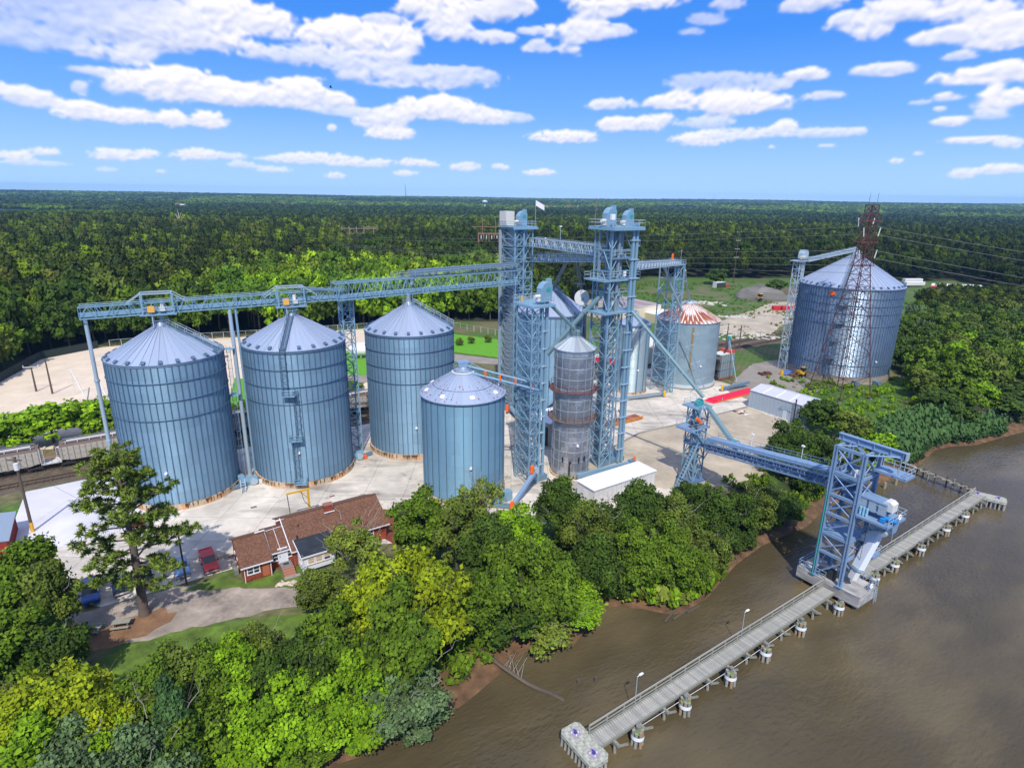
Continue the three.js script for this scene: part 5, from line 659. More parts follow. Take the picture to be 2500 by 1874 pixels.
// ---------------------------------------------------------------- house and yard things
{
  const brickT = tex(256, 256, (x, y) => { const row = Math.floor(y / 8), bx = (x + (row % 2) * 12) % 24, m = y % 8 < 1 || bx < 1, k = 0.8 + hash2(Math.floor((x + (row % 2) * 12) / 24), row) * 0.4; return m ? [0.55, 0.42, 0.36] : [0.55 * k, 0.22 * k, 0.13 * k]; }), brick = mat(1, 1, 1, 0.9, 0, { map: rep(brickT, 0.35, 0.35) }), shing = mat(1, 1, 1, 0.95, 0, { map: rep(tex(256, 256, (x, y) => { const k = 0.85 + hash2(Math.floor((x + (Math.floor(y / 16) % 2) * 9) / 18), Math.floor(y / 16)) * 0.25 - (y % 16 < 2 ? 0.12 : 0); return [0.44 * k, 0.305 * k, 0.235 * k]; }), 0.3, 0.3) }), slate = mat(0.045, 0.06, 0.085, 0.9, 0, { map: GRAIN }), trim = mat(0.75, 0.75, 0.78, 0.6), pale = mat(0.72, 0.74, 0.8, 0.6);
  const t = thing('brick_house', 'low red brick office with brown shingle roofs and a white annex', 'house', -34.2, 0, -66.8, TH);   // +x along the front, -z into the house
  const W = (x0, x1, z, y0, y1, m = brick, nm = 'wall', d = 0.22) => part(t, nm, box(x1 - x0, y1 - y0, d, (x0 + x1) / 2, (y0 + y1) / 2, z), m), S = (x, z0, z1, y0, y1, m = brick) => part(t, 'wall', box(0.22, y1 - y0, Math.abs(z1 - z0), x, (y0 + y1) / 2, (z0 + z1) / 2), m);
  const gable = (x, z0, z1, y0, yr, m = brick) => { const g = extrude([[-z0, 0], [-z1, 0], [-z1, y0], [-(z0 + z1) / 2, yr], [-z0, y0]], 0.2); g.rotateY(Math.PI / 2); g.translate(x, 0, 0); part(t, 'gable_wall', g, m); };
  const roof2 = (x0, x1, ze, zr, zb, ye, yr, m = shing) => { const n = part(t, 'roof', beam(V3((x0 + x1) / 2, ye, ze), V3((x0 + x1) / 2, yr, zr), x1 - x0, 0.16), m), uv = (o) => { const p = o.geometry.attributes.position, u = o.geometry.attributes.uv; for (let i = 0; i < p.count; i++) u.setXY(i, p.getX(i), p.getZ(i)); }; uv(n); const b = part(t, 'roof', beam(V3((x0 + x1) / 2, yr, zr), V3((x0 + x1) / 2, ye, zb), x1 - x0, 0.16), m); uv(b); part(t, 'ridge_cap', box(x1 - x0, 0.08, 0.35, (x0 + x1) / 2, yr + 0.08, zr), mat(0.12, 0.06, 0.04, 0.9)); part(t, 'fascia', box(x1 - x0, 0.16, 0.08, (x0 + x1) / 2, ye - 0.06, ze + 0.06), trim); };
  const win = (x, y, z, w, h, n, pane = M.glass, ry = 0) => { const o = new THREE.Group(); o.name = 'window'; o.position.set(x, y, z); o.rotation.y = ry; t.add(o); part(o, 'frame', [box(w, 0.12, 0.1, 0, h / 2, 0), box(w + 0.15, 0.12, 0.16, 0, -h / 2, 0.03), ...Array.from({ length: n + 1 }, (_, i) => box(0.12, h, 0.1, lerp(-w / 2, w / 2, i / n), 0, 0)), box(w, 0.06, 0.08, 0, 0, 0)], trim); for (let i = 0; i < n; i++) for (const s of [-1, 1]) part(o, 'pane', box(w / n - 0.12, h / 2 - 0.08, 0.03, lerp(-w / 2, w / 2, (i + 0.5) / n), s * h / 4, 0), Array.isArray(pane) ? pane[s < 0 ? 1 : 0] : pane); };
  // left section
  gable(0.0, 0, -7.4, 2.5, 4.4); W(0.2, 3.4, -0.02, 0, 2.5); roof2(-0.35, 3.6, 0.45, -3.7, -7.9, 2.42, 4.5); win(1.2, 1.55, 0.12, 1.5, 1.0, 2); W(2.3, 3.1, 0.09, 0.2, 2.4, mat(0.42, 0.13, 0.06, 0.85), 'brick_panel', 0.03);
  for (const z of [-1.5, -3.4, -5.2]) part(t, 'side_vent', cyl(0.3, 0.3, 0.1, 0, 0, 0, 14).rotateZ(Math.PI / 2).translate(-0.06, 1.7, z), trim); part(t, 'air_unit', [box(0.5, 0.7, 0.9, -0.5, 0.35, -2.8), box(0.5, 0.7, 0.8, -0.5, 0.35, -4.6)], M.grey); part(t, 'corner_pipe', [cyl(0.06, 0.06, 2.4, 0.12, 0, 0.14, 6), cyl(0.06, 0.06, 2.3, 3.35, 0, 0.16, 6)], trim);
  S(3.4, 0, -1.0, 0, 2.5);
  // link with the front door
  W(3.4, 6.4, -1.0, 0, 2.5); roof2(3.6, 6.3, -0.65, -4.3, -7.9, 2.62, 4.3); part(t, 'white_seam', [box(0.12, 0.12, 3.9, 4.9, 3.55, -2.5).translate(0, 0, 0)].map((g) => { const q = beam(V3(4.9, 2.75, -0.65), V3(4.9, 4.42, -4.3), 0.05, 0.05); return q; }), trim); part(t, 'white_seam', beam(V3(3.65, 2.65, -0.5), V3(3.65, 4.5, -3.9), 0.07, 0.08), trim); part(t, 'flashing', [beam(V3(3.4, 4.35, -3.9), V3(6.5, 4.35, -4.2), 0.08, 0.06), beam(V3(2.4, 4.62, -3.7), V3(3.7, 4.62, -3.8), 0.25, 0.08), beam(V3(5.3, 4.95, -4.8), V3(6.6, 4.95, -5.0), 0.25, 0.1)], trim);
  win(4.2, 1.85, -0.87, 0.7, 1.1, 1); win(6.1, 1.95, -0.87, 0.8, 1.1, 1); const door = part(t, 'door', box(1.05, 2.1, 0.1, 5.15, 1.85, -0.86), pale); part(door, 'door_frame', [box(0.1, 2.2, 0.14, 4.57, 1.85, -0.84), box(0.1, 2.2, 0.14, 5.73, 1.85, -0.84), box(1.3, 0.1, 0.14, 5.15, 2.95, -0.84)], trim); part(door, 'handle', box(0.06, 0.2, 0.06, 4.75, 1.8, -0.78), M.dark); part(t, 'chandelier_lamp', box(0.3, 0.2, 0.25, 4.45, 2.55, -0.75), M.dark);
  part(t, 'landing', box(1.5, 0.85, 1.3, 5.3, 0.42, -0.2), M.grey); for (let i = 0; i < 4; i++) part(t, 'step', box(1.5, 0.85 - i * 0.2 - 0.12, 0.32, 5.35, (0.85 - i * 0.2 - 0.12) / 2, 0.6 + i * 0.32), mat(0.36, 0.17, 0.12, 0.9)); part(t, 'door_mat', box(0.7, 0.03, 0.5, 5.3, 0.865, -0.2), M.dark); part(t, 'step_slab', box(2.0, 0.08, 0.6, 5.5, 0.04, 1.95), M.conc);
  // main section
  gable(6.3, -0.3, -9.8, 2.6, 4.85); gable(19.4, -0.3, -9.8, 2.6, 4.85); W(6.4, 19.5, -0.35, 0, 2.6); roof2(6.0, 20.0, 0.15, -5.05, -10.3, 2.5, 4.95); part(t, 'rake_board', beam(V3(6.02, 2.6, 0.2), V3(6.02, 5.05, -5.05), 0.1, 0.2), trim);
  const ch = part(t, 'chimney', box(1.15, 1.0, 0.8, 12.6, 5.2, -4.4), brick); part(ch, 'chimney_cap', box(1.3, 0.14, 0.95, 12.6, 5.72, -4.4), mat(0.3, 0.12, 0.09, 0.9)); part(ch, 'chimney_flashing', box(1.5, 0.05, 0.2, 12.6, 4.72, -3.85), trim); part(t, 'roof_pipe', [cyl(0.09, 0.09, 0.6, 7.3, 3.3, -1.4, 6), cyl(0.1, 0.1, 0.5, 8.0, 3.9, -3.2, 6)], M.dark);
  win(13.5, 1.6, -0.2, 1.6, 1.0, 2); win(16.8, 1.6, -0.2, 1.6, 1.0, 2);
  // white annex with dark flat roof
  part(t, 'annex_wall', [box(4.4, 2.1, 0.14, 9.1, 1.45, 2.2), box(0.14, 2.6, 2.4, 6.95, 1.5, 1.0), box(0.14, 2.6, 2.4, 11.25, 1.5, 1.0)], pale); part(t, 'annex_base', box(4.2, 0.4, 0.1, 9.1, 0.2, 2.1), M.dark); part(t, 'annex_roof', beam(V3(9.1, 2.66, 2.5), V3(9.1, 3.35, -1.2), 4.9, 0.14), slate); part(t, 'annex_fascia', [box(4.9, 0.2, 0.08, 9.1, 2.6, 2.54), beam(V3(6.66, 2.68, 2.5), V3(6.66, 3.36, -1.2), 0.08, 0.2)], trim); part(t, 'annex_post', box(0.14, 2.5, 0.14, 6.9, 1.25, 2.32), trim);
  const blind = mat(0.55, 0.36, 0.2, 0.8); for (const x of [8.0, 9.05, 10.1]) win(x, 1.75, 2.31, 0.85, 0.95, 1, [blind, x > 10 ? mat(0.08, 0.04, 0.1, 0.4) : blind]); win(6.86, 1.7, 1.4, 0.7, 0.8, 1, M.glass, -Math.PI / 2);
}
{ // small crane, chest, picnic tables
  const c = thing('jib_crane', 'small yellow jib crane standing behind the brick house', 'crane', -31.0, 0, -83.2, TH); part(c, 'mast', box(0.28, 5.2, 0.28, 0, 2.6, 0), M.yellow); part(c, 'jib', box(3.4, 0.24, 0.2, -1.5, 5.1, 0), M.yellow); part(c, 'strut', rod(V3(0, 3.6, 0), V3(-1.2, 5, 0), 0.07), M.yellow); part(c, 'hose', [rod(V3(-3.1, 5, 0), V3(-2.9, 1.2, 0.1), 0.06), tube([V3(-1, 5, 0), V3(-0.7, 3.4, 0.3), V3(0.1, 2.2, 0.2)], 0.04)], M.dark); part(c, 'footing', box(0.9, 0.3, 0.9, 0, 0.15, 0), M.concGrey);
  const mk = (x, z, a, lab) => { const t = thing('picnic_table', lab, 'picnic table', x, 0, z, a, 'picnic tables under the pine'); for (let i = 0; i < 5; i++) part(t, 'table_plank', box(1.9, 0.05, 0.15, 0, 0.76, (i - 2) * 0.165), M.wood); for (const s of [-1, 1]) { part(t, 'bench', box(1.9, 0.06, 0.28, 0, 0.45, s * 0.75), M.wood); for (const k of [-0.7, 0.7]) part(t, 'leg', rod(V3(k, 0.74, s * 0.25), V3(k, 0, s * 0.7), 0.05, 5), M.woodG); } part(t, 'cross_beam', [box(0.08, 0.1, 1.7, -0.7, 0.42, 0), box(0.08, 0.1, 1.7, 0.7, 0.42, 0)], M.woodG); return t; };
  const p = mk(-44.7, -58.2, 0.25, 'sunlit grey picnic table left of the big pine trunk'); copyOf(p, 'shaded picnic table at the far left of the pair, under the dark tree', -47.4, 0, -57.4, 0.1);
}
// cars: side profile extruded across the width, glass house above, wheels
function car(name, label, cat, x, z, heading, col, kind) {
  const L = kind === 'pickup' ? 5.3 : kind === 'suv' ? 4.7 : 4.5, Wd = 1.8, t = thing(name, label, cat, x, 0.03, z, heading), paint = new THREE.MeshPhysicalMaterial({ color: lin(...col), roughness: 0.35, metalness: 0.2, clearcoat: 1, clearcoatRoughness: 0.06 });   // nose towards +x
  const ex = (pts, w, m, nm, b = 0.06) => { const g = extrude(pts, w - 2 * b, b); g.translate(0, 0, -w / 2 + b); return part(t, nm, g, m); };
  const h = L / 2, hood = kind === 'pickup' ? 1.02 : 0.95;
  ex([[-h, 0.42], [-h + 0.1, 0.3], [h - 0.15, 0.3], [h, 0.45], [h - 0.04, 0.72], [h - 0.25, hood - 0.12], [h - 1.25, hood], [kind === 'pickup' ? -h + 0.02 : -h + 0.35, hood], [-h, 0.8]], Wd, paint, 'body');
  const roofY = kind === 'pickup' ? 1.72 : kind === 'suv' ? 1.68 : 1.45, c0 = kind === 'pickup' ? -0.35 : kind === 'suv' ? -h + 0.15 : -h + 0.55, c1 = h - 1.15;
  ex([[c0, hood - 0.05], [c1, hood - 0.05], [c1 - 0.72, roofY - 0.06], [c0 + (kind === 'sedan' ? 0.75 : 0.25), roofY - 0.06]], Wd - 0.2, M.glass, 'windows', 0.05);
  ex([[c0 + (kind === 'sedan' ? 0.72 : 0.2), roofY - 0.09], [c1 - 0.68, roofY - 0.09], [c1 - 0.85, roofY], [c0 + (kind === 'sedan' ? 0.9 : 0.35), roofY]], Wd - 0.22, paint, 'roof', 0.04);
  for (const s of [-1, 1]) { part(t, 'pillar', [beam(V3(c1, hood, s * (Wd / 2 - 0.1)), V3(c1 - 0.72, roofY - 0.05, s * (Wd / 2 - 0.14)), 0.08, 0.1), beam(V3((c0 + c1) / 2 - 0.2, hood, s * (Wd / 2 - 0.08)), V3((c0 + c1) / 2 - 0.2, roofY - 0.05, s * (Wd / 2 - 0.12)), 0.06, 0.1), beam(V3(c0 + 0.03, hood, s * (Wd / 2 - 0.1)), V3(c0 + (kind === 'sedan' ? 0.75 : 0.25), roofY - 0.05, s * (Wd / 2 - 0.14)), 0.08, 0.14)], paint); part(t, 'headlight', box(0.1, 0.16, 0.36, h - 0.07, 0.7, s * 0.62), mat(0.8, 0.82, 0.85, 0.15)); part(t, 'mirror', box(0.16, 0.16, 0.2, c1 - 0.25, hood + 0.12, s * (Wd / 2 + 0.08)), kind === 'pickup' ? M.black : paint);
    for (const wx of [h - 0.95, -h + 0.95]) { const w = new THREE.Group(); w.name = 'wheel'; w.position.set(wx, 0.34, s * (Wd / 2 - 0.1)); t.add(w); part(w, 'tyre', cyl(0.34, 0.34, 0.24, 0, -0.12, 0, 18).rotateX(Math.PI / 2), M.tyre); part(w, 'rim', cyl(0.2, 0.2, 0.26, 0, -0.13, 0, 14).rotateX(Math.PI / 2), M.chrome); } }
  part(t, 'bumper', box(0.16, 0.24, Wd - 0.1, h + 0.0, 0.44, 0), kind === 'suv' ? paint : mat(0.3, 0.3, 0.32, 0.4)); part(t, 'grille', box(0.05, 0.2, 0.8, h - 0.01, 0.68, 0), M.black); part(t, 'number_plate', box(0.03, 0.13, 0.34, h + 0.09, 0.46, 0), name === 'parked_car' && kind === 'suv' && col[0] < 0.012 ? M.yellow : M.white); part(t, 'underside', box(L - 0.5, 0.2, Wd - 0.25, 0, 0.28, 0), M.black);
  if (kind === 'pickup') { part(t, 'cargo_bed', [box(1.95, 0.06, 1.5, -h + 1.05, hood + 0.02, 0)], M.black); part(t, 'bed_wall', [box(2.1, 0.12, 0.12, -h + 1.1, hood + 0.08, 0.82), box(2.1, 0.12, 0.12, -h + 1.1, hood + 0.08, -0.82), box(0.1, 0.12, 1.7, -h + 0.08, hood + 0.08, 0)], paint); }
  if (kind === 'suv') part(t, 'roof_rack', [box(1.6, 0.05, 0.05, -0.5, roofY + 0.05, 0.6), box(1.6, 0.05, 0.05, -0.5, roofY + 0.05, -0.6)], M.dark);
  return t;
}
{
  const parked = [[-51.9, -63.6, 'parked dark blue estate car, leftmost of the row', [0.01, 0.05, 0.22], 'suv'], [-49.4, -65.5, 'parked black sedan, second from left in the row', [0.008, 0.01, 0.025], 'sedan'], [-47.2, -67.0, 'parked dark car half hidden behind the pine trunk', [0.01, 0.008, 0.012], 'suv'], [-43.7, -69.2, 'parked pale blue compact car under the pine branches', [0.2, 0.32, 0.5], 'sedan'], [-40.7, -70.7, 'red pickup truck parked at the right end of the row', [0.62, 0.008, 0.012], 'pickup']];
  for (const [x, z, lab, col, kind] of parked) car(kind === 'pickup' ? 'pickup_truck' : 'parked_car', lab, kind === 'pickup' ? 'pickup truck' : 'car', x, z, -0.95, col, kind).userData.group = 'vehicles parked along the edge of the concrete yard';
  const d = thing('orange_machine', 'small orange and white machine seen through the pine branches in the yard', 'machine', -55.6, 0.05, -79.4, 0.3); part(d, 'body', [box(1.6, 0.8, 0.9, 0, 0.8, 0), box(0.7, 0.6, 0.8, 0.9, 1.3, 0)], M.orange); part(d, 'base', box(2.4, 0.3, 1.0, 0, 0.35, 0.1), M.offwhite); for (const sx of [-0.7, 0.7]) for (const sz of [-0.5, 0.5]) part(d, 'wheel', cyl(0.28, 0.28, 0.2, 0, -0.1, 0, 12).rotateX(Math.PI / 2).translate(sx, 0.28, sz), M.tyre);
  const mhC = mat(0.2, 0.14, 0.11, 0.9); for (const [x, z, l] of [[-41.2, -86.5, 'small dark drain cover in the yard behind the house left end'], [-29.8, -90.6, 'small dark drain cover in the yard below the second bin'], [-62.7, -86.8, 'small dark drain cover in the white slab left of the pine'], [-38.6, -72.8, 'square brown drain cover beside the red pickup']]) { const s = thing('drain_cover', l, 'drain cover', x, 0.06, z, TH); part(s, 'grate', [box(0.9, 0.03, 0.5, 0, 0, 0), box(0.9, 0.02, 0.06, 0, 0.02, 0.1), box(0.9, 0.02, 0.06, 0, 0.02, -0.1)], mhC); }
}
{ // hopper wagons
  const wag = (label, u) => {
    const p = along(-72, -97.2, u, 8.6), t = thing('hopper_wagon', label, 'railway wagon', p[0], 0.3, p[1], TH, 'grey hopper wagons on the railway'), L = 14.6, body = mat(0.72, 0.68, 0.6, 0.8, 0, { map: rep(tex(256, 64, (x, y) => { const n = 0.78 + (fbm(x / 11, y / 8, 4) - 0.5) * 0.3, r = sstep(0.55, 0.75, fbm(x / 9 + 40, y / 20, 3)) * sstep(0.6, 0, y / 64); return [n, n * (1 - r * 0.35), n * (1 - r * 0.6)]; }), 1, 1) });
    part(t, 'side_body', extrude([[-L / 2, 1.5], [-L / 2 + 1.5, 1.15], [L / 2 - 1.5, 1.15], [L / 2, 1.5], [L / 2, 3.9], [-L / 2, 3.9]], 2.7, 0.02).translate(0, 0, -1.35), body);
    for (let i = 0; i < 17; i++) for (const s of [-1, 1]) part(t, 'side_rib', box(0.1, 2.4, 0.1, lerp(-L / 2 + 0.2, L / 2 - 0.2, i / 16), 2.6, s * 1.42), mat(0.33, 0.3, 0.25, 0.8));
    part(t, 'roof', extrude([[-1.4, 0], [1.4, 0], [1.0, 0.4], [-1.0, 0.4]], L, 0.02).rotateY(Math.PI / 2).translate(-L / 2, 3.9, 0), mat(0.15, 0.1, 0.08, 0.85)); part(t, 'roof_walk', [box(L - 1, 0.06, 0.5, 0, 4.5, 0.95), box(L - 1, 0.06, 0.4, 0, 4.5, -0.95)], M.grey); part(t, 'roof_hatch', [box(L - 2.2, 0.16, 0.6, 0, 4.42, 0)], mat(0.6, 0.58, 0.55, 0.7)); part(t, 'hatch_post', Array.from({ length: 8 }, (_, i) => box(0.1, 0.5, 0.1, lerp(-L / 2 + 1, L / 2 - 1, i / 7), 4.5, 1.2)), M.offwhite);
    part(t, 'hopper_chute', [-4, -1.3, 1.3, 4].map((x) => extrude([[-1.2, 0.7], [1.2, 0.7], [0.5, 0], [-0.5, 0]], 1.8, 0.02).translate(x, 0.5, -0.9)), M.dark); part(t, 'end_slope', [beam(V3(-L / 2 - 0.1, 1.6, 0), V3(-L / 2 - 0.9, 3.6, 0), 2.6, 0.1), beam(V3(L / 2 + 0.1, 1.6, 0), V3(L / 2 + 0.9, 3.6, 0), 2.6, 0.1)], mat(0.3, 0.17, 0.11, 0.85)); for (const s of [-1, 1]) part(t, 'end_sill', box(1.6, 0.2, 2.6, s * (L / 2 + 0.8), 1.1, 0), M.offwhite);
    for (const s of [-1, 1]) { part(t, 'end_ladder', ladderGeo(V3(s * (L / 2 + 0.3), 1, 1.4), V3(s * (L / 2 + 0.3), 4.2, 1.4), V3(1, 0, 0), 0.5), M.offwhite); const b = new THREE.Group(); b.name = 'bogie'; b.position.set(s * (L / 2 - 0.9), 0, 0); t.add(b); part(b, 'frame', [box(2.2, 0.35, 0.2, 0, 0.5, 1.0), box(2.2, 0.35, 0.2, 0, 0.5, -1.0), box(0.6, 0.5, 2, 0, 0.6, 0)], M.dark); for (const k of [-0.85, 0.85]) part(b, 'wheel', [0.75, -0.75].map((z) => cyl(0.42, 0.42, 0.14, 0, -0.07, 0, 16).rotateX(Math.PI / 2).translate(k, 0.42, z)), M.rail); }
    return t;
  };
  const w0 = wag('grey hopper wagon with tan ribbed side, cut by the left picture edge', -16.5), labs = ['grey hopper wagon with tan ribbed side between the left edge and the leftmost bin', 'hopper wagon seen in the gap between the leftmost two bins', 'hopper wagon behind the second bin', 'hopper wagon seen through the lattice tower between second and third bins', 'hopper wagon behind the third bin'];
  labs.forEach((l, i) => { const p = along(-72, -97.2, -16.5 + (i + 1) * 17.6, 8.6); copyOf(w0, l, p[0], 0.3, p[1], TH); });
}
{ // sheds and boxes
  const seamed = (t, w, l, h, rise, m, rm, ribs = 14) => { // local: x width, -z.. length along +z
    part(t, 'wall', [box(0.12, h, l, 0, h / 2, l / 2), box(0.12, h, l, w, h / 2, l / 2)], m); for (const z of [0, l]) part(t, 'gable_wall', extrude([[0, 0], [w, 0], [w, h], [w / 2, h + rise], [0, h]], 0.1).translate(0, 0, z - 0.05), m);
    for (const [a, b] of [[V3(-0.25, h - 0.02, 0), V3(w / 2, h + rise + 0.05, 0)], [V3(w / 2, h + rise + 0.05, 0), V3(w + 0.25, h - 0.02, 0)]]) for (let i = 0; i < 4; i++) { const z = (i + 0.5) * l / 4, p = part(t, 'roof_panel', beam(a.clone().setZ(z), b.clone().setZ(z), l / 4 - 0.08, 0.1), rm); }
    for (let i = 0; i <= ribs; i++) part(t, 'wall_rib', box(0.08, h - 0.05, 0.07, -0.08, h / 2, i * l / ribs), m); };
  const shedM = mat(0.42, 0.5, 0.58, 0.55, 0.3), roofM = mat(0.62, 0.62, 0.68, 0.55, 0.2);
  let t = thing('metal_shed', 'silver corrugated metal shed with pale seamed roof near the gravel yard', 'shed', 57.9, 0, -139.5, TH); seamed(t, 7.6, 13.6, 4.4, 0.9, shedM, roofM); part(t, 'roof_strip', [1, 2, 3].map((i) => beam(V3(-0.2, 4.5, i * 3.4), V3(3.8, 5.45, i * 3.4), 0.16, 0.08)), M.white); part(t, 'door', box(0.06, 2.1, 1.0, -0.14, 1.05, 9.6), mat(0.55, 0.62, 0.68, 0.5)); part(t, 'flue_pipe', [cyl(0.16, 0.16, 5.6, -0.6, 0, 12.2, 8), cyl(0.14, 0.14, 4.4, -0.6, 0, 13.4, 8)], M.dark); part(t, 'wall_pipe', [box(0.1, 0.1, 4, -0.35, 2.6, 10.4), box(0.1, 0.8, 0.1, -0.35, 2.6, 8.6)], M.steel);
  const box2 = (name, label, x, z, len, dep, h, m, rm, extra) => { const b = thing(name, label, 'shed', x, 0, z, TH); part(b, 'wall', [box(len, h, 0.12, len / 2, h / 2, -0.06), box(len, h, 0.12, len / 2, h / 2, -dep + 0.06), box(0.12, h, dep - 0.24, 0.06, h / 2, -dep / 2), box(0.12, h, dep - 0.24, len - 0.06, h / 2, -dep / 2)], m); part(b, 'roof', box(len + 0.4, 0.16, dep + 0.4, len / 2, h + 0.08, -dep / 2), rm); extra?.(b); return b; };
  box2('container_shed', 'long white flat roofed container building in front of the gravel yard', 13.6, -88.3, 14.0, 4.2, 2.9, mat(0.6, 0.6, 0.6, 0.7), mat(0.82, 0.82, 0.9, 0.6), (b) => { part(b, 'wall_rib', Array.from({ length: 15 }, (_, i) => box(0.06, 2.8, 0.06, i, 1.4, 0.03)), mat(0.5, 0.5, 0.52, 0.7)); part(b, 'end_door', box(0.06, 2.1, 1.0, -0.03, 1.05, -2.1), M.offwhite); });
  box2('receiving_shed', 'white roofed drive through shed behind the towers, its doorway shade painted as a black panel', 7.6, -112.8, 13, 7.5, 5.0, mat(0.4, 0.4, 0.38, 0.7), mat(0.82, 0.82, 0.9, 0.6), (b) => { part(b, 'doorway', box(0.1, 4.1, 3.0, -0.06, 2.05, -1.9), M.black); part(b, 'yellow_sign', box(0.06, 0.4, 0.5, -0.05, 4.5, -3.6), M.yellow); });  // black panel on the closed wall paints the shade of the opening
  // louvred dryer box
  t = thing('column_dryer', 'grey louvred box dryer with orange red top between the rusted silo and the largest bin', 'grain dryer', 57.8, 0, -161.6, TH); for (let k = 0; k < 3; k++) { part(t, 'panel_row', box(5.8, 2.1, 3.6, 3, 1.8 + k * 2.2, -1.8), mat(0.28 + k * 0.02, 0.31 + k * 0.02, 0.33, 0.6, 0.3)); part(t, 'row_band', box(6.0, 0.12, 3.8, 3, 0.75 + k * 2.2, -1.8), M.steelD); } for (let i = 0; i < 7; i++) part(t, 'panel_rib', box(0.08, 6.6, 0.08, 0.15 + i * 0.95, 4, 0.08), M.steelD); part(t, 'skid', [box(6.2, 0.5, 0.4, 3, 0.4, 0), box(6.2, 0.5, 0.4, 3, 0.4, -3.6)], M.rust); part(t, 'top_hopper', [box(2.0, 0.9, 3.2, 4.8, 7.7, -1.8)], mat(0.6, 0.08, 0.04, 0.6)); part(t, 'top_cover', box(5.4, 0.2, 3.2, 2.6, 7.3, -1.8), M.offwhite); part(t, 'incline', [beam(V3(-1.6, 3.4, 0.2), V3(4.6, 9.2, -1.8), 0.45, 0.4)], M.dark); part(t, 'side_blocks', [0.8, 2.4, 4.0, 5.6].map((y) => box(0.7, 0.8, 0.8, -0.5, y, -0.6)), M.dark); part(t, 'tripod', [rod(V3(4.8, 8, -1.8), V3(4.8, 11.2, -1.8), 0.12), rod(V3(4.0, 7.6, -0.6), V3(4.8, 10.6, -1.8), 0.09), rod(V3(4.8, 10.8, -1.6), V3(2.4, 0.4, 4), 0.12, 6)], M.steel); part(t, 'tripod_head', box(0.8, 0.9, 0.8, 4.8, 11.4, -1.8), M.teal);
  // weighbridges
  t = thing('weighbridge', 'bright red truck scale deck on the concrete beside the silver shed', 'weighbridge', 51.2, 0, -142.3, TH); part(t, 'deck', box(16.4, 0.25, 3.0, 8.2, 0.3, -1.5), mat(0.75, 0.01, 0.05, 0.6)); part(t, 'side_beam', [box(16.4, 0.35, 0.12, 8.2, 0.22, 0.06)], mat(0.65, 0.14, 0.02, 0.6)); part(t, 'ramp', beam(V3(0, 0.25, -1.5), V3(-1.4, 0.04, -1.5), 3.0, 0.1), mat(0.75, 0.01, 0.05, 0.6)); part(t, 'post', [box(0.1, 1.0, 0.1, 1.5, 0.7, 0.3)], M.steelL);
  t = thing('weighbridge', 'brown rusty truck scale deck with amber rail behind the tallest tower', 'weighbridge', 21.2, 0, -123.8, TH); for (let i = 0; i < 6; i++) part(t, 'deck_plate', box(1.7, 0.2, 2.6, 0.9 + i * 1.8, 0.4, -1.3), i % 2 ? M.rust : mat(0.33, 0.13, 0.09, 0.85)); part(t, 'side_rail', [box(10.8, 0.14, 0.1, 5.4, 0.75, 0.05), box(10.8, 0.14, 0.1, 5.4, 0.35, 0.05), ...[0, 2, 4, 6, 8, 10.6].map((x) => box(0.12, 0.7, 0.12, x, 0.5, 0.05))], mat(0.75, 0.3, 0.04, 0.6)); part(t, 'tripod', [rod(V3(2.4, 0.5, -0.6), V3(3.2, 3.4, -1.2), 0.1), rod(V3(4.0, 0.5, -1.6), V3(3.2, 3.4, -1.2), 0.1), rod(V3(5.2, 0.5, -0.6), V3(4.0, 3.2, -1.2), 0.12)], M.dark);
  // buildings behind
  const hall = (label, x, z, len, dep, h, m, rm) => { const b = thing('warehouse', label, 'building', x, 0, z, TH); part(b, 'wall', [box(len, h, 0.2, len / 2, h / 2, 0), box(len, h, 0.2, len / 2, h / 2, -dep), box(0.2, h, dep, 0, h / 2, -dep / 2), box(0.2, h, dep, len, h / 2, -dep / 2)], m); for (let i = 0; i < 5; i++) part(b, 'roof_panel', box(len / 5 - 0.05, 0.25, dep + 0.5, (i + 0.5) * len / 5, h + 0.13, -dep / 2), rm[i % rm.length]); part(b, 'roof_edge', box(len + 0.4, 0.3, 0.2, len / 2, h - 0.02, 0.2), M.offwhite); return b; };
  hall('beige hall with a rust stained grey roof behind the lattice tower', 44, -240, 22, 22, 6.2, mat(0.72, 0.62, 0.46, 0.85), [mat(0.36, 0.3, 0.3, 0.8), mat(0.3, 0.22, 0.21, 0.8)]); hall('low pale green shed with white roof right of the beige hall', 62, -236, 12, 16, 3.6, mat(0.5, 0.47, 0.3, 0.8), [mat(0.78, 0.78, 0.85, 0.6)]);
  hall('long beige wall building behind the narrow pale bin', 38, -176, 14, 12, 5.5, mat(0.75, 0.66, 0.55, 0.85), [mat(0.7, 0.7, 0.74, 0.6)]);
  const trailer = (label, x, z, a, L, col, band, grp) => { const q = thing('trailer', label, 'trailer', x, 0, z, a, grp); part(q, 'tub', extrude([[-L / 2, 1.0], [L / 2, 1.0], [L / 2, 2.6], [L / 2 - 0.4, 2.75], [-L / 2 + 0.4, 2.75], [-L / 2, 2.6]], 2.5, 0.04).translate(0, 0, -1.25), band); part(q, 'tarp', box(L - 0.1, 0.25, 2.5, 0, 2.85, 0), col); part(q, 'wheels', [-L / 2 + 1, -L / 2 + 2.2].flatMap((x2) => [1, -1].map((s) => cyl(0.5, 0.5, 0.3, 0, -0.15, 0, 14).rotateX(Math.PI / 2).translate(x2, 0.5, s))), M.tyre); part(q, 'frame', box(L, 0.2, 1, 0, 0.85, 0), M.dark); return q; };
  trailer('white topped red trailer beside the beige hall', 56.2, -250, -0.45, 13.5, M.white, mat(0.7, 0.06, 0.02, 0.5));
  trailer('red trailer partly hidden behind the tallest tower', 28, -176, -0.3, 9, M.white, mat(0.6, 0.03, 0.03, 0.5));
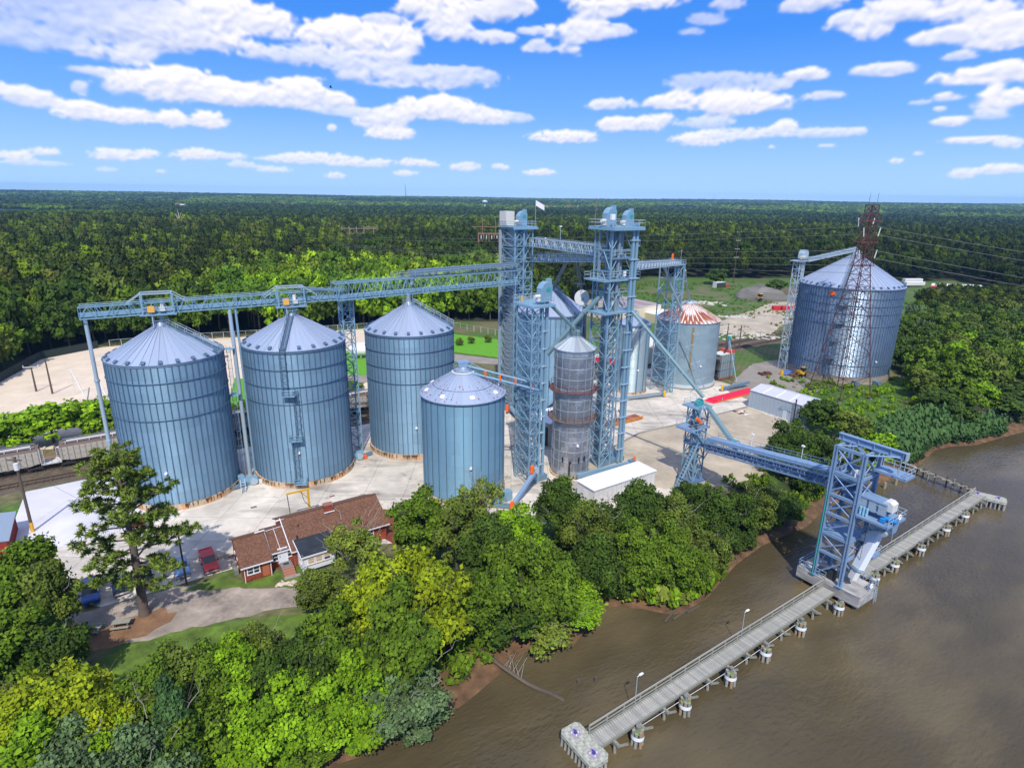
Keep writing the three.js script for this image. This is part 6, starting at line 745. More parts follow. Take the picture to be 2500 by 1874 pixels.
  const farT = [[247.5, -357, 0], [251.6, -356.4, 1], [255.5, -355.6, 2], [259.5, -355, 1], [263.2, -354.2, 2], [266.8, -353.4, 1], [270.6, -352.4, 0]], W0 = ['first', 'second', 'third', 'fourth', 'fifth', 'sixth', 'seventh']; farT.forEach(([x, z, k], i) => trailer(`${k === 1 ? 'white' : 'red and white'} grain trailer in the far right field, ${W0[i]} from left in its row`, x, z, 0.95, 12, M.white, k === 1 ? M.offwhite : mat(0.6, 0.02, 0.03, 0.5), 'grain trailers parked in the far right field'));
  trailer('white trailer standing left of the far right trailer row', 243, -368, 0.2, 13, M.white, M.offwhite); trailer('second white trailer just behind the largest bin roof', 252, -384, 0.2, 13, M.white, M.offwhite);
  const boxT = thing('cargo_box', 'small white and dark cargo box in the green field', 'cargo box', 119.5, 0, -352, 0.5); part(boxT, 'shell', box(7, 3, 3.2, 0, 1.5, 0), mat(0.04, 0.05, 0.03, 0.9)); part(boxT, 'door_panel', box(0.15, 2.8, 3, -3.55, 1.5, 0), M.offwhite); part(boxT, 'roof', box(7.1, 0.15, 3.3, 0, 3.1, 0), mat(0.6, 0.65, 0.7, 0.6)); part(boxT, 'rust_tub', box(3, 1.6, 3, 5.2, 0.8, 0.4), M.rust);
  for (const [x, i] of [[122, 'left'], [126, 'middle'], [130, 'right']]) { const b = thing('skip_bin', `red waste bin by the dirt road, ${i} one`, 'waste bin', x, 0, -278, 0.1, 'red waste bins by the dirt road'); part(b, 'tub', extrude([[-1.5, 0], [1.5, 0], [1.7, 2.0], [-1.7, 2.0]], 2, 0.04).translate(0, 0, -1), M.red); part(b, 'rib', [-0.8, 0.8].map((q) => box(0.12, 1.9, 0.1, q, 1, 1.06)), M.rust); }
  // earth mover and backhoe
  const digger = (label, x, z, a, boom) => { const q = thing('loader', label, 'digger', x, 0, z, a); part(q, 'body', [box(2.6, 0.9, 1.4, 0, 1.2, 0), box(1.2, 0.7, 1.2, 1.2, 1.7, 0)], M.yellow); part(q, 'cab', box(1.1, 1.3, 1.3, -0.3, 2.2, 0), M.glass); part(q, 'cab_roof', box(1.3, 0.14, 1.45, -0.3, 2.9, 0), M.yellow); part(q, 'bucket', [beam(V3(1.4, 1.3, 0.6), V3(2.8, 0.6, 0.6), 0.2, 0.25), beam(V3(1.4, 1.3, -0.6), V3(2.8, 0.6, -0.6), 0.2, 0.25), box(0.7, 0.7, 2.2, 3.1, 0.5, 0)], mat(0.3, 0.13, 0.04, 0.8)); for (const [wx, r] of [[-0.9, 0.75], [1.2, 0.55]]) for (const s of [-1, 1]) part(q, 'wheel', cyl(r, r, 0.45, 0, -0.22, 0, 18).rotateX(Math.PI / 2).translate(wx, r, s * 0.9), M.tyre); if (boom) part(q, 'boom', [beam(V3(-1.4, 1.4, 0), V3(-2.4, 3.4, 0), 0.3, 0.35), beam(V3(-2.4, 3.4, 0), V3(-3.2, 1.6, 0), 0.25, 0.3), box(0.5, 0.6, 0.7, -3.2, 1.3, 0)], mat(0.8, 0.5, 0.2, 0.5)); return q; };
  digger('yellow backhoe with raised arm in front of the largest bin', 83.6, -167.2, Math.PI + 0.3, true).scale.setScalar(0.95); digger('orange loader working at the gravel heap in the back field', 125, -304, 0.3, false).scale.setScalar(1.3);
  const heap = (label, x, z, r, h, col, sd) => { const q = thing('gravel_heap', label, 'gravel heap', x, -0.2, z), g = new THREE.SphereGeometry(1, 28, 12, 0, TAU, 0, Math.PI / 2), p = g.attributes.position; for (let i = 0; i < p.count; i++) { const X = p.getX(i), Z = p.getZ(i), Y = p.getY(i), k = 0.8 + fbm(X * 2 + sd, Z * 2, 3) * 0.45; p.setXYZ(i, X * r * k, Math.pow(Y, 1.25) * h * k, Z * r * k * 0.8); } g.computeVertexNormals(); part(q, 'pile', g, mat(...col, 0.98, 0, { map: GRAIN })); return q; };
  heap('big grey gravel heap in the back field', 129, -312, 13, 6.5, [0.34, 0.32, 0.28], 3); heap('low grey gravel heap right of the big one', 146, -308, 9, 3.4, [0.4, 0.38, 0.36], 8); heap('brown earth bank behind the gravel heaps', 152, -322, 12, 5, [0.3, 0.22, 0.13], 5); heap('white rubble heap by the dock tower footing', 27.6, -89.8, 2.0, 0.9, [0.62, 0.62, 0.6], 6); heap('grey earth mound at the blue dock tower foot', 36.2, -93.6, 2.2, 1.3, [0.2, 0.17, 0.14], 2);
  const rub = (name, label, x, z, sx, sz, n, s, cols, sd) => { const q = thing(name, label, 'rubble', x, 0, z), r = rng(sd), G = cols.map(() => []); for (let i = 0; i < n; i++) { const g = new THREE.IcosahedronGeometry(s * (0.3 + r()), 0); g.scale(1 + r(), 0.4 + r() * 0.4, 0.7 + r()); g.rotateY(r() * 6); g.translate((r() + r() - 1) * sx, s * 0.1, (r() + r() - 1) * sz); G[Math.floor(r() * cols.length)].push(g); } G.forEach((l, i) => l.length && stuff(q, 'stones', l, cols[i])); };
  const rc = [mat(0.5, 0.47, 0.4, 0.95), mat(0.36, 0.32, 0.26, 0.95), mat(0.5, 0.48, 0.43, 0.95)];
  rub('rubble_field', 'scattered pale rubble in the back field right of the rusted silo', 88, -222, 20, 9, 130, 0.6, rc, 4); rub('rubble_field', 'pale rubble line along the dirt road', 98, -260, 14, 3.5, 80, 0.6, rc, 5); rub('rubble_field', 'rubble heap in the grass field before the tree line', 92, -296, 14, 8, 80, 0.7, rc, 6); rub('rubble_field', 'pile of white stones near the dock tower stair', 26.6, -90.0, 2.0, 1.2, 70, 0.22, [mat(0.66, 0.66, 0.65, 0.9), mat(0.5, 0.5, 0.48, 0.9)], 7); rub('rubble_field', 'small heap of junk at the left corner of the silver shed', 54.6, -135, 1.8, 1.6, 26, 0.35, [M.dark, M.offwhite, M.rust], 8); rub('rubble_field', 'pale stones before the brick house steps', -28.4, -66.8, 1.6, 0.7, 26, 0.25, [mat(0.6, 0.5, 0.42, 0.9), mat(0.5, 0.4, 0.32, 0.9)], 9);
  const pal = thing('pallet_stack', 'blue sheeting and planks piled at the foot of the largest bin leg tower', 'stack', 80.5, 0, -169.5, 0.4); part(pal, 'planks', [0, 1, 2, 3].map((i) => box(4, 0.12, 0.3, 0, 0.3 + i * 0.02, i * 0.4)), M.wood); part(pal, 'sheet', extrude([[-1.5, 0], [1.6, 0], [0.6, 0.8], [-0.5, 0.9]], 1.8, 0.05).translate(-0.3, 0.4, -0.3), mat(0.1, 0.16, 0.4, 0.5)); part(pal, 'amber_box', box(0.8, 1.3, 0.6, -2.4, 0.65, 0), M.yellow);
  const rt = thing('rusty_plough', 'rusty frame lying beside the louvred dryer', 'scrap', 73.4, 0, -168.4, 0.3); part(rt, 'frame', [box(3.6, 0.3, 0.3, 0, 0.4, 0.8), box(3.6, 0.3, 0.3, 0, 0.4, -0.8), box(0.4, 0.4, 2, -1.4, 0.5, 0), box(1.6, 0.5, 1.4, 0.8, 0.6, 0)], M.rustD);
  // red shed at the left edge
  const rs = thing('red_shed', 'red walled shed with pale blue roof at the left picture edge', 'shed', -68.3, 0, -71.6, 2.16); part(rs, 'wall', [box(9, 2.6, 0.15, 4.5, 1.3, 0), box(0.15, 2.6, 5, 0, 1.3, -2.5), box(0.15, 2.6, 5, 9, 1.3, -2.5)], mat(0.3, 0.03, 0.025, 0.7)); part(rs, 'roof', beam(V3(4.5, 2.7, 0.3), V3(4.5, 3.4, -5.2), 9.4, 0.14), mat(0.35, 0.42, 0.5, 0.5, 0.3)); part(rs, 'wall_rib', Array.from({ length: 12 }, (_, i) => box(0.06, 2.5, 0.06, 0.4 + i * 0.75, 1.3, 0.1)), mat(0.24, 0.025, 0.02, 0.7));
  // white tanks in the lot behind the bins
  for (const [x, z, a, lab] of [[-91, -173, 1.2, 'white storage tank behind the leftmost bin'], [-44.4, -182, 0.4, 'white storage tank seen through the slim lattice tower'], [-76, -186, 0.3, 'white storage tank in the gap left of the second bin roof']]) { const q = thing('storage_tank', lab, 'tank', x, 0, z, a, 'white tanks in the lot behind the bins'), g = new THREE.CapsuleGeometry(1.9, 9, 8, 20); g.rotateZ(Math.PI / 2); g.translate(0, 2.8, 0); part(q, 'shell', g, M.white); part(q, 'saddle', [box(0.5, 1.2, 2.6, -3, 0.6, 0), box(0.5, 1.2, 2.6, 3, 0.6, 0)], M.concGrey); part(q, 'valve', [cyl(0.3, 0.3, 0.5, 0, 4.6, 0, 8)], M.dark); }
  const wh = thing('white_railing', 'white pipe barrier beside the back road between the first two bins', 'barrier', -78, 0, -168, 0.2); part(wh, 'rails', railGeo([V3(0, 0, 0), V3(12, 0, -3)], 1.3, 3, 0.12), M.white); const fr = thing('pipe_frame', 'white slanted pipe frame standing in the gravel lot', 'pipe frame', -107, 0, -138, 0.1); part(fr, 'pipe', [rod(V3(-1, 6.5, -4), V3(5, 0, 2), 0.14), rod(V3(3.5, 6.8, -5), V3(8.5, 0, 0), 0.14), rod(V3(-1, 6.5, -4), V3(-1, 0, -4), 0.08), rod(V3(3.5, 6.8, -5), V3(3.5, 0, -5), 0.08)], M.offwhite);
}
// ---------------------------------------------------------------- trees
const TONE = { M: [[0.050, 0.095, 0.009], [0.14, 0.22, 0.014]], D: [[0.028, 0.058, 0.009], [0.075, 0.128, 0.014]], Y: [[0.125, 0.19, 0.008], [0.30, 0.345, 0.012]], L: [[0.085, 0.175, 0.008], [0.22, 0.36, 0.012]], B: [[0.055, 0.095, 0.036], [0.125, 0.19, 0.075]], O: [[0.060, 0.088, 0.014], [0.14, 0.185, 0.025]], C: [[0.034, 0.078, 0.022], [0.08, 0.155, 0.045]], S: [[0.10, 0.15, 0.02], [0.23, 0.28, 0.04]], P: [[0.042, 0.095, 0.010], [0.12, 0.225, 0.018]] };
const LEAF = new THREE.MeshPhysicalMaterial({ vertexColors: true, roughness: 0.9, specularIntensity: 0.25, side: THREE.DoubleSide, transmission: 0.25, thickness: 0 });
// leaf clumps spread over the lobes of a crown; r and h are the crown's half width and height, y0 its underside
function crownGeo(seed, { r, y0, y1, n, leaf, lobes, tone, shape = 'round', lobeR = 0.42, fill = 0.28, soft = 0.75, grow = 0.5 }) {
  const R = rng(seed), L = [], cy = (y0 + y1) / 2, hy = (y1 - y0) / 2;
  for (let i = 0; i < lobes; i++) {
    let a = R() * TAU, v = R(), k = Math.pow(R(), 0.45), x, y, z, lr = lobeR * (0.65 + 0.6 * R());
    if (shape === 'cone') { v = Math.pow(v, 1.2); const w = (1 - v) * 0.85 + 0.1; x = Math.cos(a) * k * w * r * 0.8; z = Math.sin(a) * k * w * r * 0.8; y = lerp(y0, y1 - 0.6, v); lr *= 0.5 + w * 0.7; }
    else if (shape === 'flat') { x = Math.cos(a) * k * r * 0.72; z = Math.sin(a) * k * r * 0.72; y = cy + hy * (0.75 - 1.3 * v * v) * (1 - 0.35 * k); }
    else { const e = Math.acos(1 - 1.75 * v), wob = 0.74 + 0.34 * R(); k = Math.pow(k, 0.7); x = Math.cos(a) * Math.sin(e) * k * r * 0.84 * wob; z = Math.sin(a) * Math.sin(e) * k * r * 0.84 * wob; y = cy - hy * 0.06 + Math.cos(e) * k * hy * 0.86 * wob; }
    L.push([x, y, z, lr * r, 0.72 + 0.5 * R(), R()]);
  }
  const tot = L.reduce((s, l) => s + l[3] * l[3], 0), pos = new Float32Array(n * 18), nor = new Float32Array(n * 18), col = new Float32Array(n * 18), [c0, c1] = TONE[tone];
  let m = 0; const d = V3(), t1 = V3(), t2 = V3(), nn = V3(), tmp = V3();
  for (const l of L) {
    const cnt = Math.round(n * l[3] * l[3] / tot);
    for (let q = 0; q < cnt && m < n; q++) {
      let ok = false;
      for (let tr = 0; tr < 6 && !ok; tr++) {
        const u = R() * 1.62 - 0.62, a = R() * TAU, s = Math.sqrt(1 - Math.min(1, u * u)); d.set(Math.cos(a) * s, u, Math.sin(a) * s);
        const q1 = R(), f = q1 < fill ? 0.45 + 0.5 * R() : q1 < 0.84 ? 0.85 + 0.3 * R() : 1.1 + 0.55 * R(); tmp.set(l[0], l[1], l[2]).addScaledVector(d, l[3] * f); tmp.y = l[1] + (tmp.y - l[1]) * (shape === 'flat' ? 0.5 : 0.82);
        ok = tmp.y > y0 * 0.9 && !L.some((k) => k !== l && (k[0] - tmp.x) ** 2 + (k[1] - tmp.y) ** 2 + (k[2] - tmp.z) ** 2 < (k[3] * 0.62) ** 2);
      }
      if (!ok) continue;
      nn.set(R() - 0.5, R() - 0.3, R() - 0.5).normalize().multiplyScalar(soft).addScaledVector(d, 0.7).normalize();
      t1.set(R() - 0.5, (R() - 0.5) * 0.7, R() - 0.5).cross(nn).normalize(); t2.crossVectors(nn, t1);
      const s = leaf * (0.55 + 0.9 * R()), w = s * 0.42, fold = s * 0.16, P = tmp, tn = clamp01(l[5] * 0.45 + R() * 0.55), br = 1.42 * l[4] * (0.78 + 0.44 * R());
      const v = [P.clone().addScaledVector(t1, -s / 2), P.clone().addScaledVector(t2, w).addScaledVector(nn, -fold), P.clone().addScaledVector(t1, s / 2), P.clone().addScaledVector(t2, -w).addScaledVector(nn, -fold)], na = nn.clone().addScaledVector(d, grow).normalize();
      [0, 2, 1, 0, 3, 2].forEach((i, k) => { const o = m * 18 + k * 3; pos.set([v[i].x, v[i].y, v[i].z], o); nor.set([na.x, na.y, na.z], o); col.set([lerp(c0[0], c1[0], tn) * br, lerp(c0[1], c1[1], tn) * br, lerp(c0[2], c1[2], tn) * br], o); });
      m++;
    }
  }
  const g = new THREE.BufferGeometry(); g.setAttribute('position', new THREE.BufferAttribute(pos.slice(0, m * 18), 3)); g.setAttribute('normal', new THREE.BufferAttribute(nor.slice(0, m * 18), 3)); g.setAttribute('color', new THREE.BufferAttribute(col.slice(0, m * 18), 3)); return g;
}
function trunkGeo(seed, h, r, spread, n = 7, base = 0.3) {
  const R = rng(seed), L = [rod(V3(0, -0.6, 0), V3((R() - 0.5) * 0.5, h * 0.55, (R() - 0.5) * 0.5), r, 8, r * 0.6), rod(V3(0, h * 0.5, 0), V3((R() - 0.5) * 1.2, h * 0.9, (R() - 0.5) * 1.2), r * 0.6, 6, r * 0.15)];
  for (let i = 0; i < n; i++) { const y = h * lerp(base, 0.75, i / n), a = i * 2.4 + R(), e = V3(Math.cos(a) * spread * (0.5 + R() * 0.4), y + h * (0.1 + 0.15 * R()), Math.sin(a) * spread * (0.5 + R() * 0.4)); L.push(rod(V3(0, y, 0), e, r * 0.4, 5, r * 0.12)); for (let k = 0; k < 2; k++) L.push(rod(e.clone().lerp(V3(0, y, 0), 0.3), e.clone().add(V3((R() - 0.5) * 2, 0.6 + R(), (R() - 0.5) * 2)), r * 0.14, 4, r * 0.05)); }
  return join(L);
}
function twigGeo(seed, h, r, n) {      // bare pale twigs that stand out of a crown
  const R = rng(seed), L = []; for (let i = 0; i < n; i++) { const a = R() * TAU, y = h * (0.35 + 0.55 * R()), k = r * (0.45 + 0.35 * R()); let p = V3(Math.cos(a) * k, y, Math.sin(a) * k); for (let s = 0; s < 3; s++) { const q = p.clone().add(V3(Math.cos(a) * 0.55 + (R() - 0.5) * 0.9, 0.35 + R() * 0.6, Math.sin(a) * 0.55 + (R() - 0.5) * 0.9)); L.push(rod(p, q, 0.05 - s * 0.012, 4, 0.035 - s * 0.01)); if (R() < 0.7) L.push(rod(q, q.clone().add(V3((R() - 0.5) * 1.2, R() * 0.6, (R() - 0.5) * 1.2)), 0.022, 3, 0.01)); p = q; } } return join(L);
}
// reference trees: 10 m high, 4.4 m half width, scaled where they stand
const KIND = {}, spec = { M: ['round', 30], D: ['round', 30], Y: ['round', 26], L: ['round', 24], B: ['round', 26], O: ['round', 28], S: ['round', 13], C: ['cone', 26], P: ['flat', 15] };
const NAMES = { M: 'broadleaf_tree', D: 'broadleaf_tree', Y: 'golden_tree', L: 'broadleaf_tree', B: 'willow_oak', O: 'olive_green_tree', S: 'sparse_tree', C: 'cedar_tree', P: 'pine_tree' };
Object.entries(spec).forEach(([k, [shape, lobes]], i) => {
  KIND[k] = [0, 1].map((v) => ({ crown: crownGeo(100 + i * 7 + v, { r: 4.4, y0: shape === 'flat' ? 3 : 0.7, y1: 10, n: k === 'S' ? 4600 : 13000, leaf: k === 'C' || k === 'B' ? 0.33 : 0.37, lobes: k === 'S' ? 30 : lobes + 30, tone: k, shape, lobeR: shape === 'flat' ? 0.3 : k === 'S' ? 0.2 : 0.21, soft: 1.05 }), lite: crownGeo(150 + i * 7 + v, { r: 4.4, y0: shape === 'flat' ? 3 : 0.7, y1: 10, n: 2400, leaf: 0.8, lobes: lobes + 12, tone: k, shape, lobeR: shape === 'flat' ? 0.33 : 0.26, grow: 0.8 }), trunk: trunkGeo(200 + i + v, 9, 0.24, 3.6, k === 'S' ? 12 : 6), twigs: k === 'S' || k === 'B' || k === 'D' || k === 'O' ? twigGeo(300 + i + v, 10, 4.4, k === 'S' ? 26 : k === 'B' ? 9 : 3) : null }));
});
const PRO = {};
function tree(kind, v, x, y, z, h, r, turn, label, group) {
  const K = KIND[kind][v], lite = Math.hypot(x, z) > 125, key = kind + v + lite;
  let o;
  if (!PRO[key]) { o = thing(NAMES[kind], label, 'tree', x, y, z, turn, group); part(o, 'crown', lite ? K.lite : K.crown, LEAF); part(o, 'trunk', K.trunk, M.bark); if (K.twigs && !lite) stuff(o, 'bare_twigs', K.twigs, M.twig); PRO[key] = o; }
  else { o = copyOf(PRO[key], label, x, y, z, turn); delete o.userData.group; if (group) o.userData.group = group; }
  o.scale.set(r / 4.4, h / 10, r / 4.4); return o;
}
const NEAR = [
  [-53.2, -56.0, 12.5, 5.0, 'M', 'large mid green tree at the left edge beside the red shed'],
  [-49.6, -54.6, 11.0, 3.6, 'O', 'dark olive tree shading the picnic tables on the left'],
  [-47.5, -47.7, 11.0, 4.5, 'M', 'mid green tree at the left edge below the red shed'],
  [-44.6, -48.6, 9.0, 3.6, 'D', 'dark tree in deep shade left of the small lawn'],
  [-41.6, -41.3, 9.4, 4.4, 'Y', 'golden green tree near the lower left corner'],
  [-38.3, -42.2, 10.1, 4.2, 'Y', 'golden green tree right of its twin near the lower left corner'],
  [-39.1, -37.1, 11.0, 4.6, 'L', 'bright green tree in the bottom left corner'],
  [-35.6, -37.1, 11.4, 4.2, 'B', 'grey green tree in front of the golden trees at bottom left'],
  [-33.5, -38.7, 10.2, 3.2, 'L', 'bright green bush at the bottom edge right of the grey green tree'],
  [-33.9, -40.7, 9.8, 3, 'Y', 'small yellow green tree below the lawn on its left side'],
  [-31.8, -44.4, 9.8, 3.6, 'M', 'mid green tree at the lawn front edge, leftmost of the row'],
  [-29.9, -45.2, 9.4, 3.6, 'O', 'olive tree at the lawn front edge beside the leftmost one'],
  [-27.6, -45.5, 9.8, 3.4, 'M', 'mid green tree at the lawn front edge, middle of the row'],
  [-26.0, -47.5, 8.8, 3.2, 'L', 'light green tree at the lawn front edge near its right end'],
  [-25.9, -51.4, 6.5, 3, 'O', 'small brownish olive tree standing on the lawn right end'],
  [-28.3, -40.0, 14.0, 3.6, 'C', 'blue green conical cedar in the bottom foreground'],
  [-29.6, -38.3, 11.9, 4, 'B', 'blue grey bushy tree at the bottom beside the cedar'],
  [-26.6, -40.9, 11.0, 4.2, 'M', 'mid green tree right of the blue green cedar'],
  [-25.1, -41.7, 7.4, 4.2, 'L', 'bright green tree at the bottom edge left of centre'],
  [-21.9, -43.5, 10.1, 4, 'L', 'bright lime tree below the lawn right end'],
  [-22.4, -46.3, 9.4, 3.2, 'D', 'dark tree between the lawn right end and the lime trees'],
  [-19.0, -45.0, 9.8, 4.2, 'L', 'bright lime tree in the bottom middle left of the shore'],
  [-19.6, -44.6, 3.4, 4, 'M', 'mid green tree at the bottom edge behind the mud bank'],
  [-15.3, -46.7, 7.3, 4.8, 'L', 'biggest bright lime tree in the bottom foreground'],
  [-14.1, -47.4, 10.6, 3.6, 'L', 'narrow lime tree behind the biggest lime tree'],
  [-19.6, -48.5, 10.1, 3.6, 'D', 'dark tree in the gap behind the lime trees'],
  [-18.0, -50.6, 10.3, 3.8, 'M', 'mid green tree below the gravel drive end'],
  [-12.5, -55.6, 13.6, 4.8, 'Y', 'tall golden yellow tree in front of the brick house right end'],
  [-8.8, -54.5, 16.3, 5.2, 'Y', 'largest golden yellow tree right of the brick house'],
  [-15.4, -54.7, 11.2, 3.8, 'Y', 'golden yellow tree on the left of the yellow group'],
  [-10.9, -50.3, 15.3, 4.6, 'M', 'green tree in front of the golden yellow group'],
  [-20.1, -68.0, 9.5, 4, 'S', 'sparse pale tree with bare twigs over the house roof right end'],
  [-12.2, -71.9, 11.5, 4.6, 'M', 'green tree left of the front bin with red spotted roof'],
  [-22.6, -61.4, 6.0, 3.2, 'O', 'low olive tree beside the white porch of the brick house'],
  [-10.6, -48.3, 8.4, 4.8, 'B', 'grey green tree hanging over the mud bank, left one'],
  [-11.0, -49.0, 7.0, 4.0, 'B', 'grey green tree hanging over the water at bottom centre'],
  [-9.6, -49.1, 2.3, 3.8, 'B', 'low grey green tree at the water edge at bottom centre'],
  [-9.2, -57.2, 10, 3.8, 'L', 'light green tree above the fallen log'],
  [-4.1, -74.3, 13.0, 3.6, 'S', 'thin yellowish tree against the front bin'],
  [-7.1, -70.7, 11.0, 4, 'O', 'olive tree at the foot of the front bin'],
  [-2.4, -66.7, 11.4, 4.4, 'D', 'dark green tree right of the front bin foot'],
  [1.5, -69.3, 10.5, 4.2, 'L', 'light green tree left of the white roofed container'],
  [7.0, -78.2, 10.5, 4, 'D', 'dark green tree hiding the dryer foot'],
  [10.5, -73.3, 11.3, 3.8, 'O', 'olive tree at the white container left corner'],
  [-0.2, -60.2, 14.4, 4.6, 'M', 'mid green tree in the middle of the river bank wood'],
  [4.3, -62.0, 14.0, 4.6, 'M', 'mid green tree below the white container left end'],
  [10.9, -68.3, 10.8, 4.2, 'D', 'dark green tree below the white container middle'],
  [0.6, -61.0, 8.9, 4.8, 'D', 'dark tree with dead twigs on the bank above the fallen log'],
  [8.0, -64.1, 6.3, 4.6, 'L', 'light green tree leaning over the water at mid bank'],
  [4.3, -61.0, 5.3, 4.4, 'S', 'half dead tree with pale twigs leaning over the water'],
  [12.9, -70.2, 6.2, 4, 'D', 'dark tree on the bank left of the grassy point'],
  [-4.6, -59.0, 9.5, 4.0, 'M', 'mid green tree on the bank left of the half dead tree'],
  [19.2, -78.3, 10.0, 4.4, 'D', 'tall dark green tree right of the white container'],
  [16.2, -75.7, 9.2, 4, 'D', 'dark green tree in front of the white container right end'],
  [23.7, -78.1, 9.2, 4, 'O', 'olive tree at the foot of the conveyor support tower'],
  [28.6, -84.6, 7.4, 3.6, 'D', 'dark tree under the start of the blue gallery'],
  [16.9, -70.0, 11.3, 4.2, 'M', 'mid green tree on the grassy point, left one'],
  [21.1, -70.5, 10.9, 4.2, 'M', 'mid green tree on the grassy point, right one'],
  [30.7, -80.5, 10.3, 3.8, 'D', 'dark tree under the middle of the blue gallery'],
  [35.3, -83.3, 9.7, 3.6, 'D', 'dark bush under the blue gallery near the river'],
  [40.6, -86.4, 9.2, 3.4, 'O', 'olive brown bush under the blue gallery river end'],
  [45.7, -89.5, 5.8, 3.2, 'D', 'dark bush at the water behind the loading tower'],
  [28.2, -74.5, 8.3, 3.4, 'O', 'willowy olive bush on the bank, left of the loading tower'],
  [35.5, -82.3, 3.4, 3.2, 'D', 'low dark bush with dead branches at the water edge'],
  [25.0, -71.0, 7.5, 3, 'M', 'low green bush at the grassy point tip'],
  [52.6, -104.7, 10.1, 4.6, 'D', 'dense dark tree in front of the silver shed right corner'],
  [67.8, -124.2, 8.0, 4.0, 'D', 'dense dark tree right of the silver shed'],
  [71.0, -117.5, 7.5, 4.0, 'O', 'olive brown tree at the slope right of the silver shed'],
  [49.8, -101.8, 8.3, 4.2, 'D', 'dark tree at the gravel yard corner above the gallery'],
  [59.0, -106.7, 7.9, 3.8, 'D', 'dark tree behind the loading tower top left'],
  [64.9, -107.3, 8.6, 3.6, 'O', 'olive bush with bare twigs behind the loading tower top'],
  [75.5, -113.0, 7.0, 3.4, 'L', 'bright green bush on the slope right of the loading tower'],
  [53.1, -97.7, 8.1, 3, 'D', 'dark bush behind the loading tower upper left'],
];
NEAR.forEach(([x, z, h, r, k, label], i) => tree(k, i % 2, x, groundY(x, z), z, h, r, i * 1.7, label));
{ // the big pine
  const R = rng(11), H = 21, t = thing('pine_tree', 'big lone pine with open layered branches standing beside the parked cars', 'tree', -43.4, 0, -60.4), W = [rod(V3(0, -0.3, 0), V3(0.2, 9, 0), 0.55, 10, 0.4), rod(V3(0.2, 9, 0), V3(0.1, 16, 0), 0.4, 9, 0.22), rod(V3(0.1, 16, 0), V3(0.3, H - 0.5, 0), 0.22, 7, 0.06), rod(V3(0, -0.3, 0), V3(0, 0.9, 0), 0.75, 10, 0.54)], pos = [], nor = [], col = [];
  const tuft = (c, s) => { const k = 0.75 + R() * 0.5; for (let i = 0; i < 46; i++) { const u = R() * 1.7 - 0.7, a = R() * TAU, q = Math.sqrt(Math.max(0, 1 - u * u)), d = V3(Math.cos(a) * q, u, Math.sin(a) * q).normalize(), e = c.clone().addScaledVector(d, s * (0.6 + 0.5 * R())), b = c.clone().addScaledVector(d, s * 0.12), sd = d.clone().cross(V3(R() - 0.5, R() - 0.5, R() - 0.5)).normalize().multiplyScalar(0.085); const y = R(), cc = [lerp(0.12, 0.30, y) * k, lerp(0.19, 0.40, y) * k, lerp(0.025, 0.05, y) * k]; const fl = sd.clone().multiplyScalar(2).cross(e.clone().sub(b)).dot(d.clone().addScaledVector(V3(0, 1, 0), 0.5)) < 0 ? -1 : 1; for (const p of [b.clone().addScaledVector(sd, -fl), b.clone().addScaledVector(sd, fl), e]) { pos.push(p.x, p.y, p.z); const nn = d.clone().addScaledVector(V3(0, 1, 0), 0.5).normalize(); nor.push(nn.x, nn.y, nn.z); col.push(...cc); } } };
  for (let i = 0; i < 44; i++) {
    const y = lerp(4.6, H - 0.7, Math.pow((i + R() * 0.6) / 44, 0.92)), a = i * 2.399 + R() * 0.7, f = (y - 4.6) / (H - 4.6), len = (f < 0.12 ? 3.6 : f < 0.45 ? 6.3 : lerp(6.4, 1.4, Math.pow((f - 0.45) / 0.55, 1.1))) * (0.68 + 0.42 * R()), rise = lerp(-0.12, 0.5, f) + (R() - 0.5) * 0.2, p0 = V3(0.15, y, 0), dir = V3(Math.cos(a), rise, Math.sin(a));
    const p1 = p0.clone().addScaledVector(dir, len * 0.55).add(V3(0, 0.25, 0)), p2 = p0.clone().addScaledVector(dir, len).add(V3(0, len * 0.08, 0)); W.push(rod(p0, p1, 0.12, 5, 0.075), rod(p1, p2, 0.075, 5, 0.03));
    const nt = Math.round(5 + len * 2.9); for (let k = 0; k < nt; k++) { const q = 0.38 + 0.64 * (k + R()) / nt, c = q < 0.55 ? p0.clone().lerp(p1, q / 0.55) : p1.clone().lerp(p2, (q - 0.55) / 0.45), w = (0.3 + 0.75 * Math.sin(Math.min(1, q) * Math.PI * 0.8)) * 1.15, e = c.clone().add(V3((R() - 0.5) * 2 * w, (R() - 0.2) * 0.7, (R() - 0.5) * 2 * w)); W.push(rod(c, e, 0.025, 3, 0.012)); tuft(e, 0.48 + R() * 0.28); }
  }
  tuft(V3(0.3, H - 0.3, 0), 0.6); tuft(V3(0.1, H - 1, 0.3), 0.6);
  const g = new THREE.BufferGeometry(); g.setAttribute('position', new THREE.Float32BufferAttribute(pos, 3)); g.setAttribute('normal', new THREE.Float32BufferAttribute(nor, 3)); g.setAttribute('color', new THREE.Float32BufferAttribute(col, 3)); part(t, 'crown', g, LEAF); part(t, 'trunk', W, mat(0.13, 0.1, 0.08, 0.95));
  const pl = thing('utility_pole', 'thin dark pole right behind the big pine trunk', 'pole', -41.4, 0, -66.2); part(pl, 'shaft', cyl(0.13, 0.1, 8.4, 0, 0, 0, 8), M.pole);
}
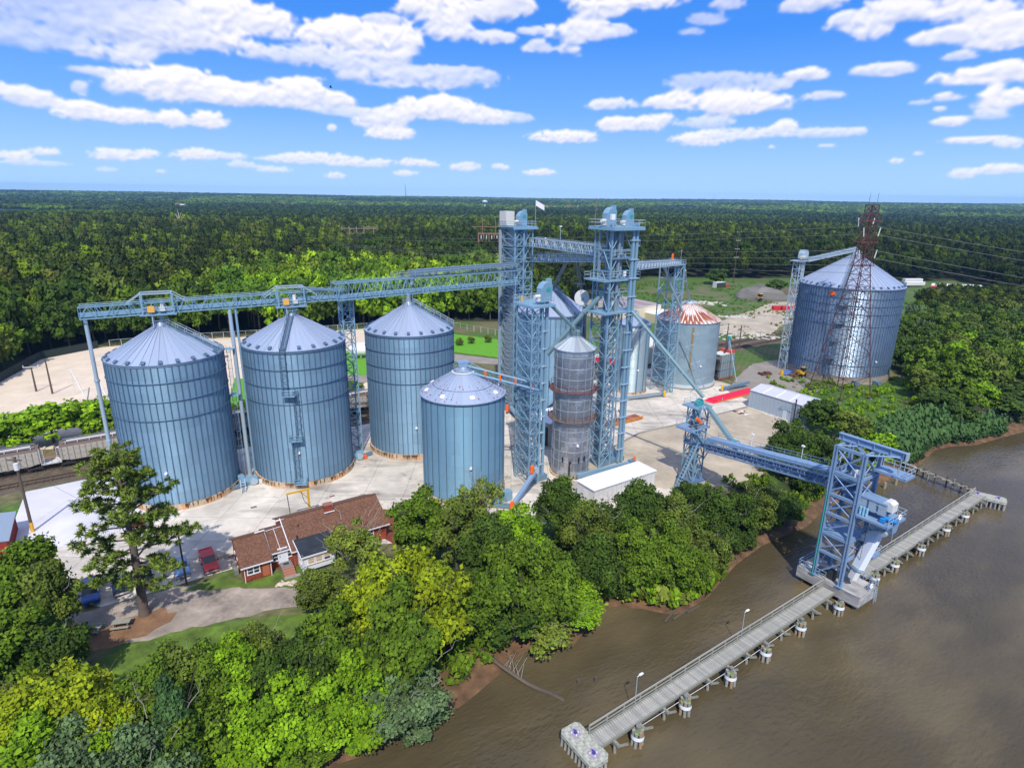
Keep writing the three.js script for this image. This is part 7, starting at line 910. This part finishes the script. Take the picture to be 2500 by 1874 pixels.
// woods beyond: single trees where they show large, one mass of instances behind
{
  const R = rng(2024), far = [], sing = [], inView = (x, z, m) => -z > 20 && Math.abs(x) < -z * 0.86 + m, grp = { left: 'trees along the edge of the gravel lot on the left', mid: 'sunlit trees behind the tall bins', tower: 'dark trees behind the elevator towers', right: 'trees of the wood between the largest bin and the river' };
  const spots = []; for (let z = -125; z > -900; z -= z > -310 ? 7.6 : 10.5) for (let x = -900; x < 900; x += z > -310 ? 7.6 : 10.5) { const px = x + (R() - 0.5) * 4.6, pz = z + (R() - 0.5) * 4.6, u = R(), w = R(); if (!inView(px, pz, 30)) continue; if (inPoly(px, pz, CLEAR) || inPoly(px, pz, [[64, -135], [78, -143], [95, -145], [104, -140], [97, -126], [86, -119], [74, -118]])) continue; const d = pz > -260 ? shoreDist(px, pz) : 99; if (d < (px > 85 ? 4 : 8)) continue; if (px < 60 && pz > -135 && px > -100) continue; if (pz > -470 && pz < -330 && px > 110 && px < 320 && inPoly(px, pz, CLEAR)) continue; spots.push([px, pz, u, w, d]); }
  const edge = (x, z) => { let e = 0; for (const [dx, dz] of [[0, 9], [0, 18], [8, 10], [-8, 10]]) if (inPoly(x + dx, z + dz, CLEAR)) e = 1; return e; };
  let cnt = 0;
  const field = (x, z) => 0.5 + (fbm(x / (260 - z * 0.12) + 3, z / (110 - z * 0.07) + 8, 3) - 0.5) * 1.35;  // broad tone zones of the wood, standing in for cloud shadow and clearings
  for (const [x, z, u, w, d] of spots) {
    const zone = x > 78 && z > -330 ? (d < 14 ? 'a' : z > -200 ? 'b' : x > 200 ? 'd' : 'c') : ''; const right = x > 78 && z > -330, e = edge(x, z), near = Math.hypot(x, z) < 330, single = cnt < 225 && near && (right || e || Math.hypot(x, z) < 255);
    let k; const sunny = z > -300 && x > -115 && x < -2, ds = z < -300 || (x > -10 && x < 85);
    if (right) k = u < 0.45 ? 'D' : u < 0.75 ? 'M' : u < 0.9 ? 'O' : u < 0.96 ? 'L' : 'B'; else if (x < -115) k = u < 0.4 ? 'M' : u < 0.8 ? 'D' : u < 0.93 ? 'O' : 'L'; else if (sunny) k = u < 0.42 ? 'P' : u < 0.8 ? 'L' : u < 0.98 ? 'M' : 'Y'; else k = z < -560 && field(x, z) > 0.52 ? (u < 0.5 ? 'M' : u < 0.7 ? 'L' : 'D') : u < 0.72 ? 'D' : u < 0.9 ? 'P' : 'M';  // lighter kinds paint the sunlit band, darker kinds the cloud shadow
    const h = right ? (d < 14 ? 5.5 : 8 + 4 * w) : e ? 14 + 6 * w : z > -310 ? 17 + 8 * w : 14 + 11 * w * w, r = right ? 3.4 + 1.6 * w : z > -310 ? 4.6 + 2.4 * w : 4.3 + 2.4 * w;
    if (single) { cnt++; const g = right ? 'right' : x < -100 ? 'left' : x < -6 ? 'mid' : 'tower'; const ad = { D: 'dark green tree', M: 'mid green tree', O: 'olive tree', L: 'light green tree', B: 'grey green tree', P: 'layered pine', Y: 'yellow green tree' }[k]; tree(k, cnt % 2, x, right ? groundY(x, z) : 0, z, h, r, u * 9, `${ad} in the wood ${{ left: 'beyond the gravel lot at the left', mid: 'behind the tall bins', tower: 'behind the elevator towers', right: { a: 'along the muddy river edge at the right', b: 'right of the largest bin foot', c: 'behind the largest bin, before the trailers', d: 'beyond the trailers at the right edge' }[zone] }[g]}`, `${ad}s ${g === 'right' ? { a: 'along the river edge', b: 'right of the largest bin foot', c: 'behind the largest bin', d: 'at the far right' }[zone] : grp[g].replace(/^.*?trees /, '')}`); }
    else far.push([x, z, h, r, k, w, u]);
  }
  // instances: mid distance
  const lod = {}; for (const [i, k] of ['M', 'P'].entries()) lod[k] = crownGeo(900 + i, { r: 4.4, y0: k === 'P' ? 3 : 1, y1: 10, n: 1500, leaf: 0.95, lobes: k === 'P' ? 11 : 9, tone: 'M', shape: k === 'P' ? 'flat' : 'round', lobeR: k === 'P' ? 0.36 : 0.42, soft: 0.5, grow: 1.2 });
  const white = (g) => { const c = g.attributes.color; for (let i = 0; i < c.count; i++) { const q = c.getY(i) / 0.16; c.setXYZ(i, q * (0.9 + 0.2 * c.getX(i) / 0.07 * 0.5), q, q * 0.95); } return g; };
  const inst = (name, label, list, g) => { const im = new THREE.InstancedMesh(white(g), LEAF, list.length), m = new THREE.Matrix4(), q = new THREE.Quaternion(), c = new THREE.Color(); list.forEach(([x, z, h, r, k, w, u], i) => { m.compose(V3(x, hillH(x, z), z), q.setFromAxisAngle(_up, w * 6.28), V3(r / 4.4, h / 10, r / 4.4)); im.setMatrixAt(i, m); const [a, b] = TONE[k], f = 0.5 + (w - 0.5) * 0.3 + (hash2(i, 7) - 0.5) * 0.4, cloudShade = z < -2400 ? 1.0 : z < -1100 ? (x > 0 && z > -1900 ? 0.6 : 0.82) : z > -330 && x < 0 && x > -130 ? 1 : x > -40 ? (k === 'D' ? 0.36 : 0.42) : k === 'D' ? 0.44 : k === 'P' ? 0.52 : 0.56; im.setColorAt(i, c.setRGB(lerp(a[0], b[0], f) * cloudShade, lerp(a[1], b[1], f) * cloudShade, lerp(a[2], b[2], f) * cloudShade)); }); im.name = name; im.castShadow = im.receiveShadow = true; tag(im, label, 'wood'); im.userData.kind = 'stuff'; scene.add(im); };  // crown colour darkened by zone, cloud shadow put into the colour
  inst('broadleaf_wood', 'dense broadleaf wood behind the works, its crowns darkened as painted cloud shade', far.filter((f) => f[4] !== 'P'), lod.M); inst('pine_wood', 'layered pines mixed into the wood behind the works', far.filter((f) => f[4] === 'P'), lod.P);
  // far wood to the horizon: coarse crowns, thinning into clearings
  const lump = crownGeo(950, { r: 4.4, y0: 1, y1: 10, n: 170, leaf: 2.4, lobes: 7, tone: 'M', lobeR: 0.52, soft: 0.35, grow: 1.6 }), list = [];
  for (let z = -900; z > -9500; z -= Math.max(11, -z * 0.011)) { const st = Math.max(11, -z * 0.011), X = -z * 0.86 + 60; for (let x = -X; x < X; x += st) { const px = x + (R() - 0.5) * st, pz = z + (R() - 0.5) * st, u = R(), w = R(), n = field(px, pz); if (pz < -1100 && fbm(px / 420 + 60, pz / 500, 3) > 0.66) continue; const s = st / 10; list.push([px, pz, (13 + 5 * w) * Math.min(1.5, 0.9 + s * 0.12), 5.6 * s * (0.8 + 0.5 * w), n > 0.55 ? (u < 0.45 ? 'L' : 'M') : n > 0.48 ? (u < 0.7 ? 'M' : 'D') : (u < 0.85 ? 'D' : 'M'), w, u]); } }
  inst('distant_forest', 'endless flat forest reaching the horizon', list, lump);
  console.log('single wood trees', cnt, 'mid', far.length, 'far', list.length);
}
{ // undergrowth: bushes behind the track, shrubs, weeds, reeds
  const bush = [[-96.5, -108.4, 7.4, 4.6, 'L'], [-91.6, -111.6, 8.6, 5.0, 'L'], [-86.6, -114, 8.8, 5.0, 'L'], [-81.0, -117.2, 8.2, 4.8, 'M'], [-76.0, -120.2, 7.4, 4.4, 'L'], [-71.2, -123.2, 6.4, 4.2, 'M'], [-100.5, -105, 5.0, 3.8, 'L'], [-104.5, -101.4, 3.8, 3.4, 'L'], [-64.5, -127.4, 3.4, 3.2, 'M'], [-60.6, -130.4, 3.0, 2.8, 'D'], [-40.6, -147, 3, 3, 'M'], [-56, -134, 2.6, 3, 'M']];
  bush.forEach(([x, z, h, r, k], i) => tree(k, i % 2, x, 0, z, h, r, i * 2.1, i < 8 ? `bright green bush of the hedge behind the railway, ${['third', 'fourth', 'fifth', 'sixth', 'seventh', 'eighth', 'second', 'first'][i]} from the left edge` : ['bush behind the railway in the gap right of the leftmost bin', 'dark bush behind the railway close to the second bin', 'bush behind the railway seen between second and third bins', 'small bush behind the railway beside the back road'][i - 8], 'bushes along the railway'));
  [[-18, -199.6, 'left'], [-14.2, -202.4, 'middle'], [-8.6, -204.6, 'right']].forEach(([x, z, w], i) => { const o = tree('O', i % 2, x, 0, z, 2.6, 1.5, i, `${w} one of the three round shrubs on the bright lawn`); o.name = numbered('round_shrub'); o.userData.category = 'shrub'; });
  [[122, -366, 11, 7, 'dark round tree alone in the back field'], [150, -345, 6, 6, 'low dark bush right of the lone field tree']].forEach(([x, z, h, r, l], i) => tree('D', i, x, 0, z, h, r, i, l));
  const R = rng(55), blade = crownGeo(970, { r: 0.6, y0: 0, y1: 0.9, n: 80, leaf: 0.3, lobes: 5, tone: 'L', lobeR: 0.5 }), P = [];
  const put = (x, z, s, k, w) => P.push([x, z, s, k, w]);
  for (let i = 0; i < 26000; i++) { const x = -60 + R() * 260, z = -45 - R() * 330, w = R(), u = R(); if (!inView(x, z)) continue; const d = z > -260 ? shoreDist(x, z) : 60; if (d < 2.7) continue; const bank = d < 13 && !(x > -12 && x < 4 && d < 6), fld = x > 60 && z < -214 && inPoly(x, z, CLEAR) && fbm(x / 9, z / 9, 4) > 0.45, hill = x > 70 && z > -165 && z < -110; if (bank && u < 0.8 || fld && u < 0.5 || hill && u < 0.8) put(x, z, (bank ? 1.0 : hill ? 0.75 : 0.5) * (0.6 + 0.9 * w), bank && x > 84 && d < 8 ? 'B' : hill ? (u < 0.6 ? 'L' : 'M') : fld ? 'M' : u < 0.4 ? 'O' : 'M', w); }
  for (let i = 0; i < 2600; i++) { const x = -36 + R() * 100, z = -48 - R() * 62, d = shoreDist(x, z); if (d > 2.2 && d < 5.5) put(x, z, 1.1 + R(), x > 13 && x < 30 ? 'S' : 'M', R()); }
  for (let i = 0; i < 1500; i++) { const x = 11 + R() * 22, z = -63 - R() * 14, d = shoreDist(x, z); if (d > 1.6 && d < 6.5) put(x, z, 1.5 + R() * 1.2, R() < 0.6 ? 'S' : 'L', R()); }
  for (let i = 0; i < 2200; i++) { const p = [80 + R() * 36, -112 - R() * 24], d = shoreDist(...p); if (d > 1.8 && d < 9) put(...p, 1.6 + R() * 1.2, 'C', R()); }
  const im = new THREE.InstancedMesh((() => { const g = blade, c = g.attributes.color; for (let i = 0; i < c.count; i++) { const q = c.getY(i) / 0.28; c.setXYZ(i, q, q, q); } return g; })(), LEAF, P.length), m = new THREE.Matrix4(), q = new THREE.Quaternion(), c = new THREE.Color();
  P.forEach(([x, z, s, k, w], i) => { m.compose(V3(x, groundY(x, z) - 0.05, z), q.setFromAxisAngle(_up, w * 6.28), V3(s * 1.2, s * (0.8 + w * 0.8), s * 1.2)); im.setMatrixAt(i, m); const [a, b] = TONE[k], f = 0.4 + 0.4 * w; im.setColorAt(i, c.setRGB(lerp(a[0], b[0], f), lerp(a[1], b[1], f), lerp(a[2], b[2], f))); });
  im.name = 'bank_undergrowth'; tag(im, 'weeds, reeds and low scrub on the river bank and in the back field', 'undergrowth'); im.userData.kind = 'stuff'; im.castShadow = im.receiveShadow = true; scene.add(im); console.log('weeds', P.length);
  function inView(x, z) { return -z > 20 && Math.abs(x) < -z * 0.9 + 10; }
}
// ---------------------------------------------------------------- pylons, poles, fences, far things
{
  const t = thing('transmission_pylon', 'rusty red lattice power pylon standing in front of the largest bin', 'pylon', 85.4, 0, -150.2, 0.35), s = (y) => y < 33 ? lerp(5.2, 1.5, y / 33) : lerp(1.35, 1.0, (y - 33) / 14), C = [[1, 1], [1, -1], [-1, -1], [-1, 1]], lv = [0, 6, 11.5, 16.5, 21, 25, 28.5, 31.2, 33.4, 35.6, 37.8, 40, 42, 44, 46, 47.6], B = [];
  for (const [a, b] of C) part(t, 'leg', [rod(V3(a * s(-1), -1.4, b * s(-1)), V3(a * s(33), 33, b * s(33)), 0.13, 5, 0.11), rod(V3(a * s(33), 33, b * s(33)), V3(a * s(47), 47.6, b * s(47)), 0.1, 5)], M.pyl);
  for (let k = 0; k < lv.length - 1; k++) for (let i = 0; i < 4; i++) { const A = C[i], D = C[(i + 1) % 4], y0 = lv[k], y1 = lv[k + 1], p = (c, y) => V3(c[0] * s(y), y, c[1] * s(y)); B.push(rod(p(A, y0), p(D, y1), 0.065, 4), rod(p(D, y0), p(A, y1), 0.065, 4), rod(p(A, y1), p(D, y1), 0.06, 4)); if (k < 7) { const mid = p(A, y0).lerp(p(D, y1), 0.5); B.push(rod(mid, p(A, (y0 + y1) / 2), 0.045, 4), rod(mid, p(D, (y0 + y1) / 2), 0.045, 4)); } if (k > 7) B.push(rod(p(A, y0), V3(0, y1, 0), 0.05, 4)); }
  stuff(t, 'bracing', B, M.pyl);
  for (const [y, w] of [[33.4, 2.9], [39.0, 2.7], [44.0, 2.5]]) part(t, 'cross_arm', [beam(V3(-w, y, 1), V3(w, y, 1), 0.16, 0.18), beam(V3(-w, y, -1), V3(w, y, -1), 0.16, 0.18), beam(V3(-w, y, 1), V3(-w, y, -1), 0.12, 0.12), beam(V3(w, y, 1), V3(w, y, -1), 0.12, 0.12), rod(V3(-w, y, 1), V3(-1, y + 2, 1), 0.07), rod(V3(w, y, 1), V3(1, y + 2, 1), 0.07), rod(V3(-w, y, -1), V3(-1, y + 2, -1), 0.07), rod(V3(w, y, -1), V3(1, y + 2, -1), 0.07)], mat(0.19, 0.06, 0.045, 0.8));
  part(t, 'top_frame', [beam(V3(-2.3, 47.6, 0), V3(2.3, 47.6, 0), 0.16, 0.2), rod(V3(-1.3, 47.6, 0), V3(-1.3, 50.4, 0), 0.035), rod(V3(1.3, 47.6, 0), V3(1.3, 50.4, 0), 0.035)], M.dark);
  for (const [x, y, z] of [[-2.7, 42.4, 1], [2.7, 42.4, 1], [-2.9, 37.2, 1], [2.9, 37.2, 1], [-2.6, 44.6, -1], [2.6, 44.6, -1]]) part(t, 'insulator', rod(V3(x, y, z), V3(x * 0.85, y - 2, z), 0.13, 6), M.offwhite);
  part(t, 'footing', C.map(([a, b]) => cyl(0.4, 0.4, 0.7, a * 5.2, -0.5, b * 5.2, 10)), M.concGrey);
  // power lines with their sag
  const W = (label, a, b, sag, r = 0.05) => { const w = thing('power_line', label, 'cable', 0, 0, 0), p = []; for (let i = 0; i <= 24; i++) { const f = i / 24, v = a.clone().lerp(b, f); v.y -= sag * 4 * f * (1 - f); p.push(v); } part(w, 'wire', tube(p, r, 4, 48), mat(0.2, 0.21, 0.2, 0.5, 0.5)); };
  const dirL = V3(-250, -16, -130), nm = ['topmost', 'second', 'third', 'fourth', 'fifth', 'lowest'], rows = [[-2.2, 42.6], [-2.2, 40.8], [-2.6, 37], [-2.6, 35.2], [-2.2, 33.4], [-2.2, 31.6]];
  rows.forEach(([dx, y], i) => { const a = V3(85.4 + dx, y, -150.2); W(`${nm[i]} power line running left from the rusty pylon across the dark wood`, a, a.clone().add(V3(-180, -13 + i * 0.5, -150 - i * 9)), 2.2, 0.045); if (i < 4) W(`${nm[i]} power line running right from the rusty pylon towards the picture edge`, V3(85.4 - dx, y, -150.2), V3(205 + i * 8, y - 14 - i * 1.5, -128 + i * 4), 1.6, 0.05); });
}
function woodPole(label, x, z, h, arms = 2) { const t = thing('utility_pole', label, 'pole', x, 0, z, 0.4); part(t, 'shaft', cyl(0.24, 0.15, h, 0, 0, 0, 8), M.pole); for (let i = 0; i < arms; i++) part(t, 'cross_arm', [box(3.2, 0.14, 0.14, 0, h - 0.6 - i * 5, 0.18), ...[-1.5, 1.5].map((q) => cyl(0.08, 0.08, 0.4, q, h - 0.5 - i * 5, 0.18, 6))], M.offwhite); return t; }
woodPole('tall brown wooden power pole in the back field before the wood', 135.6, -374.5, 31, 4); woodPole('dark pole with lamps at the near left corner of the gravel lot', -119.5, -143.7, 7, 1); woodPole('dark slim pole in the gravel lot, right of the pole with lamps', -114.2, -142.0, 9, 0);
woodPole('wooden pole in the rubble field behind the louvred dryer, left one', 73.0, -201, 8.5, 1); woodPole('pale wooden pole in the rubble field behind the louvred dryer, right one', 77.6, -201.4, 8, 0);
{ // leaning pole at the left with a painted foot
  const t = thing('utility_pole', 'dark pole with yellow painted foot and white transformer, left of the slab', 'pole', -70.4, 0, -78.3); part(t, 'shaft', cyl(0.22, 0.16, 12, 0, 0, 0, 8), M.pole); part(t, 'painted_foot', cyl(0.25, 0.24, 1.6, 0, 0, 0, 8), M.yellow); part(t, 'transformer', cyl(0.34, 0.34, 1.0, 0.3, 10.2, 0.4, 12), M.offwhite); part(t, 'cross_arm', box(2.2, 0.14, 0.14, 0, 11.6, 0.2), M.pole); const w = thing('service_wire', 'thin wire sagging from the yellow footed pole towards the pine', 'cable', 0, 0, 0), p = []; for (let i = 0; i <= 16; i++) { const f = i / 16; p.push(V3(lerp(-70.4, -41.4, f), lerp(11.4, 8.2, f) - 8 * f * (1 - f), lerp(-78.3, -66.2, f))); } part(w, 'wire', tube(p, 0.02, 4, 32), M.dark);
}
function lampPost(label, x, z, h, two) { const t = thing('lamp_post', label, 'lamp post', x, 0, z, 0.3); part(t, 'post', cyl(0.09, 0.06, h, 0, 0, 0, 6), M.steelL); part(t, 'lamp_head', two ? [box(0.6, 0.2, 0.3, -0.9, h, 0), box(0.6, 0.2, 0.3, 0.9, h, 0), box(1.8, 0.06, 0.06, 0, h - 0.05, 0)] : [box(0.6, 0.2, 0.3, 0.2, h, 0)], M.white); }
lampPost('tall twin lamp post behind the gap between the leftmost bins', -83, -210, 12, true); lampPost('thin lamp post behind the left elevator tower', 3, -176, 11, false);
{ // fences
  const fence = (label, pts, h, panel) => { const t = thing('chain_link_fence', label, 'fence', 0, 0, 0), posts = [], rl = []; for (let i = 0; i < pts.length - 1; i++) { const a = V3(pts[i][0], 0, pts[i][1]), b = V3(pts[i + 1][0], 0, pts[i + 1][1]), n = Math.round(a.distanceTo(b) / 3.4); for (let k = 0; k <= n; k++) { const p = a.clone().lerp(b, k / n); part(t, 'post', rod(p, p.clone().setY(h), panel ? 0.1 : 0.07, 5), panel ? M.dark : M.offwhite); } part(t, 'rail', rod(a.clone().setY(h), b.clone().setY(h), 0.05, 4), panel ? M.dark : M.steelL); if (panel) part(t, 'screen_panel', beam(a.clone().setY(h / 2), b.clone().setY(h / 2), 0.03, h - 0.2), mat(0.02, 0.035, 0.03, 0.9)); else { const nn = Math.round(a.distanceTo(b) / 1.1); for (let k = 0; k < nn; k++) { const p = a.clone().lerp(b, k / nn), q = a.clone().lerp(b, (k + 1) / nn); rl.push(rod(p, q.clone().setY(h), 0.012, 3), rod(q, p.clone().setY(h), 0.012, 3)); } } } if (rl.length) stuff(t, 'wire_mesh', rl, M.grey); };
  fence('dark screened fence along the left side of the gravel lot', [[-133, -146], [-141, -174], [-133.6, -188.6]], 2.4, true); fence('pale chain link fence along the back of the gravel lot', [[-131, -190.5], [-114, -200], [-94, -207.6], [-52, -225]], 2.2, false); fence('chain link fence behind the bright lawn with shrubs', [[-34, -228], [-20, -226], [-1, -212]], 2.2, false);
}
{ // substation and far landmarks
  const t = thing('substation', 'small brown steel substation frame in the dark wood left of the elevator towers', 'substation', -19, 0, -470, 0.1), L = []; for (let i = 0; i < 5; i++) { L.push(box(0.5, 17, 0.5, i * 4 - 8, 14, 0), box(0.5, 17, 0.5, i * 4 - 8, 14, -5)); } L.push(box(17, 0.5, 0.5, 0, 22, 0), box(17, 0.5, 0.5, 0, 17, 0), box(17, 0.5, 0.5, 0, 22, -5), box(26, 0.4, 0.4, 0, 27, -2), box(0.4, 12, 0.4, -5, 27, -2), box(0.4, 12, 0.4, 5, 27, -2)); part(t, 'frame', L, mat(0.3, 0.17, 0.12, 0.8)); part(t, 'insulator', [-6, -2, 2, 6].map((x) => cyl(0.4, 0.4, 3, x, 18, 0, 6)), M.offwhite);
  const s2 = thing('substation', 'pale steel pole frame in the dark wood above the third bin', 'substation', -130, 0, -520, 0.1); part(s2, 'frame', [...[-14, -8, -2, 4, 12].map((x) => box(0.6, 24, 0.6, x, 12, 0)), box(30, 0.5, 0.5, -1, 22, 0), box(16, 0.5, 0.5, -4, 18, 0), box(12, 0.6, 0.6, 10, 23, 0)], mat(0.26, 0.2, 0.17, 0.8));
  const wt = thing('water_tower', 'pale water tower far off left of the elevator towers', 'water tower', -118, 0, -2500); part(wt, 'stem', cyl(3, 2.4, 30, 0, 0, 0, 10), M.white); const b = new THREE.SphereGeometry(9, 20, 12); b.scale(1.2, 0.7, 1.2); b.translate(0, 33, 0); part(wt, 'tank', b, mat(0.55, 0.65, 0.8, 0.4));
  const mast = (l, x, z, h) => { const m = thing('radio_mast', l, 'radio mast', x, 0, z); part(m, 'mast', [rod(V3(0, 0, 0), V3(0, h, 0), h / 90, 5), rod(V3(h / 20, 0, 0), V3(0, h, 0), h / 200, 4)], M.grey); }; mast('thin radio mast on the far left horizon', -900, -5200, 150); mast('thin radio mast on the horizon right of the towers', 2050, -6500, 110);
  const bl = (l, x, z, w, h, d, m) => { const q = thing('far_building', l, 'building', x, 0, z, 0.1); part(q, 'wall', box(w, h + 5, d, 0, h / 2 + 9, 0), m); part(q, 'plinth', box(w * 0.98, 12, d * 0.98, 0, 6, 0), m); part(q, 'roof', box(w + 1, 1, d + 1, 0, h + 12.5, 0), M.grey); part(q, 'wing', box(w * 0.3, h * 1.3 + 12, d, -w * 0.2, (h * 1.3 + 12) / 2, 4), mat(0.4, 0.2, 0.14, 0.8)); };
  const cream = mat(0.5, 0.43, 0.33, 0.8); bl('low cream and brick far building above the left tower flag', 128, -2500, 70, 8, 30, cream); bl('second far cream building right of the flag', 235, -2500, 80, 7, 30, cream); bl('white far building specks on the left horizon', -830, -2300, 40, 6, 20, M.white); bl('tiny white far building at the far left', -1010, -1900, 26, 6, 16, M.white); bl('pale far buildings above the third bin', -610, -2700, 120, 6, 40, M.white); bl('pale far building left of the rusty pylon', 900, -2500, 60, 6, 30, cream); bl('far pale roofs just right of the mast', -330, -3600, 90, 8, 40, M.white);
  const hr = thing('house', 'pale roofed house among trees above the second bin', 'house', -148, 0, -410, 0.5); part(hr, 'wall', box(20, 9, 12, 0, 4.5, 0), M.offwhite); part(hr, 'roof', extrude([[-7, 0], [7, 0], [0, 5]], 22, 0).rotateY(Math.PI / 2).translate(-11, 9, 0), mat(0.3, 0.22, 0.17, 0.9));
  const ds = thing('dead_tree', 'bare pale dead tree standing out of the far wood at the upper left', 'tree', -420, 0, -780); part(ds, 'trunk', [rod(V3(0, 0, 0), V3(0.5, 24, 0), 0.8, 6, 0.4), rod(V3(0.3, 15, 0), V3(-3.5, 23, 0), 0.5, 5, 0.2), rod(V3(0.4, 17, 0), V3(3.8, 25, 0), 0.5, 5, 0.2), rod(V3(0.5, 23, 0), V3(-0.5, 29, 0), 0.4, 5, 0.1)], mat(0.6, 0.52, 0.42, 0.9));
  const bird = thing('bird', 'tiny dark bird in the sky above the third bin', 'bird', -70, 87, -250, 0.4); part(bird, 'body', new THREE.SphereGeometry(0.3, 10, 8).scale(1.8, 0.7, 0.7), M.black); part(bird, 'wing', [beam(V3(0, 0.05, 0.1), V3(-0.2, 0.5, 1.1), 0.4, 0.04), beam(V3(0, 0.05, -0.1), V3(-0.2, 0.5, -1.1), 0.4, 0.04)], M.black);
}
{ // slim leg tower feeding the largest bin
  const t = thing('elevator_tower', 'slim pale lattice leg tower with grey head left of the largest bin', 'elevator tower', 81.6, 0, -174.6, TH); lattice(t, { su: 2.0, sv: 2.0, y1: 31.6, n: 16, w: 0.2, br: 0.09, style: 'z', m: M.steelL }); part(t, 'elevator_leg', box(0.5, 33, 0.5, 2.9, 16.5, -0.8), M.offwhite); part(t, 'elevator_leg', box(0.35, 33, 0.4, 3.6, 16.5, -0.8), M.steelL);
  part(t, 'head_casing', extrude([[-1.2, 0], [1.2, 0], [1.2, 1.6], [0.7, 2.3], [-0.6, 2.3], [-1.2, 1.5]], 1.6, 0.05).translate(2.4, 32.6, -1.6), M.steelL); part(t, 'motor', box(1.5, 0.8, 0.9, 0.9, 33, 0), mat(0.7, 0.66, 0.5, 0.6)); part(t, 'platform', [box(5, 0.2, 3.4, 1.6, 32, -1), ...railGeo([V3(-0.9, 32.1, 0.7), V3(4, 32.1, 0.7)], 1, 1.2, 0.05)], M.steelL); part(t, 'side_frame', [rod(V3(-1.8, 0, 1.4), V3(-1.8, 6, 1.4), 0.12), rod(V3(-1.8, 6, 1.4), V3(0.2, 0, 1.0), 0.1)], M.steelL);
  truss('overhead_conveyor', 'pale covered conveyor from the leg tower up to the largest bin roof top', V3(84.6, 31.8, -176.2), V3(96.2, 35.2, -173.2), { w: 1.3, h: 0.9, step: 1.5, br: 0.04, m: M.steelL, cover: M.steelL, ch: 0.8 });
}
renderer.render(scene, camera);
